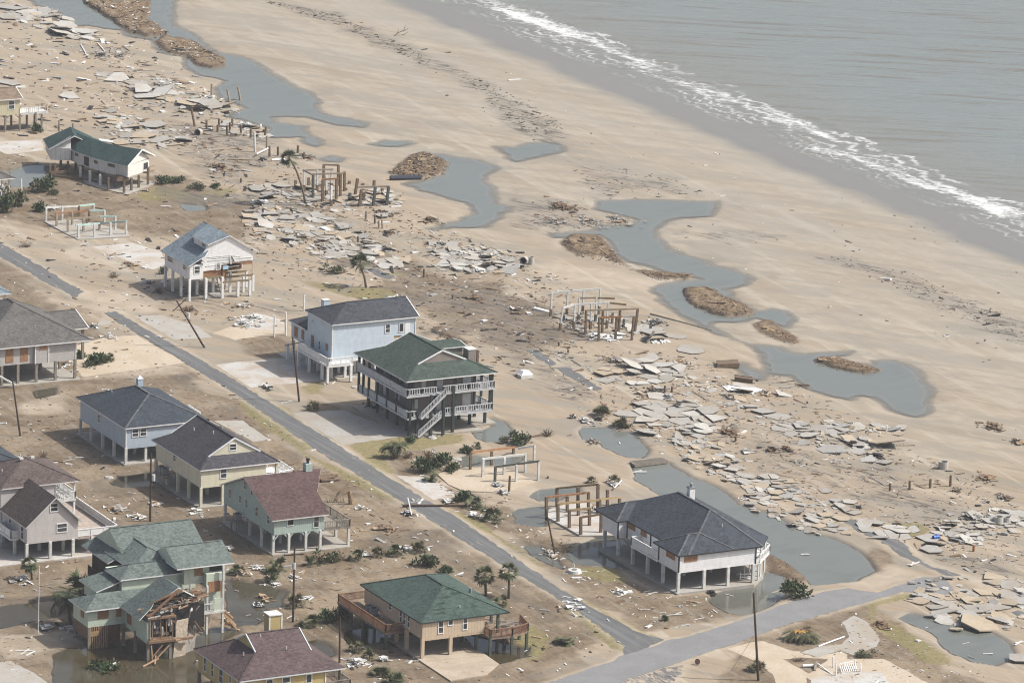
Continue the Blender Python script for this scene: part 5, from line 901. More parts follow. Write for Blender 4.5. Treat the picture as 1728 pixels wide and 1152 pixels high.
# ------------------------------------------------------------------ partial houses at the left edge
h = thing('stilt_house', 'pale yellow house on thin pilings at the top of the left edge', 'house', (-14.4, 162.1, 0))
walls(h, -9, 0, 0, 6, 2.9, 5.8, S_PALEY); win(h, 'F', 0, -2.1, -1.1, 4.0, 5.4, 'w'); d = deck(h, 0, 5.4, 0, 4, 3.0, OFFW); railing(d, [(0, 0), (5.3, .1)], 3.0, OFFW, 1.0, False, .4)
roof_hip(h, -9.4, .3, -.4, 6.4, 5.85, .42, 'x', 0, 0, m_shingle('faded_brown_roof', (.2, .15, .11)), gw=S_PALEY)
stilts(h, [(0, 0), (-2.7, .2), (-5.4, 0), (3, 0), (4.3, 3.6), (5.3, 2.7, 0, 4), (2.8, 3.6), (.2, 4.5), (-2.4, 4.5)], 0, 3.0, PILEG, .3)
m = MB(); m.beam((-2.7, .1, 2.2), (-1.6, .1, 3), .12); m.beam((-2.7, .1, 2.2), (-3.6, .1, 3), .12); m.beam((0, .1, 2.2), (-1, .1, 3), .12); m.beam((0, .1, 2.2), (.9, .1, 3), .12); m.build('knee_brace', PILEG, h)
h = thing('stilt_house', 'pale house corner with grey blue roof and white railed porch cut by the left edge', 'house', (-68.9, 36.5, 0))
walls(h, -8, -1.0, .6, 8, 2.5, 4.7, m_siding('pale_green_siding', (.42, .45, .36))); d = deck(h, -8, .9, -.7, 8, 2.5, WHITE); railing(d, [(-6, -.6), (.8, -.6), (.8, 7)], 2.5, WHITE, 1.0, False, .22); roof_hip(h, -8, 1.6, -1.2, 9, 5.0, .4, sh=R_LBLUE); stilts(h, [(.7, -.5, 0, 5), (.7, 4, 0, 5), (-3, -.5), (-3, 4)], 0, 2.4, WHITE, .24, 'porch_post')
h = thing('stilt_house', 'small white porch with grey roof beside a pool at the left edge', 'house', (-35.2, 115.9, 0))
slab(h, -4.5, .4, -.5, 6, .05, CONC); d = deck(h, -4.2, .2, -.2, 6, 1.15, OFFW); roof_hip(h, -6.2, .9, -.8, 6, 3.05, .38, sh=R_GREY); stilts(h, [(0, 0), (-1.3, 0), (-3.6, 0), (0, 4), (-1.8, 4)], 0, 3.0, OFFW, .22, 'porch_post')
h = thing('stilt_house', 'dark roofed house with a white deck rail cut by the left edge', 'house', (-102.5, -52.5, 0))
walls(h, -9, 0, 1, 11, 2.4, 5.1, S_BGREY); roof_hip(h, -9.5, 1.6, -.2, 12, 5.2, .36, sh=R_SLATE2); d = deck(h, 0, 4.2, 1, 9, 2.5, WHITE); railing(d, [(4.1, 9), (4.1, 1.5), (0, 1.5)], 2.5, WHITE, 1.0, True); stilts(h, [(0, 1), (4, 1.4), (4, 8.6), (-4, 1), (0, 6)], 0, 2.4, OFFW, .34)
# ------------------------------------------------------------------ pilings, frames, poles
def up_at(v, x, y, ref):
    "point seen at a view position in the upright plane through ref that faces the camera"
    X_, Y_ = vp(v, x, y); d = IR * (X_ - 864) - IU * (Y_ - 576) + FW * F_PX; n = np.array([FW[0], FW[1], 0.0])
    t_ = ((np.array(ref) - CAM) @ n) / (d @ n); return Vector(CAM + d * t_)
MATS = {'b': PILE, 'g': PILEG, 'w': OFFW, 't': m_plain('faded_teal_paint', (.36, .50, .46), .2, .7), 'n': TIMB, 'k': POLEM, 'd': m_wood('green_grey_piling', (.085, .10, .09)), 'W': WHITE, 'f': m_wood('faded_beam', (.36, .30, .22)), 'o': m_wood('orange_beam', (.33, .17, .085)), 'y': m_wood('yellow_brown_beam', (.33, .24, .13))}
def frame(label, v, posts, bm_, s=.34, slabs=None, bs=(.17, .27), group=None):
    "posts: (x, base row, top x, top row, material); bm_: (x0, y0, x1, y1, material, post index giving the depth at each end)"
    b0 = gv(v, posts[0][0], posts[0][1]); h = thing('stilt_ruin', label, 'stilt ruin', (b0.x, b0.y, 0), group=group); h['kind'] = 'thing'; o_ = Vector((b0.x, b0.y, 0)); B = []
    for x, y, tx, ty, mk in posts:
        b = gv(v, x, y); top = up_at(v, tx, ty, b); B.append((b, top)); mk2 = mk
        lo = b - Vector((0, 0, .5))
        if len(mk) == 2:
            mid = b + (top - b) * .32; m = MB(); m.beam(lo - o_, mid - o_, s * 1.1); m.build('piling', MATS[mk[0]], h); m = MB(); m.beam(mid - o_, top - o_, s * .8); m.build('piling_top', MATS[mk[1]], h)
        else: m = MB(); m.beam(lo - o_, top - o_, s); m.build('piling', MATS[mk], h)
    for x0, y0, x1, y1, mk, i, j in bm_:
        a = up_at(v, x0, y0, B[i][1]); b = up_at(v, x1, y1, B[j][1]); m = MB(); m.beam(a - o_, b - o_, bs[0], bs[1]); m.build('beam', MATS[mk], h)
    if slabs:
        for vv, ss, mt, z, th in slabs: m = MB(); m.prism([(p[0] - o_.x, p[1] - o_.y) for p in world(vv, ss)], z - th, z); m.build('floor_slab', mt, h)
    return h
frame('ruined piling frame with teal and white beams on a pale slab at left', 23, [(497, 855, 499, 705, 'w'), (612, 915, 612, 765, 'f'), (733, 980, 733, 830, 'f'), (848, 1035, 848, 895, 'w'), (1018, 1030, 1018, 880, 'w'), (1193, 1015, 1195, 870, 'w'), (1362, 1005, 1362, 858, 'w'), (900, 968, 902, 825, 'f'), (780, 900, 780, 750, 'f'), (672, 838, 672, 695, 'w'), (852, 800, 852, 685, 'b'), (963, 870, 963, 740, 'b'), (1075, 955, 1075, 875, 'f'), (1128, 860, 1130, 738, 'w'), (1245, 950, 1247, 802, 'w'), (1015, 735, 1015, 668, 'w'), (940, 880, 940, 830, 'b')],
      [(490, 708, 850, 690, 'w', 0, 10), (850, 688, 1020, 668, 't', 10, 15), (605, 768, 965, 742, 'o', 1, 11), (965, 740, 1135, 737, 't', 11, 13), (725, 832, 1080, 806, 'f', 2, 12), (1080, 804, 1255, 798, 't', 12, 14), (815, 900, 1080, 875, 't', 3, 12), (1080, 875, 1370, 855, 't', 12, 6)], .3, [(23, "480,860 800,830 1380,960 1400,1020 840,1050 700,980", CONC, .05, .2)])
frame('tall brown piling frame with beams left standing behind the leaning palm', 24, [(505, 630, 510, 340, 'b'), (685, 625, 692, 335, 'b'), (618, 690, 625, 420, 'bW'), (378, 575, 380, 280, 'd'), (260, 500, 258, 215, 'bw'), (432, 500, 436, 215, 'bw'), (555, 570, 558, 285, 'bw'), (740, 555, 745, 262, 'b'), (795, 490, 797, 235, 'b'), (620, 470, 627, 205, 'bw'), (516, 430, 522, 140, 'b'), (712, 420, 716, 150, 'b'), (150, 435, 148, 345, 'b'), (320, 435, 322, 312, 'b')],
      [(515, 142, 722, 148, 'b', 10, 11), (245, 215, 645, 203, 'g', 4, 9), (350, 270, 765, 255, 'g', 3, 7), (500, 338, 710, 325, 'o', 0, 1), (745, 265, 800, 235, 'b', 7, 8), (258, 215, 380, 280, 'g', 4, 3)], .36)
frame('leaning grey green piling frame beside the tall brown one', 24, [(930, 550, 970, 325, 'b'), (990, 695, 1020, 470, 'b'), (1050, 625, 1056, 505, 'b'), (1172, 685, 1205, 440, 'd'), (1348, 680, 1382, 430, 'd'), (868, 625, 868, 515, 'd'), (1185, 430, 1190, 348, 'b'), (1290, 525, 1297, 455, 'b'), (860, 395, 860, 355, 'b'), (1040, 412, 1042, 388, 'b')], [(975, 440, 1390, 428, 'g', 1, 4), (1030, 470, 1300, 520, 'b', 1, 7)], .4)
frame('white topped piling frame with rows of bowed beams in mid sand', 25, [(208, 460, 226, 172, 'bw'), (406, 428, 420, 150, 'bw'), (598, 425, 613, 132, 'bw'), (795, 435, 816, 122, 'bw'), (368, 525, 370, 445, 'd'), (550, 530, 556, 232, 'dw'), (752, 528, 770, 235, 'dw'), (318, 630, 362, 358, 'bw'), (492, 620, 505, 318, 'bw'), (693, 612, 706, 302, 'bw'), (890, 606, 908, 292, 'bw'), (955, 545, 966, 415, 'b'), (1095, 600, 1102, 490, 'd'), (633, 675, 642, 385, 'b'), (836, 662, 846, 385, 'b'), (1033, 658, 1055, 378, 'b'), (1228, 660, 1270, 368, 'b'), (793, 755, 802, 475, 'b'), (995, 742, 1012, 468, 'b'), (1192, 748, 1222, 462, 'b'), (1422, 642, 1430, 505, 'd')],
      [(215, 172, 820, 124, 'w', 0, 3), (560, 236, 760, 232, 'f', 5, 6), (780, 234, 990, 242, 'y', 6, 6), (490, 320, 920, 292, 'w', 8, 10), (930, 295, 1130, 316, 'y', 10, 10), (365, 358, 492, 320, 'W', 7, 8), (636, 386, 1280, 365, 'f', 13, 16), (800, 475, 1080, 460, 'o', 17, 18), (1085, 462, 1232, 455, 'w', 18, 19)], .3)
frame('white painted post and beam frame on a sandy slab beside the road', 26, [(888, 490, 896, 310, 'w'), (1095, 468, 1102, 298, 'w'), (1303, 442, 1306, 268, 'w'), (1390, 330, 1393, 180, 'w'), (1008, 540, 1014, 388, 'd'), (1214, 536, 1220, 372, 'w'), (1430, 516, 1435, 335, 'w'), (768, 420, 774, 248, 'b'), (975, 372, 978, 236, 'b'), (1188, 258, 1190, 198, 'b')], [(885, 312, 1315, 265, 'w', 0, 2), (1010, 388, 1442, 332, 'd', 4, 6), (775, 248, 1200, 198, 'o', 7, 9), (1235, 210, 1400, 180, 'w', 3, 3)], .3, [(26, "440,450 760,400 1000,390 1200,430 1400,530 1100,640 700,620 560,560", SANDC, .02, .2)])
frame('brown timber piling frame with a swept slab beside the slate roofed house', 27, [(215, 720, 210, 370, 'b'), (385, 520, 383, 228, 'b'), (552, 635, 548, 365, 'b'), (722, 600, 724, 208, 'b'), (895, 600, 893, 290, 'b'), (1042, 640, 1048, 160, 'b'), (402, 785, 398, 478, 'b'), (732, 690, 730, 440, 'b'), (1078, 655, 1075, 410, 'b'), (1202, 505, 1200, 250, 'b'), (1395, 480, 1398, 385, 'b'), (585, 890, 582, 580, 'b'), (912, 852, 908, 550, 'b'), (770, 1000, 768, 692, 'b'), (1095, 962, 1098, 640, 'b')],
      [(368, 228, 1065, 160, 'y', 1, 5), (208, 372, 905, 293, 'o', 0, 4), (388, 482, 1075, 412, 'y', 6, 8), (1075, 408, 1405, 372, 'y', 8, 10), (575, 584, 920, 548, 'y', 11, 12), (760, 698, 1115, 640, 'b', 13, 14)], .34, [(27, "230,705 250,580 520,500 900,470 1120,600 1230,900 1340,1000 750,1000 590,905", CONCW, .12, .4)], (.18, .27))

def stub(v, x, y, tx, ty, mk='b', label='', group=None, s=.34, name='piling', cat='piling'):
    b = gv(v, x, y); top = up_at(v, tx, ty, b); d = top - b; m = MB(); m.cyl((0, 0, -.4), d, s / 2 * 1.05, s / 2 * .95, 7)
    o = m.build(name, MATS[mk]); o.location = b; return tag(o, label, cat, group)
G1 = 'pilings standing along the upper lagoon'
for q in ((305, 205, 265, 20, 'b'), (425, 235, 423, 140, 'b'), (538, 265, 538, 190, 'b'), (552, 215, 553, 125, 'b'), (640, 298, 636, 195, 'b'), (668, 255, 668, 165, 'b'), (690, 205, 692, 125, 'b'), (780, 292, 784, 195, 'b'), (883, 325, 883, 225, 'b'), (928, 475, 920, 262, 'w'), (1050, 445, 1052, 305, 'f'), (1080, 520, 1078, 410, 'b'), (1167, 510, 1168, 418, 'b'), (1030, 312, 1042, 210, 'b'), (1372, 482, 1376, 405, 'b'), (1440, 548, 1440, 478, 'b'), (583, 182, 583, 148, 'b')): stub(28, *q[:4], q[4], 'bare brown piling in the scattered rows between the lagoon and the leaning palm', G1, .42)
for q in ((620, 492, 622, 425), (718, 530, 700, 452), (771, 520, 754, 438)): stub(18, *q, 'f', 'tilted pale piling rising from the broken slab pile at the lagoon edge', 'pilings in the lagoon slab pile', .4)
for q in ((832, 90, 832, 50), (940, 85, 940, 35), (1053, 75, 1055, 25), (1164, 66, 1167, 4)): stub(12, *q, 'b', 'brown piling of the spaced row across the open sand at right', 'row of pilings on the open sand', .36)
for v, q, mk, l in ((12, (1293, 425, 1294, 390), 'o', 'single orange brown piling stump beside the broken slabs at right'), (17, (1027, 412, 1030, 355), 'b', 'thick piling beside the crossed planks in the slab field'), (17, (1072, 402, 1078, 362), 'b', 'leaning dark piling right of the crossed planks'), (17, (1498, 722, 1499, 690), 'b', 'short dark stump beside the brown root mat'), (17, (326, 92, 326, 66), 'b', 'squat dark stump at the top of the grassy road end'), (17, (390, 137, 389, 118), 'b', 'little dark stump below the grassy road end'),
                    (9, (735, 822, 735, 788), 'b', 'short dark piling below the cracked pavement field'), (9, (1134, 1037, 1136, 985), 'b', 'lone dark piling below the long white slabs'), (5, (1310, 232, 1310, 205), 'b', 'tiny dark piling on sand right of the blue house'), (35, (615, 442, 617, 328), 'g', 'tall grey piling rising behind the teal roofed house'), (35, (757, 432, 759, 360), 'g', 'shorter grey piling rising behind the teal roof peak'), (35, (225, 1122, 222, 940), 'W', 'slim white post beside the small pool at left'),
                    (5, (226, 462, 228, 330), 'W', 'white post left of the hanging wire row'), (5, (297, 452, 296, 310), 'W', 'white post right of the hanging wire row'), (5, (405, 305, 409, 205), 'W', 'tall white post behind the pale blue house'), (26, (1145, 637, 1155, 475), 'b', 'lone brown piling leaning beside the white frame'), (26, (1525, 500, 1524, 478), 'b', 'tiny stump on sand right of the white frame'), (24, (1083, 862, 1085, 755), 'g', 'grey piling left of the white crossbar'), (24, (1198, 922, 1199, 800), 'b', 'brown piling behind the white crossbar'), (24, (1285, 858, 1284, 800), 'b', 'short brown piling right of the white crossbar'), (24, (1251, 988, 1252, 880), 'f', 'thin pale post under the white crossbar'), (24, (1304, 985, 1292, 870), 'f', 'thin leaning pale post right of the crossbar posts'), (18, (770, 925, 770, 903), 'b', 'small dark stump on sand above the cracked slabs'), (11, (892, 822, 894, 780), 'W', 'short white post standing on grey slabs by the lagoon')):
    stub(v, *q, mk, l, None, .34 if mk != 'W' else .26)
def pole(v, x, y, tx, ty, label, arms=(), can=None, r=.16, mk='k', name='utility_pole', cat='utility pole', group=None):
    b = gv(v, x, y); top = up_at(v, tx, ty, b); h = thing(name, label, cat, b, group=group); MB().cyl((0, 0, -.5), top - b, r, r * .7, 8).build('pole', MATS[mk], h)
    for x0, y0, x1, y1 in arms:
        a, c = up_at(v, x0, y0, top), up_at(v, x1, y1, top); MB().beam(a - b, c - b, .1, .12).build('crossarm', MATS[mk], h)
        for f in (.05, .5, .95): q = a + (c - a) * f - b; MB().cyl(q, q + Vector((0, 0, .25)), .05, n=6).build('insulator', METAL, h)
    if can: q = up_at(v, *can, b) - b; MB().cyl(q + Vector((.25, -.2, -.4)), q + Vector((.25, -.2, .45)), .24, n=10).build('transformer', m_plain('pale_grey_metal', (.5, .52, .53), .1, .4), h)
    return h
def guy(h, v, x0, y0, x1, y1):
    o_ = h.location; a = up_at(v, x0, y0, o_) - o_; b = gv(v, x1, y1) - o_; MB().cyl(a, b, .022, n=4).build('guy_wire', METAL, h)
pole(5, 380, 855, 337, 462, 'leaning utility pole with a crossarm in front of the pale blue house', [(290, 515, 412, 488)])
pole(2, 1255, 1032, 1072, 745, 'steeply leaning utility pole beside the road below the white house', [(1048, 812, 1132, 735)], (1130, 835)); 
pole(3, 126, 487, 75, 140, 'bare utility pole on open sand at the left edge', (), None, .15)
pole(3, 912, 1006, 918, 588, 'upright utility pole with a transformer beside the cream house', (), (918, 740))
pole(7, 52, 536, 62, 84, 'upright utility pole with crossarm and transformer behind the yellow house', [(-5, 132, 118, 124)], (42, 195))
pole(7, 334, 782, 338, 508, 'short bare utility pole between the yellow house and the beige house', (), None, .14)
guy(pole(21, 866, 966, 815, 110, 'tall bare utility pole in front of the cross road', (), None, .17), 21, 818, 530, 592, 880)
pole(19, 562, 1002, 466, 560, 'thin leaning pole standing in the ditch beside the brown frame', (), None, .13)
pole(4, 231, 852, 240, 440, 'thin white flagpole beside the mint house palms', (), None, .06, 'W', 'flagpole', 'flagpole')
def lying(v, x0, y0, x1, y1, r, mk, label, name='log', cat='log', dz=0.0, r2=None):
    a, b = gv(v, x0, y0), gv(v, x1, y1); a.z += r + dz; b.z += (r2 or r) + dz; m = MB(); m.cyl((0, 0, 0), b - a, r, r2 or r, 8); o = m.build(name, MATS.get(mk, mk)); o.location = a; return tag(o, label, cat)
o = lying(26, 110, 782, 765, 782, .17, 'k', 'fallen utility pole lying across the road', 'utility_pole', 'utility pole', .1)
for x0, y0, x1, y1 in ((160, 690, 185, 800), (180, 790, 200, 870)): a, b = gv(26, x0, y0 + 60), gv(26, x1, y1); m = MB(); m.beam(a + Vector((0, 0, .9)) - o.location, b + Vector((0, 0, .2)) - o.location, .14); m.build('crossarm', OFFW, o)
lying(10, 1000, 470, 1372, 572, .14, 'g', 'long grey pole lying on sand beside the white topped frame')
lying(21, 545, 275, 1085, 108, .2, 'f', 'long pale pole lying across the brown pool beside the cross road')
lying(9, 930, 447, 1115, 444, .42, m_plain('navy_pipe', (.035, .04, .06), .3, .5), 'thick dark pipe lying below the rubble mound', 'pipe', 'pipe')
lying(12, 435, 952, 580, 898, .1, 'W', 'white pipe lying against the fallen palm', 'pipe', 'pipe'); lying(28, 940, 515, 1070, 450, .14, 'W', 'white beam propped against pilings by the lagoon', 'beam', 'beam', .2); lying(28, 1100, 568, 1240, 560, .2, 'W', 'long white beam lying left of the leaning palm', 'beam', 'beam'); lying(28, 645, 553, 880, 562, .14, 'f', 'long pale log lying on sand below the pilings')
lying(1, 490, 275, 522, 330, .12, 'W', 'left of two white poles lying on the far sand'); lying(1, 592, 265, 638, 318, .12, 'W', 'right of two white poles lying on the far sand')
lying(19, 1130, 390, 1200, 318, .1, 'W', 'white board propped on palmetto stumps beside the frame', 'board', 'board', .3)

# ------------------------------------------------------------------ palms and shrubs
L_PALM = m_leaf('palm_leaf', (.055, .078, .030), (.115, .12, .06)); L_BUSH = m_leaf('bush_leaf', (.035, .062, .022), (.07, .095, .042)); L_DULL = m_leaf('dull_leaf', (.085, .095, .045), (.15, .13, .075)); L_DULL2 = m_leaf('olive_leaf', (.055, .068, .03), (.10, .098, .05)); L_DEAD = m_leaf('dead_leaf', (.15, .105, .06), (.22, .165, .10)); L_BRIGHT = m_leaf('bright_leaf', (.10, .16, .04), (.17, .22, .08)); L_ORANGE = m_leaf('orange_leaf', (.42, .17, .03), (.48, .30, .08))
class Leaf(MB):
    def __init__(s): super().__init__(); s.c = []
    def leaf(s, a, b, w, up, col):
        a, b = Vector(a), Vector(b); d = b - a; sd_ = d.cross(Vector(up))
        if sd_.length < 1e-5: sd_ = d.cross(Vector((1, 0, .3)))
        sd_.normalize(); m_ = a + d * .45; s.poly([a - sd_ * w * .25, m_ - sd_ * w * .5, b, m_ + sd_ * w * .5, a + sd_ * w * .25]); s.c.append(col)
    def done(s, name, mat, parent=None):
        o = s.build(name, mat, parent, recalc=False); at_ = o.data.color_attributes.new('leaf_tone', 'FLOAT_COLOR', 'CORNER'); v = np.ones((len(o.data.loops), 4), np.float32); i = 0
        for f, c in zip(s.f, s.c): v[i:i + len(f), :3] = c; i += len(f)
        at_.data.foreach_set('color', v.ravel()); return o
def frond(L, base, az, el, ln, r, droop=1.0, seg=7, lw=.09, ll=.55, base_w=1.0):
    p = Vector(base); e = el; prev = p; k = r.uniform(.7, 1.25)
    for i in range(seg):
        d = Vector((math.cos(az) * math.cos(e), math.sin(az) * math.cos(e), math.sin(e))); q = prev + d * ln / seg; L.leaf(prev, q + d * .05, .07, (0, 0, 1), k)
        side = Vector((-math.sin(az), math.cos(az), 0)); t_ = (i + .6) / seg; sl = ll * math.sin(math.pi * min(.95, .2 + t_ * .75)) * base_w
        for sg in (-1, 1):
            for f in (.25, .75):
                a = prev.lerp(q, f); L.leaf(a, a + side * sg * sl + d * sl * .55 + Vector((0, 0, -.25 * sl)), lw, (0, 0, 1), k * r.uniform(.75, 1.25))
        prev = q; e -= droop * (1.9 / seg) * (.5 + t_)
def palm_crown(r, n=26, ln=1.7, dead=8):
    L = Leaf()
    for i in range(n): frond(L, (0, 0, 0), r.uniform(0, 6.3), r.uniform(-.3, 1.25), ln * r.uniform(.75, 1.1), r, r.uniform(.6, 1.2))
    return L
def fan_clump(r, n=26, sz=1.0, el=(.1, 1.35), lw=.075):
    "palmetto: stems ending in fans of pointed blades"
    L = Leaf()
    for i in range(n):
        az, e = r.uniform(0, 6.3), r.uniform(*el); d = Vector((math.cos(az) * math.cos(e), math.sin(az) * math.cos(e), math.sin(e))); st_ = Vector((r.uniform(-.25, .25) * sz, r.uniform(-.25, .25) * sz, 0)); c = st_ + d * sz * r.uniform(.35, .7); L.leaf(st_, c, .05, (0, 0, 1), .8); k = r.uniform(.65, 1.3)
        sd_ = d.cross(Vector((0, 0, 1))); sd_ = sd_.normalized() if sd_.length > 1e-4 else Vector((1, 0, 0)); u = sd_.cross(d)
        for j in range(9): a = (j - 4) * .33; L.leaf(c, c + (d * math.cos(a) + sd_ * math.sin(a) - u * .25 * abs(math.sin(a))) * sz * r.uniform(.38, .52) + Vector((0, 0, -.07 * sz)), lw * sz, u, k * r.uniform(.85, 1.15))
    return L
def bush(r, n=420, sz=1.0, leaf=.22, zs=.8):
    L = Leaf(); cl = [Vector((r.gauss(0, .38), r.gauss(0, .38), r.uniform(.15, .85) * zs)) * sz for _ in range(9)]
    for i in range(n):
        c = cl[r.randrange(9)]; v_ = Vector((r.gauss(0, 1), r.gauss(0, 1), r.gauss(0, 1))).normalized(); p = c + v_ * sz * r.uniform(.08, .36)
        if p.z < 0.02: p.z = abs(p.z) * .5
        dr = (v_ + Vector((r.gauss(0, .5), r.gauss(0, .5), r.gauss(0, .5) + .2))).normalized(); L.leaf(p, p + dr * leaf * sz * r.uniform(.7, 1.3), leaf * sz * .55, v_, r.uniform(.6, 1.4))
    for i in range(7): a = r.uniform(0, 6.3); L.leaf((0, 0, 0), (math.cos(a) * .3 * sz, math.sin(a) * .3 * sz, .6 * sz * zs), .04 * sz, (0, 1, 0), .5)
    return L
def twigs(r, n=70, sz=1.0):
    L = Leaf()
    for i in range(n):
        a = r.uniform(0, 6.3); e = r.uniform(.1, 1.3); p = Vector((r.gauss(0, .2), r.gauss(0, .2), 0)) * sz
        for k in range(3): d = Vector((math.cos(a) * math.cos(e), math.sin(a) * math.cos(e), math.sin(e))); q = p + d * sz * r.uniform(.2, .38); L.leaf(p, q, .05 * sz, (0, 1, 0), r.uniform(.5, 1.2)); p = q; a += r.uniform(-.7, .7); e += r.uniform(-.5, .4)
    return L
PROTO = {}
def proto(kind):
    if kind not in PROTO:
        r = random.Random(len(PROTO) * 31 + 5); k = kind[0]
        L = {'f': lambda: fan_clump(r), 'b': lambda: bush(r), 'd': lambda: twigs(r), 'g': lambda: fan_clump(r, 34, 1.0, (.5, 1.5)), 'p': lambda: palm_crown(r, 20, 1.3)}[k]()
        o = L.done('shrub', {'f': (L_PALM, L_DULL, L_PALM)[int(kind[1])], 'b': (L_BUSH, L_DULL2, L_BUSH)[int(kind[1])], 'd': L_DEAD, 'g': L_DULL, 'p': L_PALM}[k]); PROTO[kind] = o.data; bpy.data.objects.remove(o)
    return PROTO[kind]
def shrub(v, x, y, w, hgt, kind, label, group=None, cat='shrub', name='shrub'):
    b = gv(v, x, y); s_ = VIEWS[v][2]; ppm = F_PX / ((np.array(b) - CAM) @ FW); W_ = 1.25 * w / s_ / ppm; Hh = 1.2 * hgt / s_ / ppm
    o = bpy.data.objects.new(name, proto(kind + str(rnd.randrange(3)))); COL.objects.link(o); o.location = b; o.rotation_euler = (0, 0, rnd.uniform(0, 6.3))
    base = {'f': (1.7, 1.0), 'b': (1.5, 1.0), 'd': (1.7, .9), 'g': (1.3, 1.15), 'p': (2.3, 1.2)}[kind]; o.scale = (W_ / base[0], W_ / base[0], Hh / base[1]); return tag(o, label, cat, group)
GA = 'shrubs along the wet ditch'
for x, y, w_, h_, k in ((160, 912, 80, 60, 'f'), (275, 892, 90, 60, 'b'), (435, 882, 80, 80, 'f'), (555, 862, 70, 70, 'f'), (680, 852, 95, 80, 'f'), (805, 832, 90, 75, 'f')): shrub(6, x, y, w_, h_, k, 'green palmetto in the row in front of the seafoam house', GA)
for x, y, w_, h_ in ((215, 892, 50, 38), (345, 880, 60, 32), (490, 850, 60, 30), (600, 848, 50, 26)): shrub(6, x, y, w_, h_, 'd', 'bare brown twigs between the palmettos in front of the seafoam house', 'bare twigs along the wet ditch')
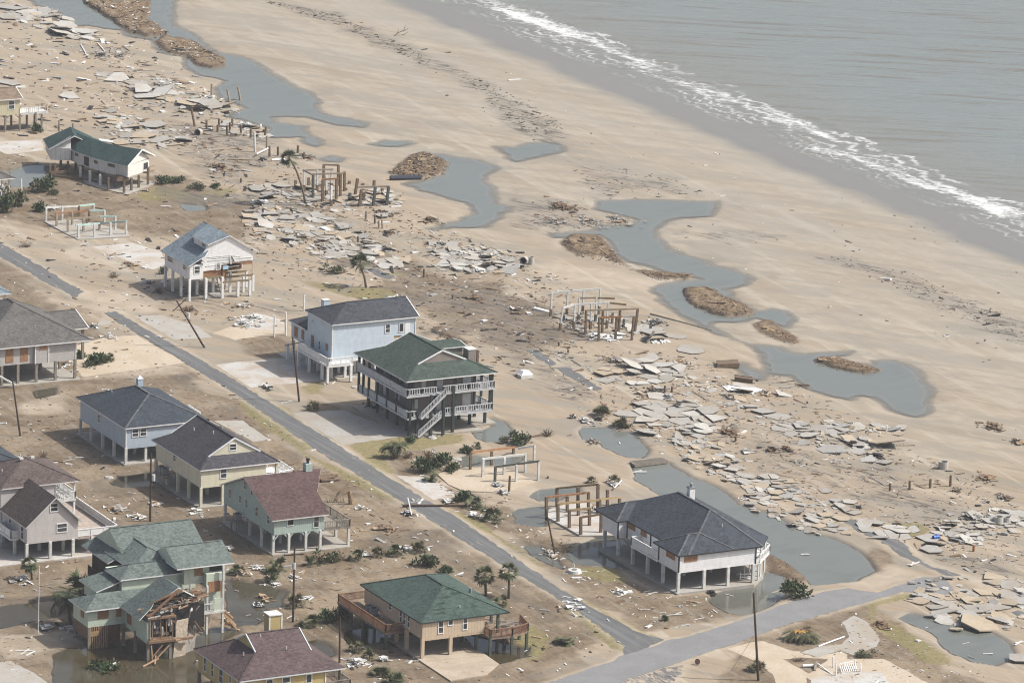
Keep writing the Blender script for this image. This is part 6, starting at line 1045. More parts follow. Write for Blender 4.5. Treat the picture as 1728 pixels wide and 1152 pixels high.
for q in ((6, 850, 345, 120, 95, 'b', 'large dark green bush beside the pale driveway'), (6, 955, 305, 110, 85, 'b', 'tallest dark green bush left of the white frame'), (6, 1022, 345, 80, 65, 'b', 'dark green bush touching the small brown pool'), (6, 885, 400, 95, 75, 'p', 'fallen bright green frond clump at the driveway edge'), (6, 1090, 522, 90, 75, 'b', 'round green bush at the end of the pale driveway'), (6, 1155, 562, 95, 65, 'f', 'spiky bush at the root of the fallen pole'), (6, 1255, 638, 120, 80, 'f', 'spiky green bush below the fallen pole'), (6, 775, 166, 60, 40, 'b', 'small bush at the foot of the balcony house stairs'), (6, 1105, 232, 70, 48, 'b', 'round bush left of the orange beam'), (6, 1170, 202, 50, 38, 'f', 'small green plant above the orange beam'), (6, 1412, 184, 100, 65, 'b', 'dark bush with a fallen trunk above the white frame'), (6, 1335, 168, 60, 45, 'f', 'pale spiky plant left of the dark bush'), (6, 1472, 166, 60, 42, 'f', 'spiky plant right of the dark bush'), (6, 1595, 128, 75, 40, 'd', 'dry brown root ball at the end of a fallen trunk'),
          (6, 870, 917, 110, 80, 'b', 'round dark green bush alone above the green hip roof'), (6, 980, 952, 80, 40, 'b', 'low green bush just behind the green hip roof'), (6, 745, 262, 80, 34, 'd', 'brown dead scrub right of the twin palm'), (6, 880, 268, 80, 50, 'd', 'brown dead scrub above the big bushes'),
          (7, 155, 562, 110, 85, 'f', 'spiky bush left of the brown timber deck'), (7, 260, 538, 90, 85, 'b', 'dark bush close behind the brown timber deck'), (7, 355, 522, 90, 75, 'b', 'dark bush under the brown timber deck'), (7, 440, 712, 90, 66, 'f', 'spiky plant on mud in front of the beige house'), (7, 512, 764, 80, 66, 'f', 'spiky plant among white boards in front of the beige house'), (7, 595, 855, 100, 50, 'g', 'dull grey green clump at the bottom edge'), (7, 672, 908, 140, 66, 'f', 'wide drooping palmetto at the bottom edge'), (7, 55, 442, 100, 85, 'f', 'spiky plant at the foot of the pole behind the yellow house'), (22, 540, 490, 200, 110, 'p', 'low green palm alone on sand beside the road end'), (7, 1310, 440, 90, 70, 'f', 'spiky clump at the foot of the two palms'),
          (3, 262, 624, 55, 42, 'd', 'brown dry bush behind the lilac house'), (4, 500, 620, 190, 130, 'f', 'big dark palmetto behind the low mint wing'), (4, 640, 1135, 150, 95, 'b', 'dark bush standing in brown water at the bottom edge'), (4, 765, 1120, 130, 75, 'd', 'brown scrub in brown water at the bottom edge'), (4, 1440, 492, 80, 70, 'f', 'drooping plant in the pool right of the mint house'), (4, 1675, 480, 100, 100, 'f', 'tall grey green palmetto near the seafoam house stilts'), (4, 1455, 674, 50, 45, 'b', 'small round bush in grey water'), (2, 490, 1092, 60, 48, 'b', 'small round bush right of the grey house'), (2, 592, 1132, 120, 80, 'b', 'dark bush on the sandy drive of the grey house'), (2, 655, 1112, 80, 45, 'f', 'spiky bush right of the grey house bushes'), (2, 165, 418, 70, 50, 'd', 'dry bush beside the far road'), (2, 690, 605, 60, 28, 'd', 'dry scrub below the sandy pad'), (2, 985, 582, 40, 44, 'b', 'small bush under the white house with loose beams'),
          (2, 20, 205, 80, 95, 'b', 'dark bush at the left edge'), (2, 92, 172, 90, 95, 'b', 'dark bush right of the small porch'), (2, 240, 205, 70, 60, 'b', 'dark bush above the teal beamed frame'), (2, 238, 82, 110, 85, 'b', 'large green bush beside the small pool'), (2, 325, 104, 50, 34, 'b', 'small bush right of the large green bush'), (2, 60, 212, 50, 50, 'd', 'grey tree stump beside the dark bushes'), (27, 930, 135, 150, 115, 'f', 'left palmetto behind the brown frame'), (27, 1300, 140, 190, 150, 'f', 'right palmetto behind the brown frame with white boards'), (17, 600, 555, 85, 72, 'g', 'grey green shaggy clump at the upper end of the pool'), (17, 745, 655, 90, 95, 'g', 'shaggy brown green clump mirrored in the pool'), (12, 335, 684, 120, 80, 'b', 'bright green bush beside the cross road'), (12, 100, 1085, 90, 58, 'f', 'yucca at the foot of the tall bare pole'), (12, 680, 1003, 70, 26, 'b', 'low green plant on the curved drive'), (21, 1260, 775, 130, 65, 'd', 'round dry tumble of twigs below the fallen palm'), (1, 225, 803, 65, 58, 'b', 'bush beside the pale yellow house'), (8, 800, 1032, 42, 38, 'b', 'tiny green bush in front of the slate roofed house'), (5, 595, 77, 70, 45, 'b', 'low dark bush left of the small palm'), (5, 465, 908, 70, 64, 'f', 'spiky bush left of the balcony house drive'), (8, 180, 620, 130, 90, 'd', 'grey dead bush in the ditch by the leaning pole'), (1, 1010, 1112, 80, 45, 'b', 'green scrub beside the teal roofed house slab'), (1, 1062, 1108, 70, 36, 'b', 'green scrub right of the teal house slab'), (1, 1200, 1150, 80, 34, 'b', 'dark low scrub above the muddy track'), (1, 1310, 1138, 60, 28, 'b', 'dark low scrub at the end of the muddy track'), (24, 1500, 790, 110, 60, 'd', 'brown root ball on grey slabs'), (18, 1320, 1000, 1, 1, 'd', '')):
    if q[7:] or q[6]: shrub(*q[:6], q[6])
def palm(v, pts, cr, label, trunk_r=.17, kind=0, dead=10, cat='palm tree', ref=None, scale=1.0):
    b = gv(v, *pts[0]); h = thing('palm_tree', label, cat, b); P_ = [up_at(v, x, y, b) - b for x, y in pts]; P_[0].z -= .4; r = random.Random(int(pts[0][0]) + v)
    MB().tube(P_, trunk_r, trunk_r * .72, 7).build('trunk', m_wood('palm_trunk', (.17, .135, .10)), h, smooth=True); L = Leaf()
    if kind == 0:
        for i in range(34):
            az, e = r.uniform(0, 6.3), r.uniform(-.5, 1.35); d = Vector((math.cos(az) * math.cos(e), math.sin(az) * math.cos(e), math.sin(e))); c = P_[-1] + d * cr * .5; L.leaf(P_[-1], c, .06, (0, 0, 1), .8); sd_ = d.cross(Vector((0, 0, 1))).normalized(); u = sd_.cross(d); k = r.uniform(.6, 1.3)
            for j in range(9): a = (j - 4) * .34; L.leaf(c, c + (d * math.cos(a) + sd_ * math.sin(a)) * cr * r.uniform(.42, .6) + Vector((0, 0, -.16 * cr)), .1 * cr, u, k * r.uniform(.85, 1.2))
    else:
        for i in range(30): frond(L, P_[-1], r.uniform(0, 6.3), r.uniform(-.2, 1.2), cr * r.uniform(.9, 1.25), r, r.uniform(.7, 1.3), 7, .1, .5 * cr / 1.7)
    L.done('crown', L_PALM, h); L = Leaf()
    for i in range(dead): frond(L, P_[-1] + Vector((0, 0, -.1)), r.uniform(0, 6.3), r.uniform(-1.2, -.5), cr * r.uniform(.6, .95), r, .5, 5, .1, .4)
    L.done('dead_fronds', L_DULL, h); return h
palm(9, [(420, 592), (398, 500), (365, 400), (340, 345), (318, 315)], 1.9, 'leaning palm with a ragged crown among cracked slabs', .2)
palm(9, [(786, 1098), (775, 1040), (758, 985), (748, 950)], 2.0, 'upright palm with a dense crown beside the grassy patch', .2)
palm(6, [(672, 262), (655, 225), (640, 205)], 1.6, 'left stem of the twin palm beside the road', .14, 1, 2); palm(6, [(682, 260), (690, 225), (698, 195)], 1.6, 'right stem of the twin palm beside the road', .14, 1, 2)
palm(6, [(1225, 1098), (1222, 1040), (1216, 975)], 1.7, 'left palm of the pair behind the green hip roof', .2, 0, 16); palm(6, [(1360, 1112), (1366, 1040), (1362, 950)], 1.6, 'right palm of the pair beside the road', .2, 0, 12)
palm(4, [(432, 800), (420, 720), (405, 640)], 2.4, 'big dark palm against the low mint wing', .25, 1, 14); palm(4, [(195, 525), (190, 470), (180, 430)], 1.4, 'dying palm in front of the lilac house', .16, 0, 14); palm(4, [(1660, 582), (1658, 540), (1652, 490)], 1.3, 'drooping palm with white sheeting at its foot', .15, 0, 10)
# fallen date palm on the curved drive
c = gv(21, 1290, 560); h = thing('fallen_palm', 'fallen date palm spread on sand with orange stem heart', 'fallen palm', c); r = random.Random(3); L = Leaf()
for i in range(60): frond(L, (r.uniform(-.5, .5), r.uniform(-.6, .6), .7), r.uniform(2.5, 5.6), r.uniform(.0, .55), r.uniform(2.0, 3.3), r, .75, 8, .1, .5)
L.done('fronds', L_DULL, h); L = Leaf()
for i in range(26): frond(L, (-.3 + r.uniform(-.3, .3), .4, .8), r.uniform(3.4, 5.4), r.uniform(.2, .9), r.uniform(.9, 1.6), r, .9, 6, .12, .22)
L.done('orange_heart', L_ORANGE, h); L = Leaf()
for i in range(26): frond(L, (.9 + r.uniform(-.4, .6), 1.0, .6), r.uniform(-1, 2.2), r.uniform(.2, 1.1), r.uniform(.8, 1.7), r, .9, 6, .1, .35)
L.done('dead_fronds', L_DEAD, h); MB().cyl((1.9, 1.4, .45), (-.3, .3, .6), .45, .4, 10).build('trunk', m_wood('palm_trunk', (.17, .135, .10)), h)
# ------------------------------------------------------------------ broken concrete
C1 = m_concrete('broken_concrete', (.345, .335, .31), (.27, .22, .16), .55); C2 = m_concrete('broken_pale_concrete', (.44, .43, .40), (.33, .275, .205), .5); C3 = m_concrete('broken_buff_concrete', (.40, .335, .25), (.30, .235, .16), .5); C4 = m_concrete('white_sheeting', (.66, .66, .64), (.45, .42, .38), .3)
EDGE = m_concrete('darker_broken_edge', (.20, .18, .15), (.12, .095, .065), .7)  # slab sides and undersides, a darker earthy tone than the tops
def clip(poly, p, n):
    out = []
    for i in range(len(poly)):
        a, b = poly[i], poly[(i + 1) % len(poly)]; da = (a[0] - p[0]) * n[0] + (a[1] - p[1]) * n[1]; db = (b[0] - p[0]) * n[0] + (b[1] - p[1]) * n[1]
        if da <= 0: out.append(a)
        if da * db < 0: f = da / (da - db); out.append((a[0] + (b[0] - a[0]) * f, a[1] + (b[1] - a[1]) * f))
    return out
def inside(p, poly):
    c_ = False; n = len(poly)
    for i in range(n):
        (x0, y0), (x1, y1) = poly[i], poly[(i + 1) % n]
        if (y0 > p[1]) != (y1 > p[1]) and p[0] < (x1 - x0) * (p[1] - y0) / (y1 - y0) + x0: c_ = not c_
    return c_
NSLAB = 0; RS = random.Random(21)
def slab_piece(cell, mat, tilt, th, label, group, name='broken_concrete', lift=0.0):
    global NSLAB
    cx = sum(p[0] for p in cell) / len(cell); cy = sum(p[1] for p in cell) / len(cell); a = RS.uniform(0, 6.3); tl = min(.32, abs(RS.gauss(0, tilt)) * (2.6 if RS.random() < .12 else 1)); gx_, gy_ = math.cos(a) * math.tan(tl), math.sin(a) * math.tan(tl); lo = min((p[0] - cx) * gx_ + (p[1] - cy) * gy_ for p in cell); g0 = ground_z(cx, cy); base = max(g0, WL + .02) - lo * .75 + lift + (RS.uniform(.08, .3) if RS.random() < .3 else 0)
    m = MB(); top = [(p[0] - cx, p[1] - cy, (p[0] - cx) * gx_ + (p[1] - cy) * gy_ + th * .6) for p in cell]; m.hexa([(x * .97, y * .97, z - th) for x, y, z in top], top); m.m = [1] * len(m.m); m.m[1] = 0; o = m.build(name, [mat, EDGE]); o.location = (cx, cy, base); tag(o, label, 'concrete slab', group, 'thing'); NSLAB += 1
def field(v, s, size, label, mats=(C1,), tilt=.09, keep=.9, th=.16, lift=0.0):
    pg = world(v, s, -.1); xs = [p[0] for p in pg]; ys = [p[1] for p in pg]; pts = []; y = min(ys) - size; row = 0
    while y < max(ys) + size:
        x = min(xs) - size + (row % 2) * size / 2
        while x < max(xs) + size: pts.append((x + RS.uniform(-.36, .36) * size, y + RS.uniform(-.36, .36) * size * 1.2)); x += size
        y += size * 1.25; row += 1
    for i, p in enumerate(pts):
        if not inside(p, pg) or RS.random() > keep: continue
        h_ = size * .82; cell = [(p[0] - h_, p[1] - h_ * 1.1), (p[0] + h_, p[1] - h_ * 1.1), (p[0] + h_, p[1] + h_ * 1.1), (p[0] - h_, p[1] + h_ * 1.1)]
        for j, q in enumerate(pts):
            if i != j and abs(q[0] - p[0]) < 3 * size and abs(q[1] - p[1]) < 3 * size:
                nx, ny = q[0] - p[0], q[1] - p[1]; L = math.hypot(nx, ny); cell = clip(cell, ((p[0] + q[0]) / 2 - nx / L * .05, (p[1] + q[1]) / 2 - ny / L * .05), (nx / L, ny / L))
        if len(cell) < 3: continue
        sh = RS.uniform(.86, 1.0); cell = [(p[0] + (a - p[0]) * sh + RS.uniform(-.1, .1), p[1] + (b - p[1]) * sh + RS.uniform(-.1, .1)) for a, b in cell]
        slab_piece(cell, RS.choice(mats), tilt, th, label, 'broken slabs: ' + label, lift=lift)
lb = 'slab of the cracked grey pavement field '
for v, s, sz, l, mt, ti in (
    (9, "0,640 240,640 560,660 680,740 660,800 500,800 260,740 100,760 0,720", 2.5, lb + 'in front of the leaning palm', (C1, C1, C3), .05), (9, "80,490 300,480 420,570 240,570 160,540", 2.6, lb + 'left of the leaning palm', (C1,), .06),
    (9, "520,880 700,840 960,940 1020,970 860,980 720,900 560,920", 2.4, 'pale slab beside the upright palm', (C2, C1), .07), (9, "700,830 830,850 1060,930 980,920 820,870", 2.3, 'long white slab right of the cracked field', (C2,), .06), (9, "1170,900 1500,870 1728,950 1700,990 1400,980 1250,990", 2.0, 'grey slab in the heap left of the round tank', (C2, C1), .14), (9, "1170,830 1300,850 1260,890 1180,880", 1.6, 'dark edged slab above the heap of grey slabs', (C1,), .18),
    (9, "430,560 700,600 1040,560 960,500 900,500 660,560 500,590", 2.2, 'slab under the standing piling frames', (C2, C3), .1), (9, "720,640 1020,640 1000,670 760,665", 2.2, 'slab around the white crossbar posts', (C1,), .16),
    (1, "640,480 960,490 980,540 780,540", 4.0, 'far slab above the lagoon slab pile', (C1, C2), .1), (1, "800,545 1050,560 1040,610 960,620", 3.6, 'big pale slab in the lagoon slab pile', (C2,), .14), (1, "950,590 1480,640 1300,690 1180,680", 3.2, 'slab at the waterline of the upper lagoon', (C1, C2, C3), .22), (1, "600,680 960,780 900,850 700,840 620,760", 4.2, lb + 'above the teal roofed house', (C1, C3), .05), (1, "700,830 1150,835 1130,885 760,890", 3.6, lb + 'right of the teal roof', (C1, C3), .06), (1, "340,550 440,580 360,605", 4.5, 'pale far slab left of the lagoon pile', (C2,), .05), (1, "0,20 220,40 330,80 200,100 0,110", 5.0, 'far slab in the top left corner', (C1, C2), .14), (1, "160,170 500,190 570,225 480,250 380,210", 4.6, 'far slab on the shore of the top pool', (C1, C2), .07), (1, "0,455 130,500 110,520 0,505", 5.0, 'grey slab at the upper left edge', (C1,), .08), (1, "540,600 690,630 600,645", 4.0, 'buff slab above the teal house pavement', (C3,), .05), (28, "690,250 1030,290 1000,315 720,280", 3.0, 'slab among the lagoon pilings', (C2, C1), .1),
    (10, "840,770 1010,735 1220,800 1150,870 1020,890 860,830", 2.3, 'tilted slab below the dark pilings heap', (C1, C2), .1), (10, "640,790 790,815 840,860 760,905 680,890", 2.0, 'buff slab beside the broken road end', (C3, C1), .06), (10, "800,1060 960,980 1150,1000 1440,1050 1440,1110 1250,1130 1000,1140 830,1100", 2.7, 'wide grey slab in the middle slab field', (C1, C1, C2), .07), (10, "870,880 960,880 940,920", 1.8, 'white slab beside the grass patch', (C2,), .08), (10, "1240,840 1370,845 1310,875 1250,870", 2.6, 'white slab alone on the sand', (C4,), .05), (10, "1160,652 1310,662 1305,700 1165,694", 4.2, 'flat grey slab alone on the sand', (C1,), .01), (10, "1070,590 1225,595 1150,622", 3.0, 'grey slab right of the torn black sheet', (C1,), .04), (10, "360,375 480,400 460,425 370,400", 3.0, 'slab behind the white topped frame', (C1,), .1), (10, "830,530 1080,560 1000,600 900,590", 2.2, 'slab beneath the brown end of the white topped frame', (C1, C2), .16), (10, "640,600 820,595 800,625 660,628", 1.6, 'white sheet under the brown posts', (C4,), .04),
    (17, "880,570 1010,600 960,620 900,600", 2.2, 'slab right of the shaggy clump', (C1, C2), .08), (17, "1080,590 1300,600 1380,660 1370,690 1200,690 1160,650", 1.8, 'slab in the heap above the root mat', (C1, C2), .15), (17, "1070,740 1270,700 1290,770 1110,765", 2.0, 'rounded grey slab below the slab heap', (C1,), .06), (17, "1160,815 1360,800 1390,850 1190,870", 2.6, 'buff slab above the timber platform', (C3, C1), .06), (17, "1320,870 1560,900 1580,960 1440,950", 1.8, 'grey slab above the long pool', (C1, C2), .08), (17, "900,670 1080,700 1000,715", 2.4, 'thin slab left of the slab heap', (C1,), .08),
    (12, "20,10 280,30 340,110 250,190 100,180 0,120", 1.7, 'slab piled at the upper bank of the long pool', (C1, C3, C2), .1), (12, "260,160 430,200 560,250 520,350 400,280 300,220", 1.8, 'slab behind the slate roofed white house', (C1, C3), .08), (12, "370,60 510,80 450,100", 1.6, 'dark slab stack beside the road scrap', (C1,), .15), (12, "500,140 610,150 600,180 520,180", 1.7, 'slab left of the piling row', (C2, C1), .1), (12, "570,190 680,210 660,220 580,205", 1.7, 'flat slab below the piling row', (C1,), .06), (12, "640,260 1000,290 1000,340 780,370 670,320", 1.8, 'slab along the broken road', (C2, C1), .08), (12, "980,345 1130,355 1135,430 1020,425", 2.2, 'big tilted slab left of the blue drum', (C1,), .2), (12, "1040,290 1350,270 1400,340 1280,400 1150,360", 1.7, 'slab in the heap around the round tanks', (C1, C2), .14), (12, "1400,200 1571,210 1571,290 1320,280", 1.9, 'slab behind the round tanks', (C1, C2), .14), (12, "950,650 1120,670 1170,780 990,750", 2.4, 'large slab tipped into the pool by the curve', (C3, C1), .14), (12, "1200,660 1571,640 1571,760 1330,740 1180,780", 2.3, 'large buff slab at the right edge', (C3, C1), .07), (12, "1180,825 1480,790 1475,860 1340,850", 2.1, 'slab at the edge of the pool with the blue machine', (C1, C3), .1), (12, "1120,565 1571,580 1571,640 1260,605", 2.4, 'slab at the end of the cross road', (C1, C3), .06), (12, "860,520 1010,540 1000,570 870,545", 2.4, 'long slab tilted on the pool bank', (C1,), .1), (12, "1490,1010 1571,1010 1571,1045 1500,1040", 2.6, 'grey slab at the lower right edge', (C1,), .05), (12, "1350,1075 1450,1100 1400,1112", 2.0, 'pointed slab below the pool with the blue machine', (C1,), .05),
    (11, "170,780 380,780 520,830 480,880 300,840", 2.0, 'grey slab in the slab fan below the last lagoon', (C1, C2), .13), (11, "360,780 650,770 620,830 420,830", 2.0, 'slab right in the fan below the last lagoon', (C1,), .15), (11, "600,860 840,920 700,960", 2.2, 'long grey slab below the slab fan', (C1,), .1), (11, "640,765 980,800 980,835 700,815", 1.8, 'slab around the short white post', (C1, C2), .15), (11, "750,980 890,1010 790,1030", 1.9, 'slab left of the septic tank', (C1, C2), .12), (11, "0,1070 290,1130 250,1152 0,1152", 1.9, 'slab at the top of the pool bank', (C1, C2), .1), (11, "0,545 110,570 60,605 0,590", 2.4, 'white sheet slab left of the dark boxes', (C4,), .05), (11, "130,690 280,690 280,740 220,750", 2.6, 'pale grey slab above the slab fan', (C1,), .04), (11, "250,600 480,600 420,625 330,630", 2.2, 'dark tipped slab above the slab fan', (C1, C2), .22), (11, "240,560 330,575 300,595", 1.8, 'cream slab above the slab fan', (C3,), .06), (10, "1370,890 1640,910 1620,950 1400,935", 2.6, 'white sheeting slab beside the dark boxes', (C4, C2), .04)):
    field(v, s, sz, l, mt, ti)
print('slabs', NSLAB)

# ------------------------------------------------------------------ tanks, boxes, machine, odd wreckage
def tank(v, x, y, w_, hgt, label, ring=False):
    b = gv(v, x, y); ppm = F_PX / ((np.array(b) - CAM) @ FW); R_ = w_ / VIEWS[v][2] / ppm / 2; Hh = hgt / VIEWS[v][2] / ppm; h = thing('concrete_tank', label, 'concrete tank', b); m = MB(); n = 18
    for i in range(n):
        a, c_ = 2 * math.pi * i / n, 2 * math.pi * (i + 1) / n; f = lambda t_, r_, z: (math.cos(t_) * r_, math.sin(t_) * r_, z)
        m.hexa([f(a, R_, -.1), f(c_, R_, -.1), f(c_, R_ * .88, -.1), f(a, R_ * .88, -.1)], [f(a, R_ * .97, Hh), f(c_, R_ * .97, Hh), f(c_, R_ * .85, Hh), f(a, R_ * .85, Hh)])
    m.build('shell', C2, h); MB().cyl((0, 0, 0), (0, 0, Hh * .55), R_ * .84, n=16).build('fill', DARK if ring else C1, h); return h
tank(11, 1237, 1045, 62, 45, 'round concrete septic tank alone on the sand'); tank(12, 1428, 268, 58, 38, 'left round concrete tank in the slab heap'); tank(12, 1477, 266, 40, 32, 'right smaller concrete tank in the slab heap'); tank(10, 275, 165, 36, 45, 'upright pale concrete ring at the end of the slab heap')
def culvert(v, x, y, d_, label):
    b = gv(v, x, y); ppm = F_PX / ((np.array(b) - CAM) @ FW); R_ = d_ / VIEWS[v][2] / ppm / 2; ax = Vector((-.62, -.62, .1)).normalized(); h = thing('culvert_pipe', label, 'culvert pipe', b + Vector((0, 0, R_ * .8))); m = MB(); s_ = ax.cross(Vector((0, 0, 1))).normalized(); u = s_.cross(ax); n = 16
    for i in range(n):
        P_ = lambda t_, r_, l_: s_ * math.cos(t_) * r_ + u * math.sin(t_) * r_ + ax * l_; a, c_ = 2 * math.pi * i / n, 2 * math.pi * (i + 1) / n; m.hexa([P_(a, R_, 0), P_(c_, R_, 0), P_(c_, R_ * .86, 0), P_(a, R_ * .86, 0)], [P_(a, R_, -1.2), P_(c_, R_, -1.2), P_(c_, R_ * .86, -1.2), P_(a, R_ * .86, -1.2)])
    m.build('shell', C2, h); MB().cyl(ax * -1.1, ax * -1.0, R_ * .86).build('dark_inside', DARK, h)
culvert(28, 325, 300, 75, 'half buried culvert ring with dark mouth on the far sand'); culvert(10, 225, 160, 45, 'open culvert ring with dark mouth beside the slab heap')
def boxy(name, label, cat, v, s, z0, z1, mat, grp=None):
    pg = world(v, s, 0); cx = sum(p[0] for p in pg) / len(pg); cy = sum(p[1] for p in pg) / len(pg); g = max(ground_z(cx, cy), WL); m = MB(); m.prism([(p[0] - cx, p[1] - cy) for p in pg], z0, z1); o = m.build(name, mat); o.location = (cx, cy, g); return tag(o, label, cat, grp)
for s_, l in (("1400,770 1530,765 1540,785 1405,790", 'long dark timber box on wet sand'), ("1510,858 1620,872 1620,885 1515,872", 'second dark timber box nearer the white sheeting')):
    o = boxy('timber_box', l, 'timber box', 10, s_, 0, .7, PILE); m = MB(); pg = world(10, s_, 0); m.beam((pg[0][0] - o.location.x, pg[0][1] - o.location.y, .75), (pg[1][0] - o.location.x, pg[1][1] - o.location.y, .75), .3, .1); m.build('rim_board', PILEG, o)
o = boxy('timber_platform', 'grey boarded platform resting across the pool neck', 'platform', 17, "795,865 830,888 1050,858 1010,840", .1, .45, PILEG)
pg = world(17, "795,865 830,888 1050,858 1010,840", 0); m = MB()
for k in range(18): f = (k + .5) / 18; a = Vector((*pg[0], 0)).lerp(Vector((*pg[3], 0)), f) - o.location; b = Vector((*pg[1], 0)).lerp(Vector((*pg[2], 0)), f) - o.location; a.z = b.z = .48; m.beam(a, b, .42, .06)
m.build('decking', PILEG, o)
o = boxy('white_shell', 'rounded white shell of wreckage on the sandy drive right of the balcony house', 'wreckage', 10, "190,845 205,825 260,822 285,850 215,858", 0, .5, OFFW); MB().hexa([(-1, -1.2, .5), (1, -1, .5), (1, 1, .5), (-1, 1, .5)], [(-.5, -.8, 1.0), (.5, -.6, .9), (.5, .5, .9), (-.5, .4, 1.0)]).build('shell_top', WHITE, o)
b = gv(12, 1388, 940); h = thing('motorcycle', 'wrecked blue motorcycle lying in the shallow pool', 'motorcycle', b + Vector((0, 0, .15)), .9); BL_ = m_plain('blue_paint', (.03, .08, .30), .2, .35)
for x in (-.75, .75):
    m = MB(); n = 14
    for i in range(n): a, c_ = 2 * math.pi * i / n, 2 * math.pi * (i + 1) / n; m.beam((x + .36 * math.cos(a), .25 + .36 * math.sin(a) * .5, .2 + .36 * math.sin(a) * .8), (x + .36 * math.cos(c_), .25 + .36 * math.sin(c_) * .5, .2 + .36 * math.sin(c_) * .8), .16)
    m.build('wheel', DARK, h)
MB().hexa([(-.7, -.2, .1), (.6, -.2, .1), (.6, .3, .15), (-.7, .3, .15)], [(-.45, -.1, .55), (.5, -.1, .5), (.4, .2, .6), (-.4, .2, .6)]).build('fuel_tank', BL_, h); MB().hexa([(-1.2, -.1, .3), (-.5, -.1, .35), (-.5, .25, .35), (-1.2, .25, .3)], [(-1.2, 0, .5), (-.5, -.05, .5), (-.5, .2, .5), (-1.2, .2, .5)]).build('seat', DARK, h); MB().beam((.6, -.5, .6), (.75, .6, .75), .06).build('handlebar', METAL, h); MB().box(.5, 1.2, -.15, .15, .45, .6).build('mudguard', BL_, h)
b = gv(12, 1085, 358); m = MB(); m.cyl((-.45, 0, .28), (.45, .1, .28), .28, n=12); o = m.build('drum', m_plain('bright_blue_plastic', (.02, .12, .55), .1, .4)); o.location = b; tag(o, 'bright blue drum lying among the slabs', 'drum'); m = MB(); m.cyl((-.47, 0, .28), (-.44, 0, .28), .3, n=12); m.cyl((-.02, .05, .28), (.02, .05, .28), .3, n=12); m.build('drum_rim', DARK, o)
b = gv(8, 250, 740); h = thing('round_lid', 'round white lid lying on mud beside the road', 'round lid', b); MB().cyl((0, 0, 0), (0, 0, .4), .95, .85, 18).build('lid', OFFW, h); MB().cyl((0, 0, .4), (0, 0, .5), .35, n=12).build('lid_boss', PILEG, h); MB().cyl((.1, .3, .3), (.1, .3, 1.1), .05).build('riser_pipe', WHITE, h)
for v, x, y, l in ((3, 663, 742, 'small round lid on brown soil left of the pool'), (5, 720, 770, 'upper round lid left of the balcony house'), (26, 400, 108, 'flat round lid on grass before the balcony house'), (26, 645, 318, 'round lid floating in the small brown pool')): b = gv(v, x, y); b.z = max(b.z, WL); m = MB(); m.cyl((0, 0, 0), (0, 0, .18), .65, .55, 16); m.cyl((0, 0, .18), (0, 0, .24), .2, n=10); o = m.build('round_lid', C2); o.location = b; tag(o, l, 'round lid')
b = gv(21, 270, 815); m = MB(); A_ = [(.38 * math.cos(math.pi / 8 + k * math.pi / 4), .38 * math.sin(math.pi / 8 + k * math.pi / 4)) for k in range(8)]; m.hexa([(x, .0 + y * .3, .45 + y * .95) for x, y in A_], [(x, .04 + y * .3, .45 + y * .95) for x, y in A_]); o = m.build('road_sign', m_plain('dark_red_sign', (.055, .02, .02), .2, .6)); o.location = b; tag(o, 'small dark red octagonal sign standing askew beside the cross road', 'road sign'); MB().beam((0, .1, -.1), (0, .05, .5), .05).build('sign_post', METAL, o)
# white steps and posts on the lower right slab
b = gv(20, 260, 575); h = thing('broken_steps', 'white slatted steps between short white posts on the lower slab', 'steps', b)
for x, y, ty in ((130, 522, 430), (153, 590, 495), (218, 540, 488), (312, 510, 460), (360, 555, 488)): q = gv(20, x, y); MB().beam(q - b, up_at(20, x, ty, q) - b, .16).build('post', WHITE, h)
m = MB()
for k in range(9): q0 = gv(20, 205 + k * 16, 575 - k * 2) - b; q1 = gv(20, 180 + k * 16, 535 - k * 2) - b; m.beam(q0 + Vector((0, 0, .12)), q1 + Vector((0, 0, .55)), .1, .05)
m.beam(gv(20, 205, 575) - b, gv(20, 350, 550) - b, .12); m.beam(gv(20, 180, 525) - b + Vector((0, 0, .5)), gv(20, 320, 500) - b + Vector((0, 0, .5)), .1); m.build('slatted_steps', WHITE, h)
b = gv(12, 380, 1062); h = thing('white_roll', 'white tube and broken frame lying on the brown bed left of the steps', 'wreckage', b); MB().cyl(gv(12, 348, 1065) - b + Vector((0, 0, .2)), gv(12, 410, 1062) - b + Vector((0, 0, .2)), .2, n=10).build('tube', WHITE, h); MB().beam(gv(12, 430, 1055) - b + Vector((0, 0, .3)), gv(12, 512, 1105) - b, .12).build('stick', WHITE, h); MB().beam(gv(12, 415, 1085) - b, gv(12, 425, 1060) - b + Vector((0, 0, .6)), .25).build('stick', PILEG, h)
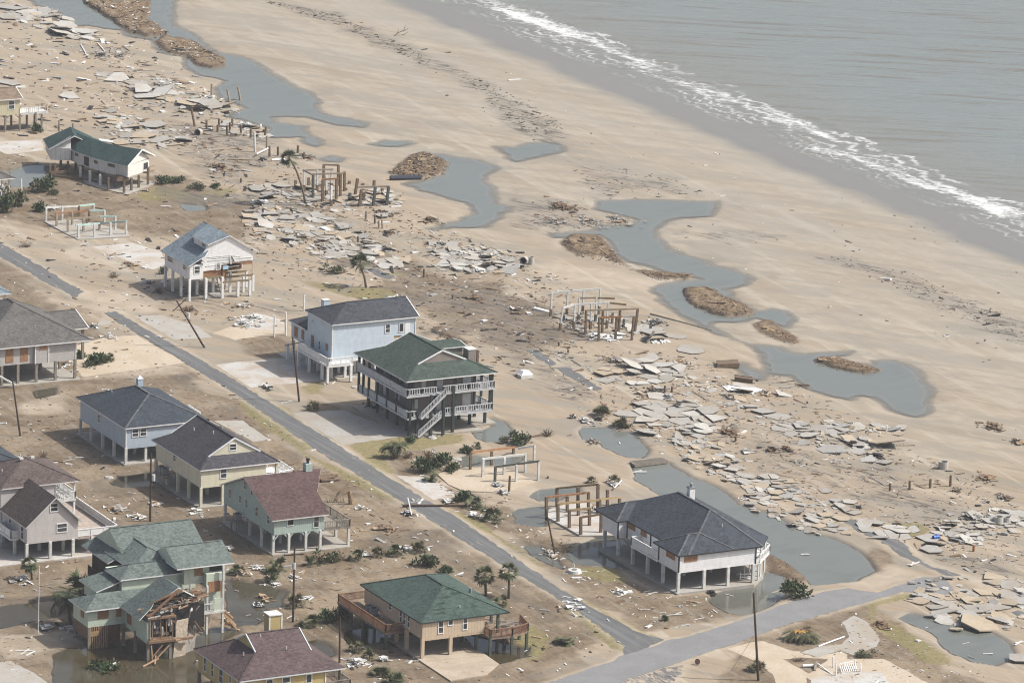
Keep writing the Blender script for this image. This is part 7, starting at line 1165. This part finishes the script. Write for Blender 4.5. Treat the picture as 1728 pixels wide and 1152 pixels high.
# uprooted trunks
b = gv(6, 405, 540); h = thing('uprooted_trunk', 'uprooted tree trunk with a plank leaning on it beside the seafoam house', 'tree trunk', b); MB().tube([(0, 0, 0), (-.1, .1, .8), (-.35, .1, 1.9)], .38, .25, 8).build('stump', m_wood('raw_trunk', (.27, .18, .10)), h); MB().beam(gv(6, 310, 520) - b, gv(6, 395, 470) - b + Vector((0, 0, 1.5)), .28).build('leaning_log', PILE, h); m = MB()
for k in range(14): m.cyl(gv(6, 260 + k * 8, 530) - b, gv(6, 250 + k * 8, 525) - b + Vector((rnd.uniform(-.5, .5), rnd.uniform(-.5, .5), rnd.uniform(.3, 1))), .05, .02, 5)
m.build('roots', m_wood('root_wood', (.15, .12, .085)), h)
b = gv(6, 265, 395); h = thing('log_pile', 'heap of brown logs beside the burgundy roof', 'log pile', b)
for k in range(7): a = rnd.uniform(-.5, .5); MB().cyl((-1.4 + rnd.uniform(-.3, .3), k * .25 - .6, .2 + .12 * (k % 3)), (1.2 + rnd.uniform(-.4, .4), k * .25 - .6 + a, .25 + .16 * (k % 3)), .2, .15, 7).build('log', PILE, h)
b = gv(6, 1560, 135); tag(lying(6, 1430, 150, 1570, 122, .13, 'b', 'fallen thin trunk between the dark bush and its root ball', 'tree_trunk', 'tree trunk'))
b = gv(13, 80, 180); m = MB()
for pts in ([(-1.4, 0, 0), (-.6, .2, .5), (.6, .1, .9), (1.2, .6, 1.9)], [(.4, .1, .8), (1.6, .2, 1.2)], [(-.6, .2, .5), (-.2, .8, 1.0)], [(.2, 0, 0), (1.6, .3, .5)]): m.tube(pts, .12, .05, 6)
o = m.build('driftwood', m_wood('drift_wood', (.20, .165, .13))); o.location = b; tag(o, 'dead branch stranded on the far beach', 'driftwood')
b = gv(10, 1050, 640); h = thing('torn_sheet', 'torn black sheeting humped over white rubble right of the white topped frame', 'sheeting', b); m = MB()
for k in range(8): a0, a1 = -1.3 + k * .33, -1.3 + (k + 1) * .33; z0, z1 = 1.3 - .5 * a0 * a0 * .9, 1.3 - .5 * a1 * a1 * .9; m.hexa([(a0 * 1.5, .3, z0 - .05), (a1 * 1.5, .3, z1 - .05), (a1 * 1.6, 2.2, z1 * .5 - .05), (a0 * 1.6, 2.2, z0 * .5 - .05)], [(a0 * 1.5, .3, z0), (a1 * 1.5, .3, z1), (a1 * 1.6, 2.2, z1 * .5), (a0 * 1.6, 2.2, z0 * .5)])
m.build('sheet', m_plain('black_sheet', (.035, .038, .042), .4, .7), h); m = MB()
for k in range(24): x, y = rnd.uniform(-1.6, 1.4), rnd.uniform(-.9, .9); s_ = rnd.uniform(.15, .5); m.hexa([(x, y, 0), (x + s_, y, 0), (x + s_, y + s_, 0), (x, y + s_, 0)], [(x, y, .1), (x + s_, y + .1, .25), (x + s_, y + s_, .2), (x, y + s_, .3)])
m.build('rubble', OFFW, h); MB().beam((-1.9, .2, .2), (-.4, .9, 1.6), .4, .08).build('leaning_board', PILEG, h)
# ------------------------------------------------------------------ heaps of boards, loose boards and fine litter
BW = [m_plain('white_board', (.60, .595, .57), .25, .7), m_plain('grey_board', (.30, .29, .27), .3, .8), m_wood('brown_board', (.20, .135, .085)), m_wood('tan_board', (.38, .27, .17)), DARK]
RD = random.Random(99)
def heap(v, x, y, w_, n, label, mix=(0, 0, 1, 2, 3), L=(.3, 1.3), flat=.6, cat='debris heap', name='debris_heap'):
    b = gv(v, x, y); b.z = max(b.z, WL); ppm = F_PX / ((np.array(b) - CAM) @ FW); R_ = w_ / VIEWS[v][2] / ppm / 2; m = MB()
    if n <= 12:
        for k in range(max(1, n // 3)):
            a = RD.uniform(0, 6.3); rr_ = R_ * RD.random() * .8; x_, y_ = b.x + rr_ * math.cos(a), b.y + rr_ * math.sin(a); yaw = RD.uniform(-.5, .9); ln = RD.uniform(1.0, 2.6); o = MB().beam((-ln / 2 * math.cos(yaw), -ln / 2 * math.sin(yaw), .05), (ln / 2 * math.cos(yaw), ln / 2 * math.sin(yaw), .12), RD.uniform(.1, .3), .07).build('loose_board', BW[RD.choice(mix)]); o.location = (x_, y_, max(ground_z(x_, y_), WL)); tag(o, label, 'board', label + ' group')
        return
    for k in range(n):
        rr_ = R_ * abs(RD.gauss(0, .5)); a = RD.uniform(0, 6.3); px_, py_ = rr_ * math.cos(a), rr_ * math.sin(a) * 1.6; yaw = RD.uniform(0, 3.2); ln = RD.uniform(*L); z = RD.uniform(.03, flat * max(.1, 1 - rr_ / R_)); d = Vector((math.cos(yaw), math.sin(yaw), RD.uniform(-.25, .25))) * ln / 2; p_ = Vector((px_, py_, z)); mi = RD.choice(mix)
        if RD.random() < .25: s_ = ln * .4; m.hexa([p_ + Vector((-s_, -s_, 0)), p_ + Vector((s_, -s_, .05)), p_ + Vector((s_, s_ * .7, 0)), p_ + Vector((-s_ * .6, s_, .1))], [p_ + Vector((-s_, -s_, .05)), p_ + Vector((s_, -s_, .1)), p_ + Vector((s_, s_ * .7, .05)), p_ + Vector((-s_ * .6, s_, .16))], mi)
        else: m.beam(p_ - d, p_ + d, RD.uniform(.08, .26), .06, mi)
    o = m.build(name, BW); o.location = b; return tag(o, label, cat)
for q in ((3, 835, 985, 90, 26, 'heap of white panels on mud behind the mint house', (0, 0, 3)), (3, 935, 905, 90, 22, 'scatter of pink and white boards right of the transformer pole', (0, 3, 3)), (3, 1190, 950, 160, 14, 'line of white boards before the cream house slab', (0,)), (3, 715, 935, 160, 40, 'scatter of white scraps left of the transformer pole', (0, 0, 1, 3)), (3, 460, 100, 80, 8, 'scrap under the grey house', (0, 2)), (4, 130, 530, 220, 34, 'white sheeting heap at the dying palm', (0, 0, 0, 1)), (4, 280, 825, 120, 24, 'white cloth heap below the flagpole', (0, 0, 1)), (4, 430, 830, 110, 22, 'white sheeting heap against the low mint wing', (0, 0, 1)), (4, 190, 960, 130, 10, 'white pipes on the sandy drive corner', (0,)), (4, 1385, 345, 80, 16, 'white wreckage right of the mint roof', (0,)), (4, 1470, 492, 120, 18, 'white boards in the pool right of the mint house', (0, 3)), (4, 1570, 460, 120, 18, 'white scraps in the row behind the mint pool', (0, 0, 3)), (4, 1655, 572, 130, 26, 'white sheeting under the drooping palm', (0,)), (4, 1605, 690, 120, 16, 'brown planks lying in grey water', (2, 3, 3)), (4, 1570, 735, 80, 22, 'grey scrap beside the yellow chimney', (0, 1, 4)), (4, 690, 1090, 60, 8, 'white block in the dark bush', (0,)),
          (6, 470, 570, 80, 14, 'white slatted panel heap left of the road', (0,)), (6, 985, 528, 70, 20, 'crumpled white sheet right of the road', (0,)), (6, 765, 605, 90, 26, 'white pole hardware at the fallen pole', (0, 0, 4)), (6, 810, 530, 60, 12, 'white scrap on the road', (0, 1)), (6, 1290, 435, 100, 40, 'splintered white boards at the foot of the white frame', (0, 0, 1, 2)), (6, 1330, 478, 100, 34, 'grey scrap heap at the lone brown piling', (0, 1, 1, 4)), (6, 1150, 620, 140, 16, 'white boards below the fallen pole', (0,)), (6, 620, 700, 180, 40, 'brown branch heap on grey mud', (2, 2, 3)), (6, 480, 850, 80, 14, 'white scraps in the palmetto row', (0,)), (6, 750, 815, 90, 14, 'white board behind the palmettos', (0,)), (6, 290, 870, 60, 16, 'white curved scrap at the dark bush', (0,)), (6, 1000, 520, 40, 6, 'small white scrap beside the driveway', (0,)),
          (7, 60, 272, 90, 14, 'white panel on mud behind the pole', (0,)), (7, 440, 790, 200, 60, 'white boards and pipes between yellow and beige houses', (0, 0, 0, 1)), (7, 600, 770, 90, 16, 'white scraps on mud before the beige house', (0,)), (7, 1060, 250, 60, 10, 'white scrap behind the green hip roof', (0,)), (7, 120, 395, 110, 12, 'large white sheet behind the yellow house', (0,)), (7, 780, 780, 60, 8, 'small white scraps at the beige drive', (0,)),
          (8, 100, 640, 130, 34, 'white panels in the ditch beside the leaning pole', (0, 0, 3)), (8, 520, 860, 80, 24, 'broken white pieces before the slate roofed house', (0,)), (8, 720, 862, 140, 6, 'long white board before the slate roofed house', (0,)), (8, 870, 990, 150, 8, 'two long white boards on the bank', (0,)), (8, 1085, 880, 70, 14, 'black crumpled sheet at the slab corner', (4,)), (8, 260, 950, 300, 26, 'white scraps scattered along the road bank', (0,)), (8, 1250, 760, 60, 14, 'white tangle under the slate roofed house', (0,)), (8, 1290, 350, 70, 14, 'pale boulder heap in the long pool', (0, 0)), (12, 365, 485, 44, 8, 'pale rock in the long pool', (0,)), (27, 1290, 170, 260, 40, 'white boards around the right palmetto', (0, 0, 2)), (27, 650, 735, 120, 10, 'white cylinder scrap on the swept slab', (0, 1)), (27, 990, 560, 160, 30, 'pale plank heap on the swept slab', (3, 3, 0)),
          (5, 180, 770, 90, 24, 'wire heap on the white driveway', (0, 1, 4)), (5, 560, 742, 80, 8, 'white bent gutter before the blue house', (0,)), (5, 830, 890, 160, 40, 'dark branch heap under the balcony house', (2, 1, 4)), (5, 1180, 1045, 90, 24, 'broken boards at the balcony house stairs', (0, 1, 1)), (5, 930, 225, 80, 10, 'white scrap on the grassy patch', (0,)), (5, 60, 275, 90, 12, 'dark plank heap behind the white posts', (1, 2)), (5, 110, 350, 170, 30, 'grey shards on the pale pad left of the blue house', (0, 0, 1)), (5, 310, 860, 100, 4, 'white pole lying beside the road', (0,)),
          (2, 330, 190, 140, 30, 'white sheet heap behind the teal beamed frame', (0, 0, 1)), (2, 660, 965, 100, 22, 'white panels right of the low grey wing', (0, 0, 1)), (2, 575, 905, 70, 22, 'dark scrap right of the low grey wing', (4, 1, 0)), (2, 1150, 805, 120, 40, 'brown branch heap at the leaning pole', (2, 2, 4)), (2, 1450, 785, 190, 30, 'white and brown boards right of the white house', (0, 2, 3)), (2, 1480, 890, 220, 40, 'grey shards on the pale pad', (0, 0, 1)), (2, 800, 535, 120, 16, 'reddish plank scrap on the pale pad', (3, 2)), (2, 900, 640, 90, 22, 'grey and black scrap left of the white house', (1, 4, 0)), (2, 960, 695, 60, 20, 'dark branch heap under the white house', (2, 4)), (2, 510, 400, 60, 4, 'long white board beside the teal frame slab', (0,)), (2, 500, 990, 80, 26, 'white heap under the grey roof edge', (0, 1, 1)), (2, 720, 465, 120, 6, 'brown beam on the pale pad', (2, 3)), (2, 1290, 165, 30, 6, 'small yellow scrap on the muddy track', (3,)), (2, 1590, 160, 120, 50, 'dark scrap heap above the cracked field', (4, 2, 1, 0)), (2, 400, 1135, 160, 20, 'white scraps along the grey house slab', (0, 2)), (2, 40, 1150, 80, 16, 'white rail scraps under the grey house', (0,)),
          (1, 620, 340, 220, 50, 'dark broken raft of planks on the far sand', (1, 1, 4)), (1, 740, 345, 120, 26, 'crossed planks right of the far raft', (1, 2, 0)), (1, 280, 655, 200, 30, 'red and white planks on the far white slab', (3, 0, 2)), (1, 980, 530, 200, 60, 'dark splintered roof pieces in the lagoon slab pile', (4, 1, 2)), (1, 1280, 610, 200, 60, 'dark plank tangle at the waterline', (4, 1, 0)), (28, 840, 200, 260, 50, 'grey plank tangle among the lagoon pilings', (0, 1, 1)), (28, 1460, 530, 240, 50, 'dark log tangle at the end of the piling row', (2, 4, 1)), (28, 560, 640, 300, 90, 'brown branch heap above the leaning palm', (2, 2, 4)), (28, 1000, 560, 120, 18, 'dark plank left of the white beam', (4, 1)), (9, 150, 590, 140, 70, 'black and white scrap heap in the mud', (4, 1, 0)), (9, 920, 770, 90, 30, 'dark flat plank heap on the sand', (2, 4)), (9, 1170, 690, 130, 40, 'dark wedge of boards at the lagoon tip', (4, 2)), (9, 880, 650, 120, 60, 'brown branch tangle around the crossbar posts', (2, 4)), (9, 400, 800, 170, 40, 'dark branch heap on the cracked field', (2, 4)),
          (15, 1050, 330, 170, 140, 'dark red brown rubble heap beside the lagoon', (2, 4, 2)), (15, 1010, 405, 230, 70, 'low driftwood scatter left of the plank pile', (1, 2, 1)), (15, 1180, 400, 180, 90, 'grey plank pile beside the lagoon', (1, 1, 3)), (15, 1330, 395, 200, 90, 'grey plank pile running into the lagoon', (1, 1, 3)), (15, 430, 520, 100, 30, 'black scrap heap above the grey slabs', (4, 1, 0)), (15, 690, 575, 140, 40, 'orange and grey boards in the grey slab heap', (1, 3, 0)), (15, 620, 655, 110, 30, 'white board heap below the grey slabs', (0, 0)), (15, 600, 790, 120, 16, 'dark flat boards on sand behind the blue house', (4, 2)), (15, 830, 850, 140, 30, 'brown boards with a white rim on the sand', (2, 0)), (15, 1120, 915, 150, 50, 'splintered wood in the white topped frame', (2, 1, 4)), (15, 1230, 990, 160, 40, 'white sheet scraps under the brown posts', (0, 0)), (15, 1520, 915, 140, 50, 'dark plank tangle right of the brown posts', (4, 1)),
          (17, 960, 400, 200, 60, 'dark branch tangle left of the crossed planks', (2, 4, 1)), (17, 1060, 440, 150, 24, 'crossed grey planks in the slab field', (1, 1, 0)), (17, 700, 195, 180, 50, 'dark plank raft below the white topped frame', (1, 1, 2)), (17, 1150, 215, 160, 50, 'white and brown scrap on the sand', (0, 2, 3)), (17, 1460, 430, 130, 34, 'grey board heap below the white sheeting', (1, 3)), (17, 1700, 410, 120, 30, 'cream board heap right of the white sheeting', (0, 3)), (17, 500, 590, 110, 30, 'white scrap heap left of the shaggy clump', (0, 0, 1)), (17, 590, 585, 50, 16, 'black tyre scrap below the shaggy clump', (4,)), (17, 1450, 670, 110, 60, 'brown root heap beside the dark stump', (2, 2)), (17, 850, 955, 60, 10, 'white bent board in the long pool', (0,)), (17, 545, 730, 90, 26, 'dark scrap heap in the pool', (2, 1)), (17, 1570, 800, 80, 16, 'white block heap on the sand', (0, 1)), (17, 420, 570, 60, 18, 'red and black scrap left of the shaggy clump', (3, 4, 0)),
          (11, 830, 975, 100, 40, 'black log in the shallow wash', (4,)), (11, 1690, 890, 120, 40, 'plank heap at the right edge', (1, 2, 3)), (11, 195, 935, 110, 30, 'dark log below the slab fan', (2, 4)), (11, 290, 930, 90, 20, 'second dark log below the slab fan', (2, 4)), (11, 1540, 795, 170, 60, 'low brown weed heap on open sand', (2, 2)), (11, 690, 905, 90, 40, 'dark clod on the long grey slab', (2, 4)), (11, 1500, 1110, 170, 40, 'brown weed heap near the right edge', (2, 3)), (11, 600, 1000, 120, 10, 'long grey boards on the sand', (1,)), (12, 1460, 130, 130, 40, 'dark board heap on sand at the right edge', (1, 2)), (12, 1210, 95, 100, 20, 'dark boards below the piling row', (2, 1)), (12, 1300, 240, 190, 50, 'dark plank heap left of the round tanks', (4, 1)), (12, 1470, 310, 150, 12, 'long boards right of the round tanks', (1, 3)), (12, 960, 495, 40, 10, 'white scraps at the broken road end', (0,)), (12, 775, 835, 90, 60, 'brown branch heap on the curved drive', (2, 2)), (12, 1550, 930, 60, 8, 'white board at the right edge', (0,)), (12, 1370, 1040, 50, 4, 'white pipe in the lower right pool', (0,))):
    heap(*q[:5], q[5], q[6])
# loose single boards, countable
def loose(v, s, n, mixs, L, label):
    pg = world(v, s, 0); xs = [p[0] for p in pg]; ys = [p[1] for p in pg]; k = 0; g_ = 0
    n = int(n * (.7 if label.startswith('long') else .5))
    while k < n and g_ < 4000:
        g_ += 1; x, y = RD.uniform(min(xs), max(xs)), RD.uniform(min(ys), max(ys))
        if not inside((x, y), pg): continue
        z = ground_z(x, y)
        if z < WL: z = WL
        yaw = RD.choice((0.1, 1.5, RD.uniform(0, 3.2))); ln = L[0] + (L[1] - L[0]) * RD.random() ** 1.8; m = MB(); m.beam((-ln / 2 * math.cos(yaw), -ln / 2 * math.sin(yaw), .04), (ln / 2 * math.cos(yaw), ln / 2 * math.sin(yaw), .06 + RD.random() * .15), RD.uniform(.06, .2), .06); o = m.build('loose_board', BW[RD.choice(mixs)]); o.location = (x, y, z); tag(o, label, 'board', label + 's'); k += 1
for q in ((0, "900,600 1150,620 1480,720 1560,820 1350,800 1180,740 980,700", 46, (1, 2, 2, 4, 0), (1.5, 5.0), 'long plank strewn through the slab field'), (0, "560,330 900,430 960,560 720,470 480,400", 34, (1, 2, 2, 4, 0), (1.5, 4.5), 'long plank strewn between the cracked pavement and the white topped frame'), (0, "200,60 480,190 560,300 300,280 150,180", 30, (1, 2, 4, 0), (2, 6), 'long plank strewn along the upper lagoon'), (0, "30,700 260,680 300,840 120,860 30,760", 24, (0, 0, 0, 3), (.5, 1.8), 'loose board on mud between the lilac house and the blue grey house'), (0, "390,920 700,880 780,960 640,990 420,960", 26, (0, 0, 1), (.4, 1.4), 'loose board along the palmetto row'), (0, "380,980 560,970 600,1040 430,1050", 20, (0, 3, 1), (.5, 1.8), 'loose board in the mud behind the yellow house'), (0, "560,820 760,840 900,960 840,1000 650,900", 20, (0, 0, 1), (.3, 1.2), 'loose board on the mud left of the road'), (0, "870,960 1100,1000 1280,1000 1200,1040 1060,1070 940,990", 24, (0,), (.3, 1.6), 'white board on the bank between road and slate roofed house'), (0, "860,1010 1040,1090 940,1140 880,1090", 10, (0,), (.3, .9), 'white scrap on sand beside the beige house'), (0, "260,300 480,330 520,400 300,470 200,420", 26, (0, 0, 1, 2), (.4, 1.6), 'loose board on the mud track left of the leaning palm'), (0, "700,420 900,460 920,560 760,560", 20, (2, 2, 4, 0), (.4, 1.8), 'dark board on sand behind the blue house'), (0, "1140,590 1400,680 1500,760 1300,780 1120,680", 40, (0, 1, 2), (.4, 2.2), 'board strewn over the slab field'), (0, "1300,720 1620,830 1728,880 1500,880 1350,800", 24, (2, 1, 0, 3), (.4, 2.0), 'board strewn over the sand at right'), (0, "120,30 420,200 300,250 60,180", 26, (1, 2, 0), (.8, 3.0), 'board on the far sand below the lagoon'), (0, "1480,1020 1728,980 1728,1140 1600,1120", 10, (0, 1), (.4, 1.4), 'board near the pool with the blue machine'), (0, "880,740 1100,700 1060,800 940,830", 6, (0, 2), (.3, 1), 'small board on the smooth sand above the brown frame')): loose(*q)
# smaller concrete rubble between the slabs, past counting
m = MB(); RL = random.Random(8)
def rubble(v, s, n, sz, mixs=(0, 0, 1, 2), thk=.16, gj=.13):
    pg = world(v, s, 0); xs = [p[0] for p in pg]; ys = [p[1] for p in pg]; k = 0; g_ = 0
    while k < n and g_ < n * 12:
        g_ += 1; x, y = RL.uniform(min(xs), max(xs)), RL.uniform(min(ys), max(ys))
        if not inside((x, y), pg): continue
        z = max(ground_z(x, y), WL); s_ = sz * RL.lognormvariate(0, .5); q = RL.randrange(4, 7); a0 = RL.uniform(0, 6); gx_, gy_ = RL.gauss(0, gj), RL.gauss(0, gj); P_ = [(math.cos(a0 + 6.283 * i / q) * s_ * RL.uniform(.5, 1), math.sin(a0 + 6.283 * i / q) * s_ * RL.uniform(.6, 1.2)) for i in range(q)]
        lo = min(u * gx_ + w_ * gy_ for u, w_ in P_); T_ = [(x + u, y + w_, z - lo * .8 + u * gx_ + w_ * gy_ + .08) for u, w_ in P_]; m.hexa([(a, b, c_ - thk) for a, b, c_ in T_], T_, RL.choice(mixs)); k += 1
for v, s, n, sz in ((17, "860,380 1240,180 1640,400 1728,700 1380,760 1000,740 860,600", 170, .55), (17, "1060,740 1400,720 1600,960 1440,1010 1200,880", 90, .6), (12, "0,0 300,20 560,200 620,330 340,320 60,190", 120, .55), (12, "560,230 1050,280 1160,430 1571,300 1571,200 1400,190 1050,270", 150, .55), (12, "930,560 1571,560 1571,860 1180,850 950,720", 110, .65), (11, "150,760 640,750 1000,800 860,1010 400,900", 130, .6), (9, "0,620 300,600 720,740 1060,930 860,990 500,900 80,780", 190, .7), (9, "1150,820 1728,880 1700,1010 1200,990", 160, .7), (9, "60,470 460,480 700,560 1040,520 1030,600 600,640 160,580", 120, .7), (1, "560,440 980,460 1480,640 1420,700 1150,690 780,560", 110, .8), (1, "580,650 1000,760 1180,860 900,900 640,830", 90, .8), (1, "0,10 330,60 560,200 700,260 380,230 100,120", 110, 1.2), (28, "560,160 1040,200 1040,310 640,290", 70, .7), (25, "180,420 800,420 1500,480 1600,680 1100,720 600,720 300,620", 90, .55)): rubble(v, s, n, sz)
tag(m.build('concrete_rubble', [C1, C2, C3]), 'small grey concrete rubble strewn between the larger broken slabs', 'rubble', kind='stuff')
m = MB()
for v, s, n, sz in ((18, "-80,-60 -20,20 60,70 130,115 200,165 300,188 400,178 350,130 295,100 320,20 250,-60", 380, .42), (18, "335,215 370,190 540,215 690,300 690,335 620,348 500,290 370,255", 260, .36), (16, "-10,265 130,258 200,300 300,340 372,380 330,400 220,405 100,370 30,330", 380, .24), (16, "350,450 400,425 520,480 590,535 480,525", 260, .2), (16, "660,625 780,612 1000,675 930,690 760,660", 320, .2), (15, "1040,510 1090,475 1230,480 1290,530 1380,630 1120,575", 340, .26), (15, "1400,645 1500,655 1728,672 1680,690 1540,695", 220, .2), (9, "920,410 1010,340 1060,295 1150,290 1280,350 1250,400 1130,440", 340, .32), (5, "1170,420 1220,410 1330,470 1400,500 1370,520", 160, .2), (12, "150,440 240,480 380,590 330,600 170,540", 160, .16)): rubble(v, s, int(n * (1.1 if v in (9, 5) else .3)), sz * (.42 if v in (9, 5) else .3), (0, 0, 0, 1, 1, 2), .08, .16)
tag(m.build('root_mat_clods', [m_plain('brown_clod', (.17, .125, .08), .3, .95), m_plain('straw_clod', (.225, .175, .11), .3, .95), m_plain('dark_clod', (.105, .078, .05), .4, .95)]), 'ragged brown clods and matted roots covering the eroded islands', 'clods', kind='stuff')
# fine litter nobody could count
m = MB(); RL = random.Random(5)
def litter(v, s, n, mixs, sz, el=1.8):
    pg = world(v, s, 0); xs = [p[0] for p in pg]; ys = [p[1] for p in pg]; k = 0; g_ = 0
    while k < n and g_ < n * 12:
        g_ += 1; x, y = RL.uniform(min(xs), max(xs)), RL.uniform(min(ys), max(ys))
        if not inside((x, y), pg): continue
        z = ground_z(x, y)
        if z < WL - .02: continue
        s_ = sz * RL.lognormvariate(0, .55); a = RL.uniform(0, 3.2); e = RL.uniform(1, el * 2); d = Vector((math.cos(a), math.sin(a), RL.uniform(-.2, .2))) * s_ * e / 2; m.beam((x - d.x, y - d.y, z + .03 - d.z), (x + d.x, y + d.y, z + .03 + d.z), s_ * .8, s_ * .35, RL.choice(mixs)); k += 1
litter(0, "0,600 320,610 700,870 1060,1090 900,1152 0,1152", 1500, (0, 0, 1, 2, 2, 3, 4), .16); litter(0, "640,740 760,760 900,860 1010,960 1300,1000 1120,1070 980,990 740,830", 450, (0, 0, 1, 2, 3), .15); litter(0, "0,240 300,300 560,400 620,520 360,600 0,600", 800, (0, 1, 2, 2, 4), .2); litter(0, "300,200 700,360 960,470 1000,580 820,640 640,520 420,420", 1100, (1, 2, 2, 4, 4, 0), .22)
litter(0, "860,560 1300,620 1728,860 1728,1000 1480,900 1200,800 1000,720", 1500, (0, 1, 1, 2, 2, 4), .15); litter(0, "880,570 1300,620 1728,860 1728,1000 1480,900 1200,800 1000,720", 700, (1, 2, 2, 2, 4), .07, 9); litter(0, "300,200 700,360 960,470 1000,600 820,640 640,520 420,420", 800, (1, 2, 2, 2, 4), .08, 9); litter(0, "0,600 320,610 700,870 1060,1090 900,1152 0,1152", 500, (2, 2, 1, 4), .05, 9); litter(0, "100,20 420,200 480,300 200,240", 400, (1, 2, 2, 4), .11, 8); litter(0, "0,0 240,60 420,190 300,260 0,230", 500, (0, 1, 2, 4), .35); litter(18, "860,0 1240,70 1728,290 1728,345 1260,130 1000,50", 350, (2, 4, 4), .10, 2.6); litter(13, "300,320 540,420 880,610 900,660 740,710 560,540", 350, (2, 4, 4), .10, 2.6); litter(16, "700,85 1180,190 1728,420 1728,560 1300,360", 350, (2, 4, 4), .08, 2.6); litter(13, "900,830 1280,860 1700,980 1500,1000 1100,1000", 140, (2, 4), .1, 2.6); litter(0, "1420,1020 1600,1100 1700,1152 1400,1152", 250, (0, 1, 2), .1); litter(0, "520,0 1728,440 1728,640 1100,420", 160, (2, 4, 0), .14); litter(16, "-10,265 130,258 300,340 372,380 220,405 30,330", 220, (2, 2, 4, 3), .07, 7); litter(15, "1040,510 1230,480 1380,630 1120,575", 240, (2, 2, 4, 3), .08, 7); litter(15, "1400,645 1728,672 1540,695", 140, (2, 4, 3), .08, 7); litter(18, "335,215 540,215 690,320 500,290", 160, (2, 4, 3), .11, 7); litter(18, "-80,-20 300,-10 320,100 400,178 200,165", 260, (2, 4, 3), .12, 7); litter(16, "660,620 1000,680 780,612", 160, (2, 4, 3), .06, 7); litter(16, "350,440 590,540 520,480", 200, (2, 2, 3), .13, 2.2); litter(16, "660,620 1000,680 780,612", 240, (2, 2, 3), .13, 2.2); litter(18, "-80,-20 300,-10 320,100 400,178 200,165", 300, (2, 3, 0), .16, 1.6); litter(18, "335,215 540,215 690,320 500,290", 200, (2, 3, 0), .14, 1.6); litter(9, "920,400 1150,290 1280,350 1130,440", 320, (2, 2, 4, 3), .26, .8)
tag(m.build('litter', BW), 'fine scattered litter of scraps and twigs over sand and mud', 'litter', kind='stuff')

# ------------------------------------------------------------------ hazy air round the whole place
t = bpy.data.materials.new('haze'); t.use_nodes = True; tr = t.node_tree
for n_ in list(tr.nodes):
    if n_.type != 'OUTPUT_MATERIAL': tr.nodes.remove(n_)
pv = tr.nodes.new('ShaderNodeVolumePrincipled'); pv.inputs['Color'].default_value = (.93, .95, 1, 1); pv.inputs['Density'].default_value = HAZE; pv.inputs['Anisotropy'].default_value = 0.0
tr.links.new(pv.outputs[0], [n_ for n_ in tr.nodes if n_.type == 'OUTPUT_MATERIAL'][0].inputs['Volume'])
if HAZE > 0: tag(MB().box(-5200, 5200, -5200, 5200, -8, 215).build('haze', t), kind='stuff')
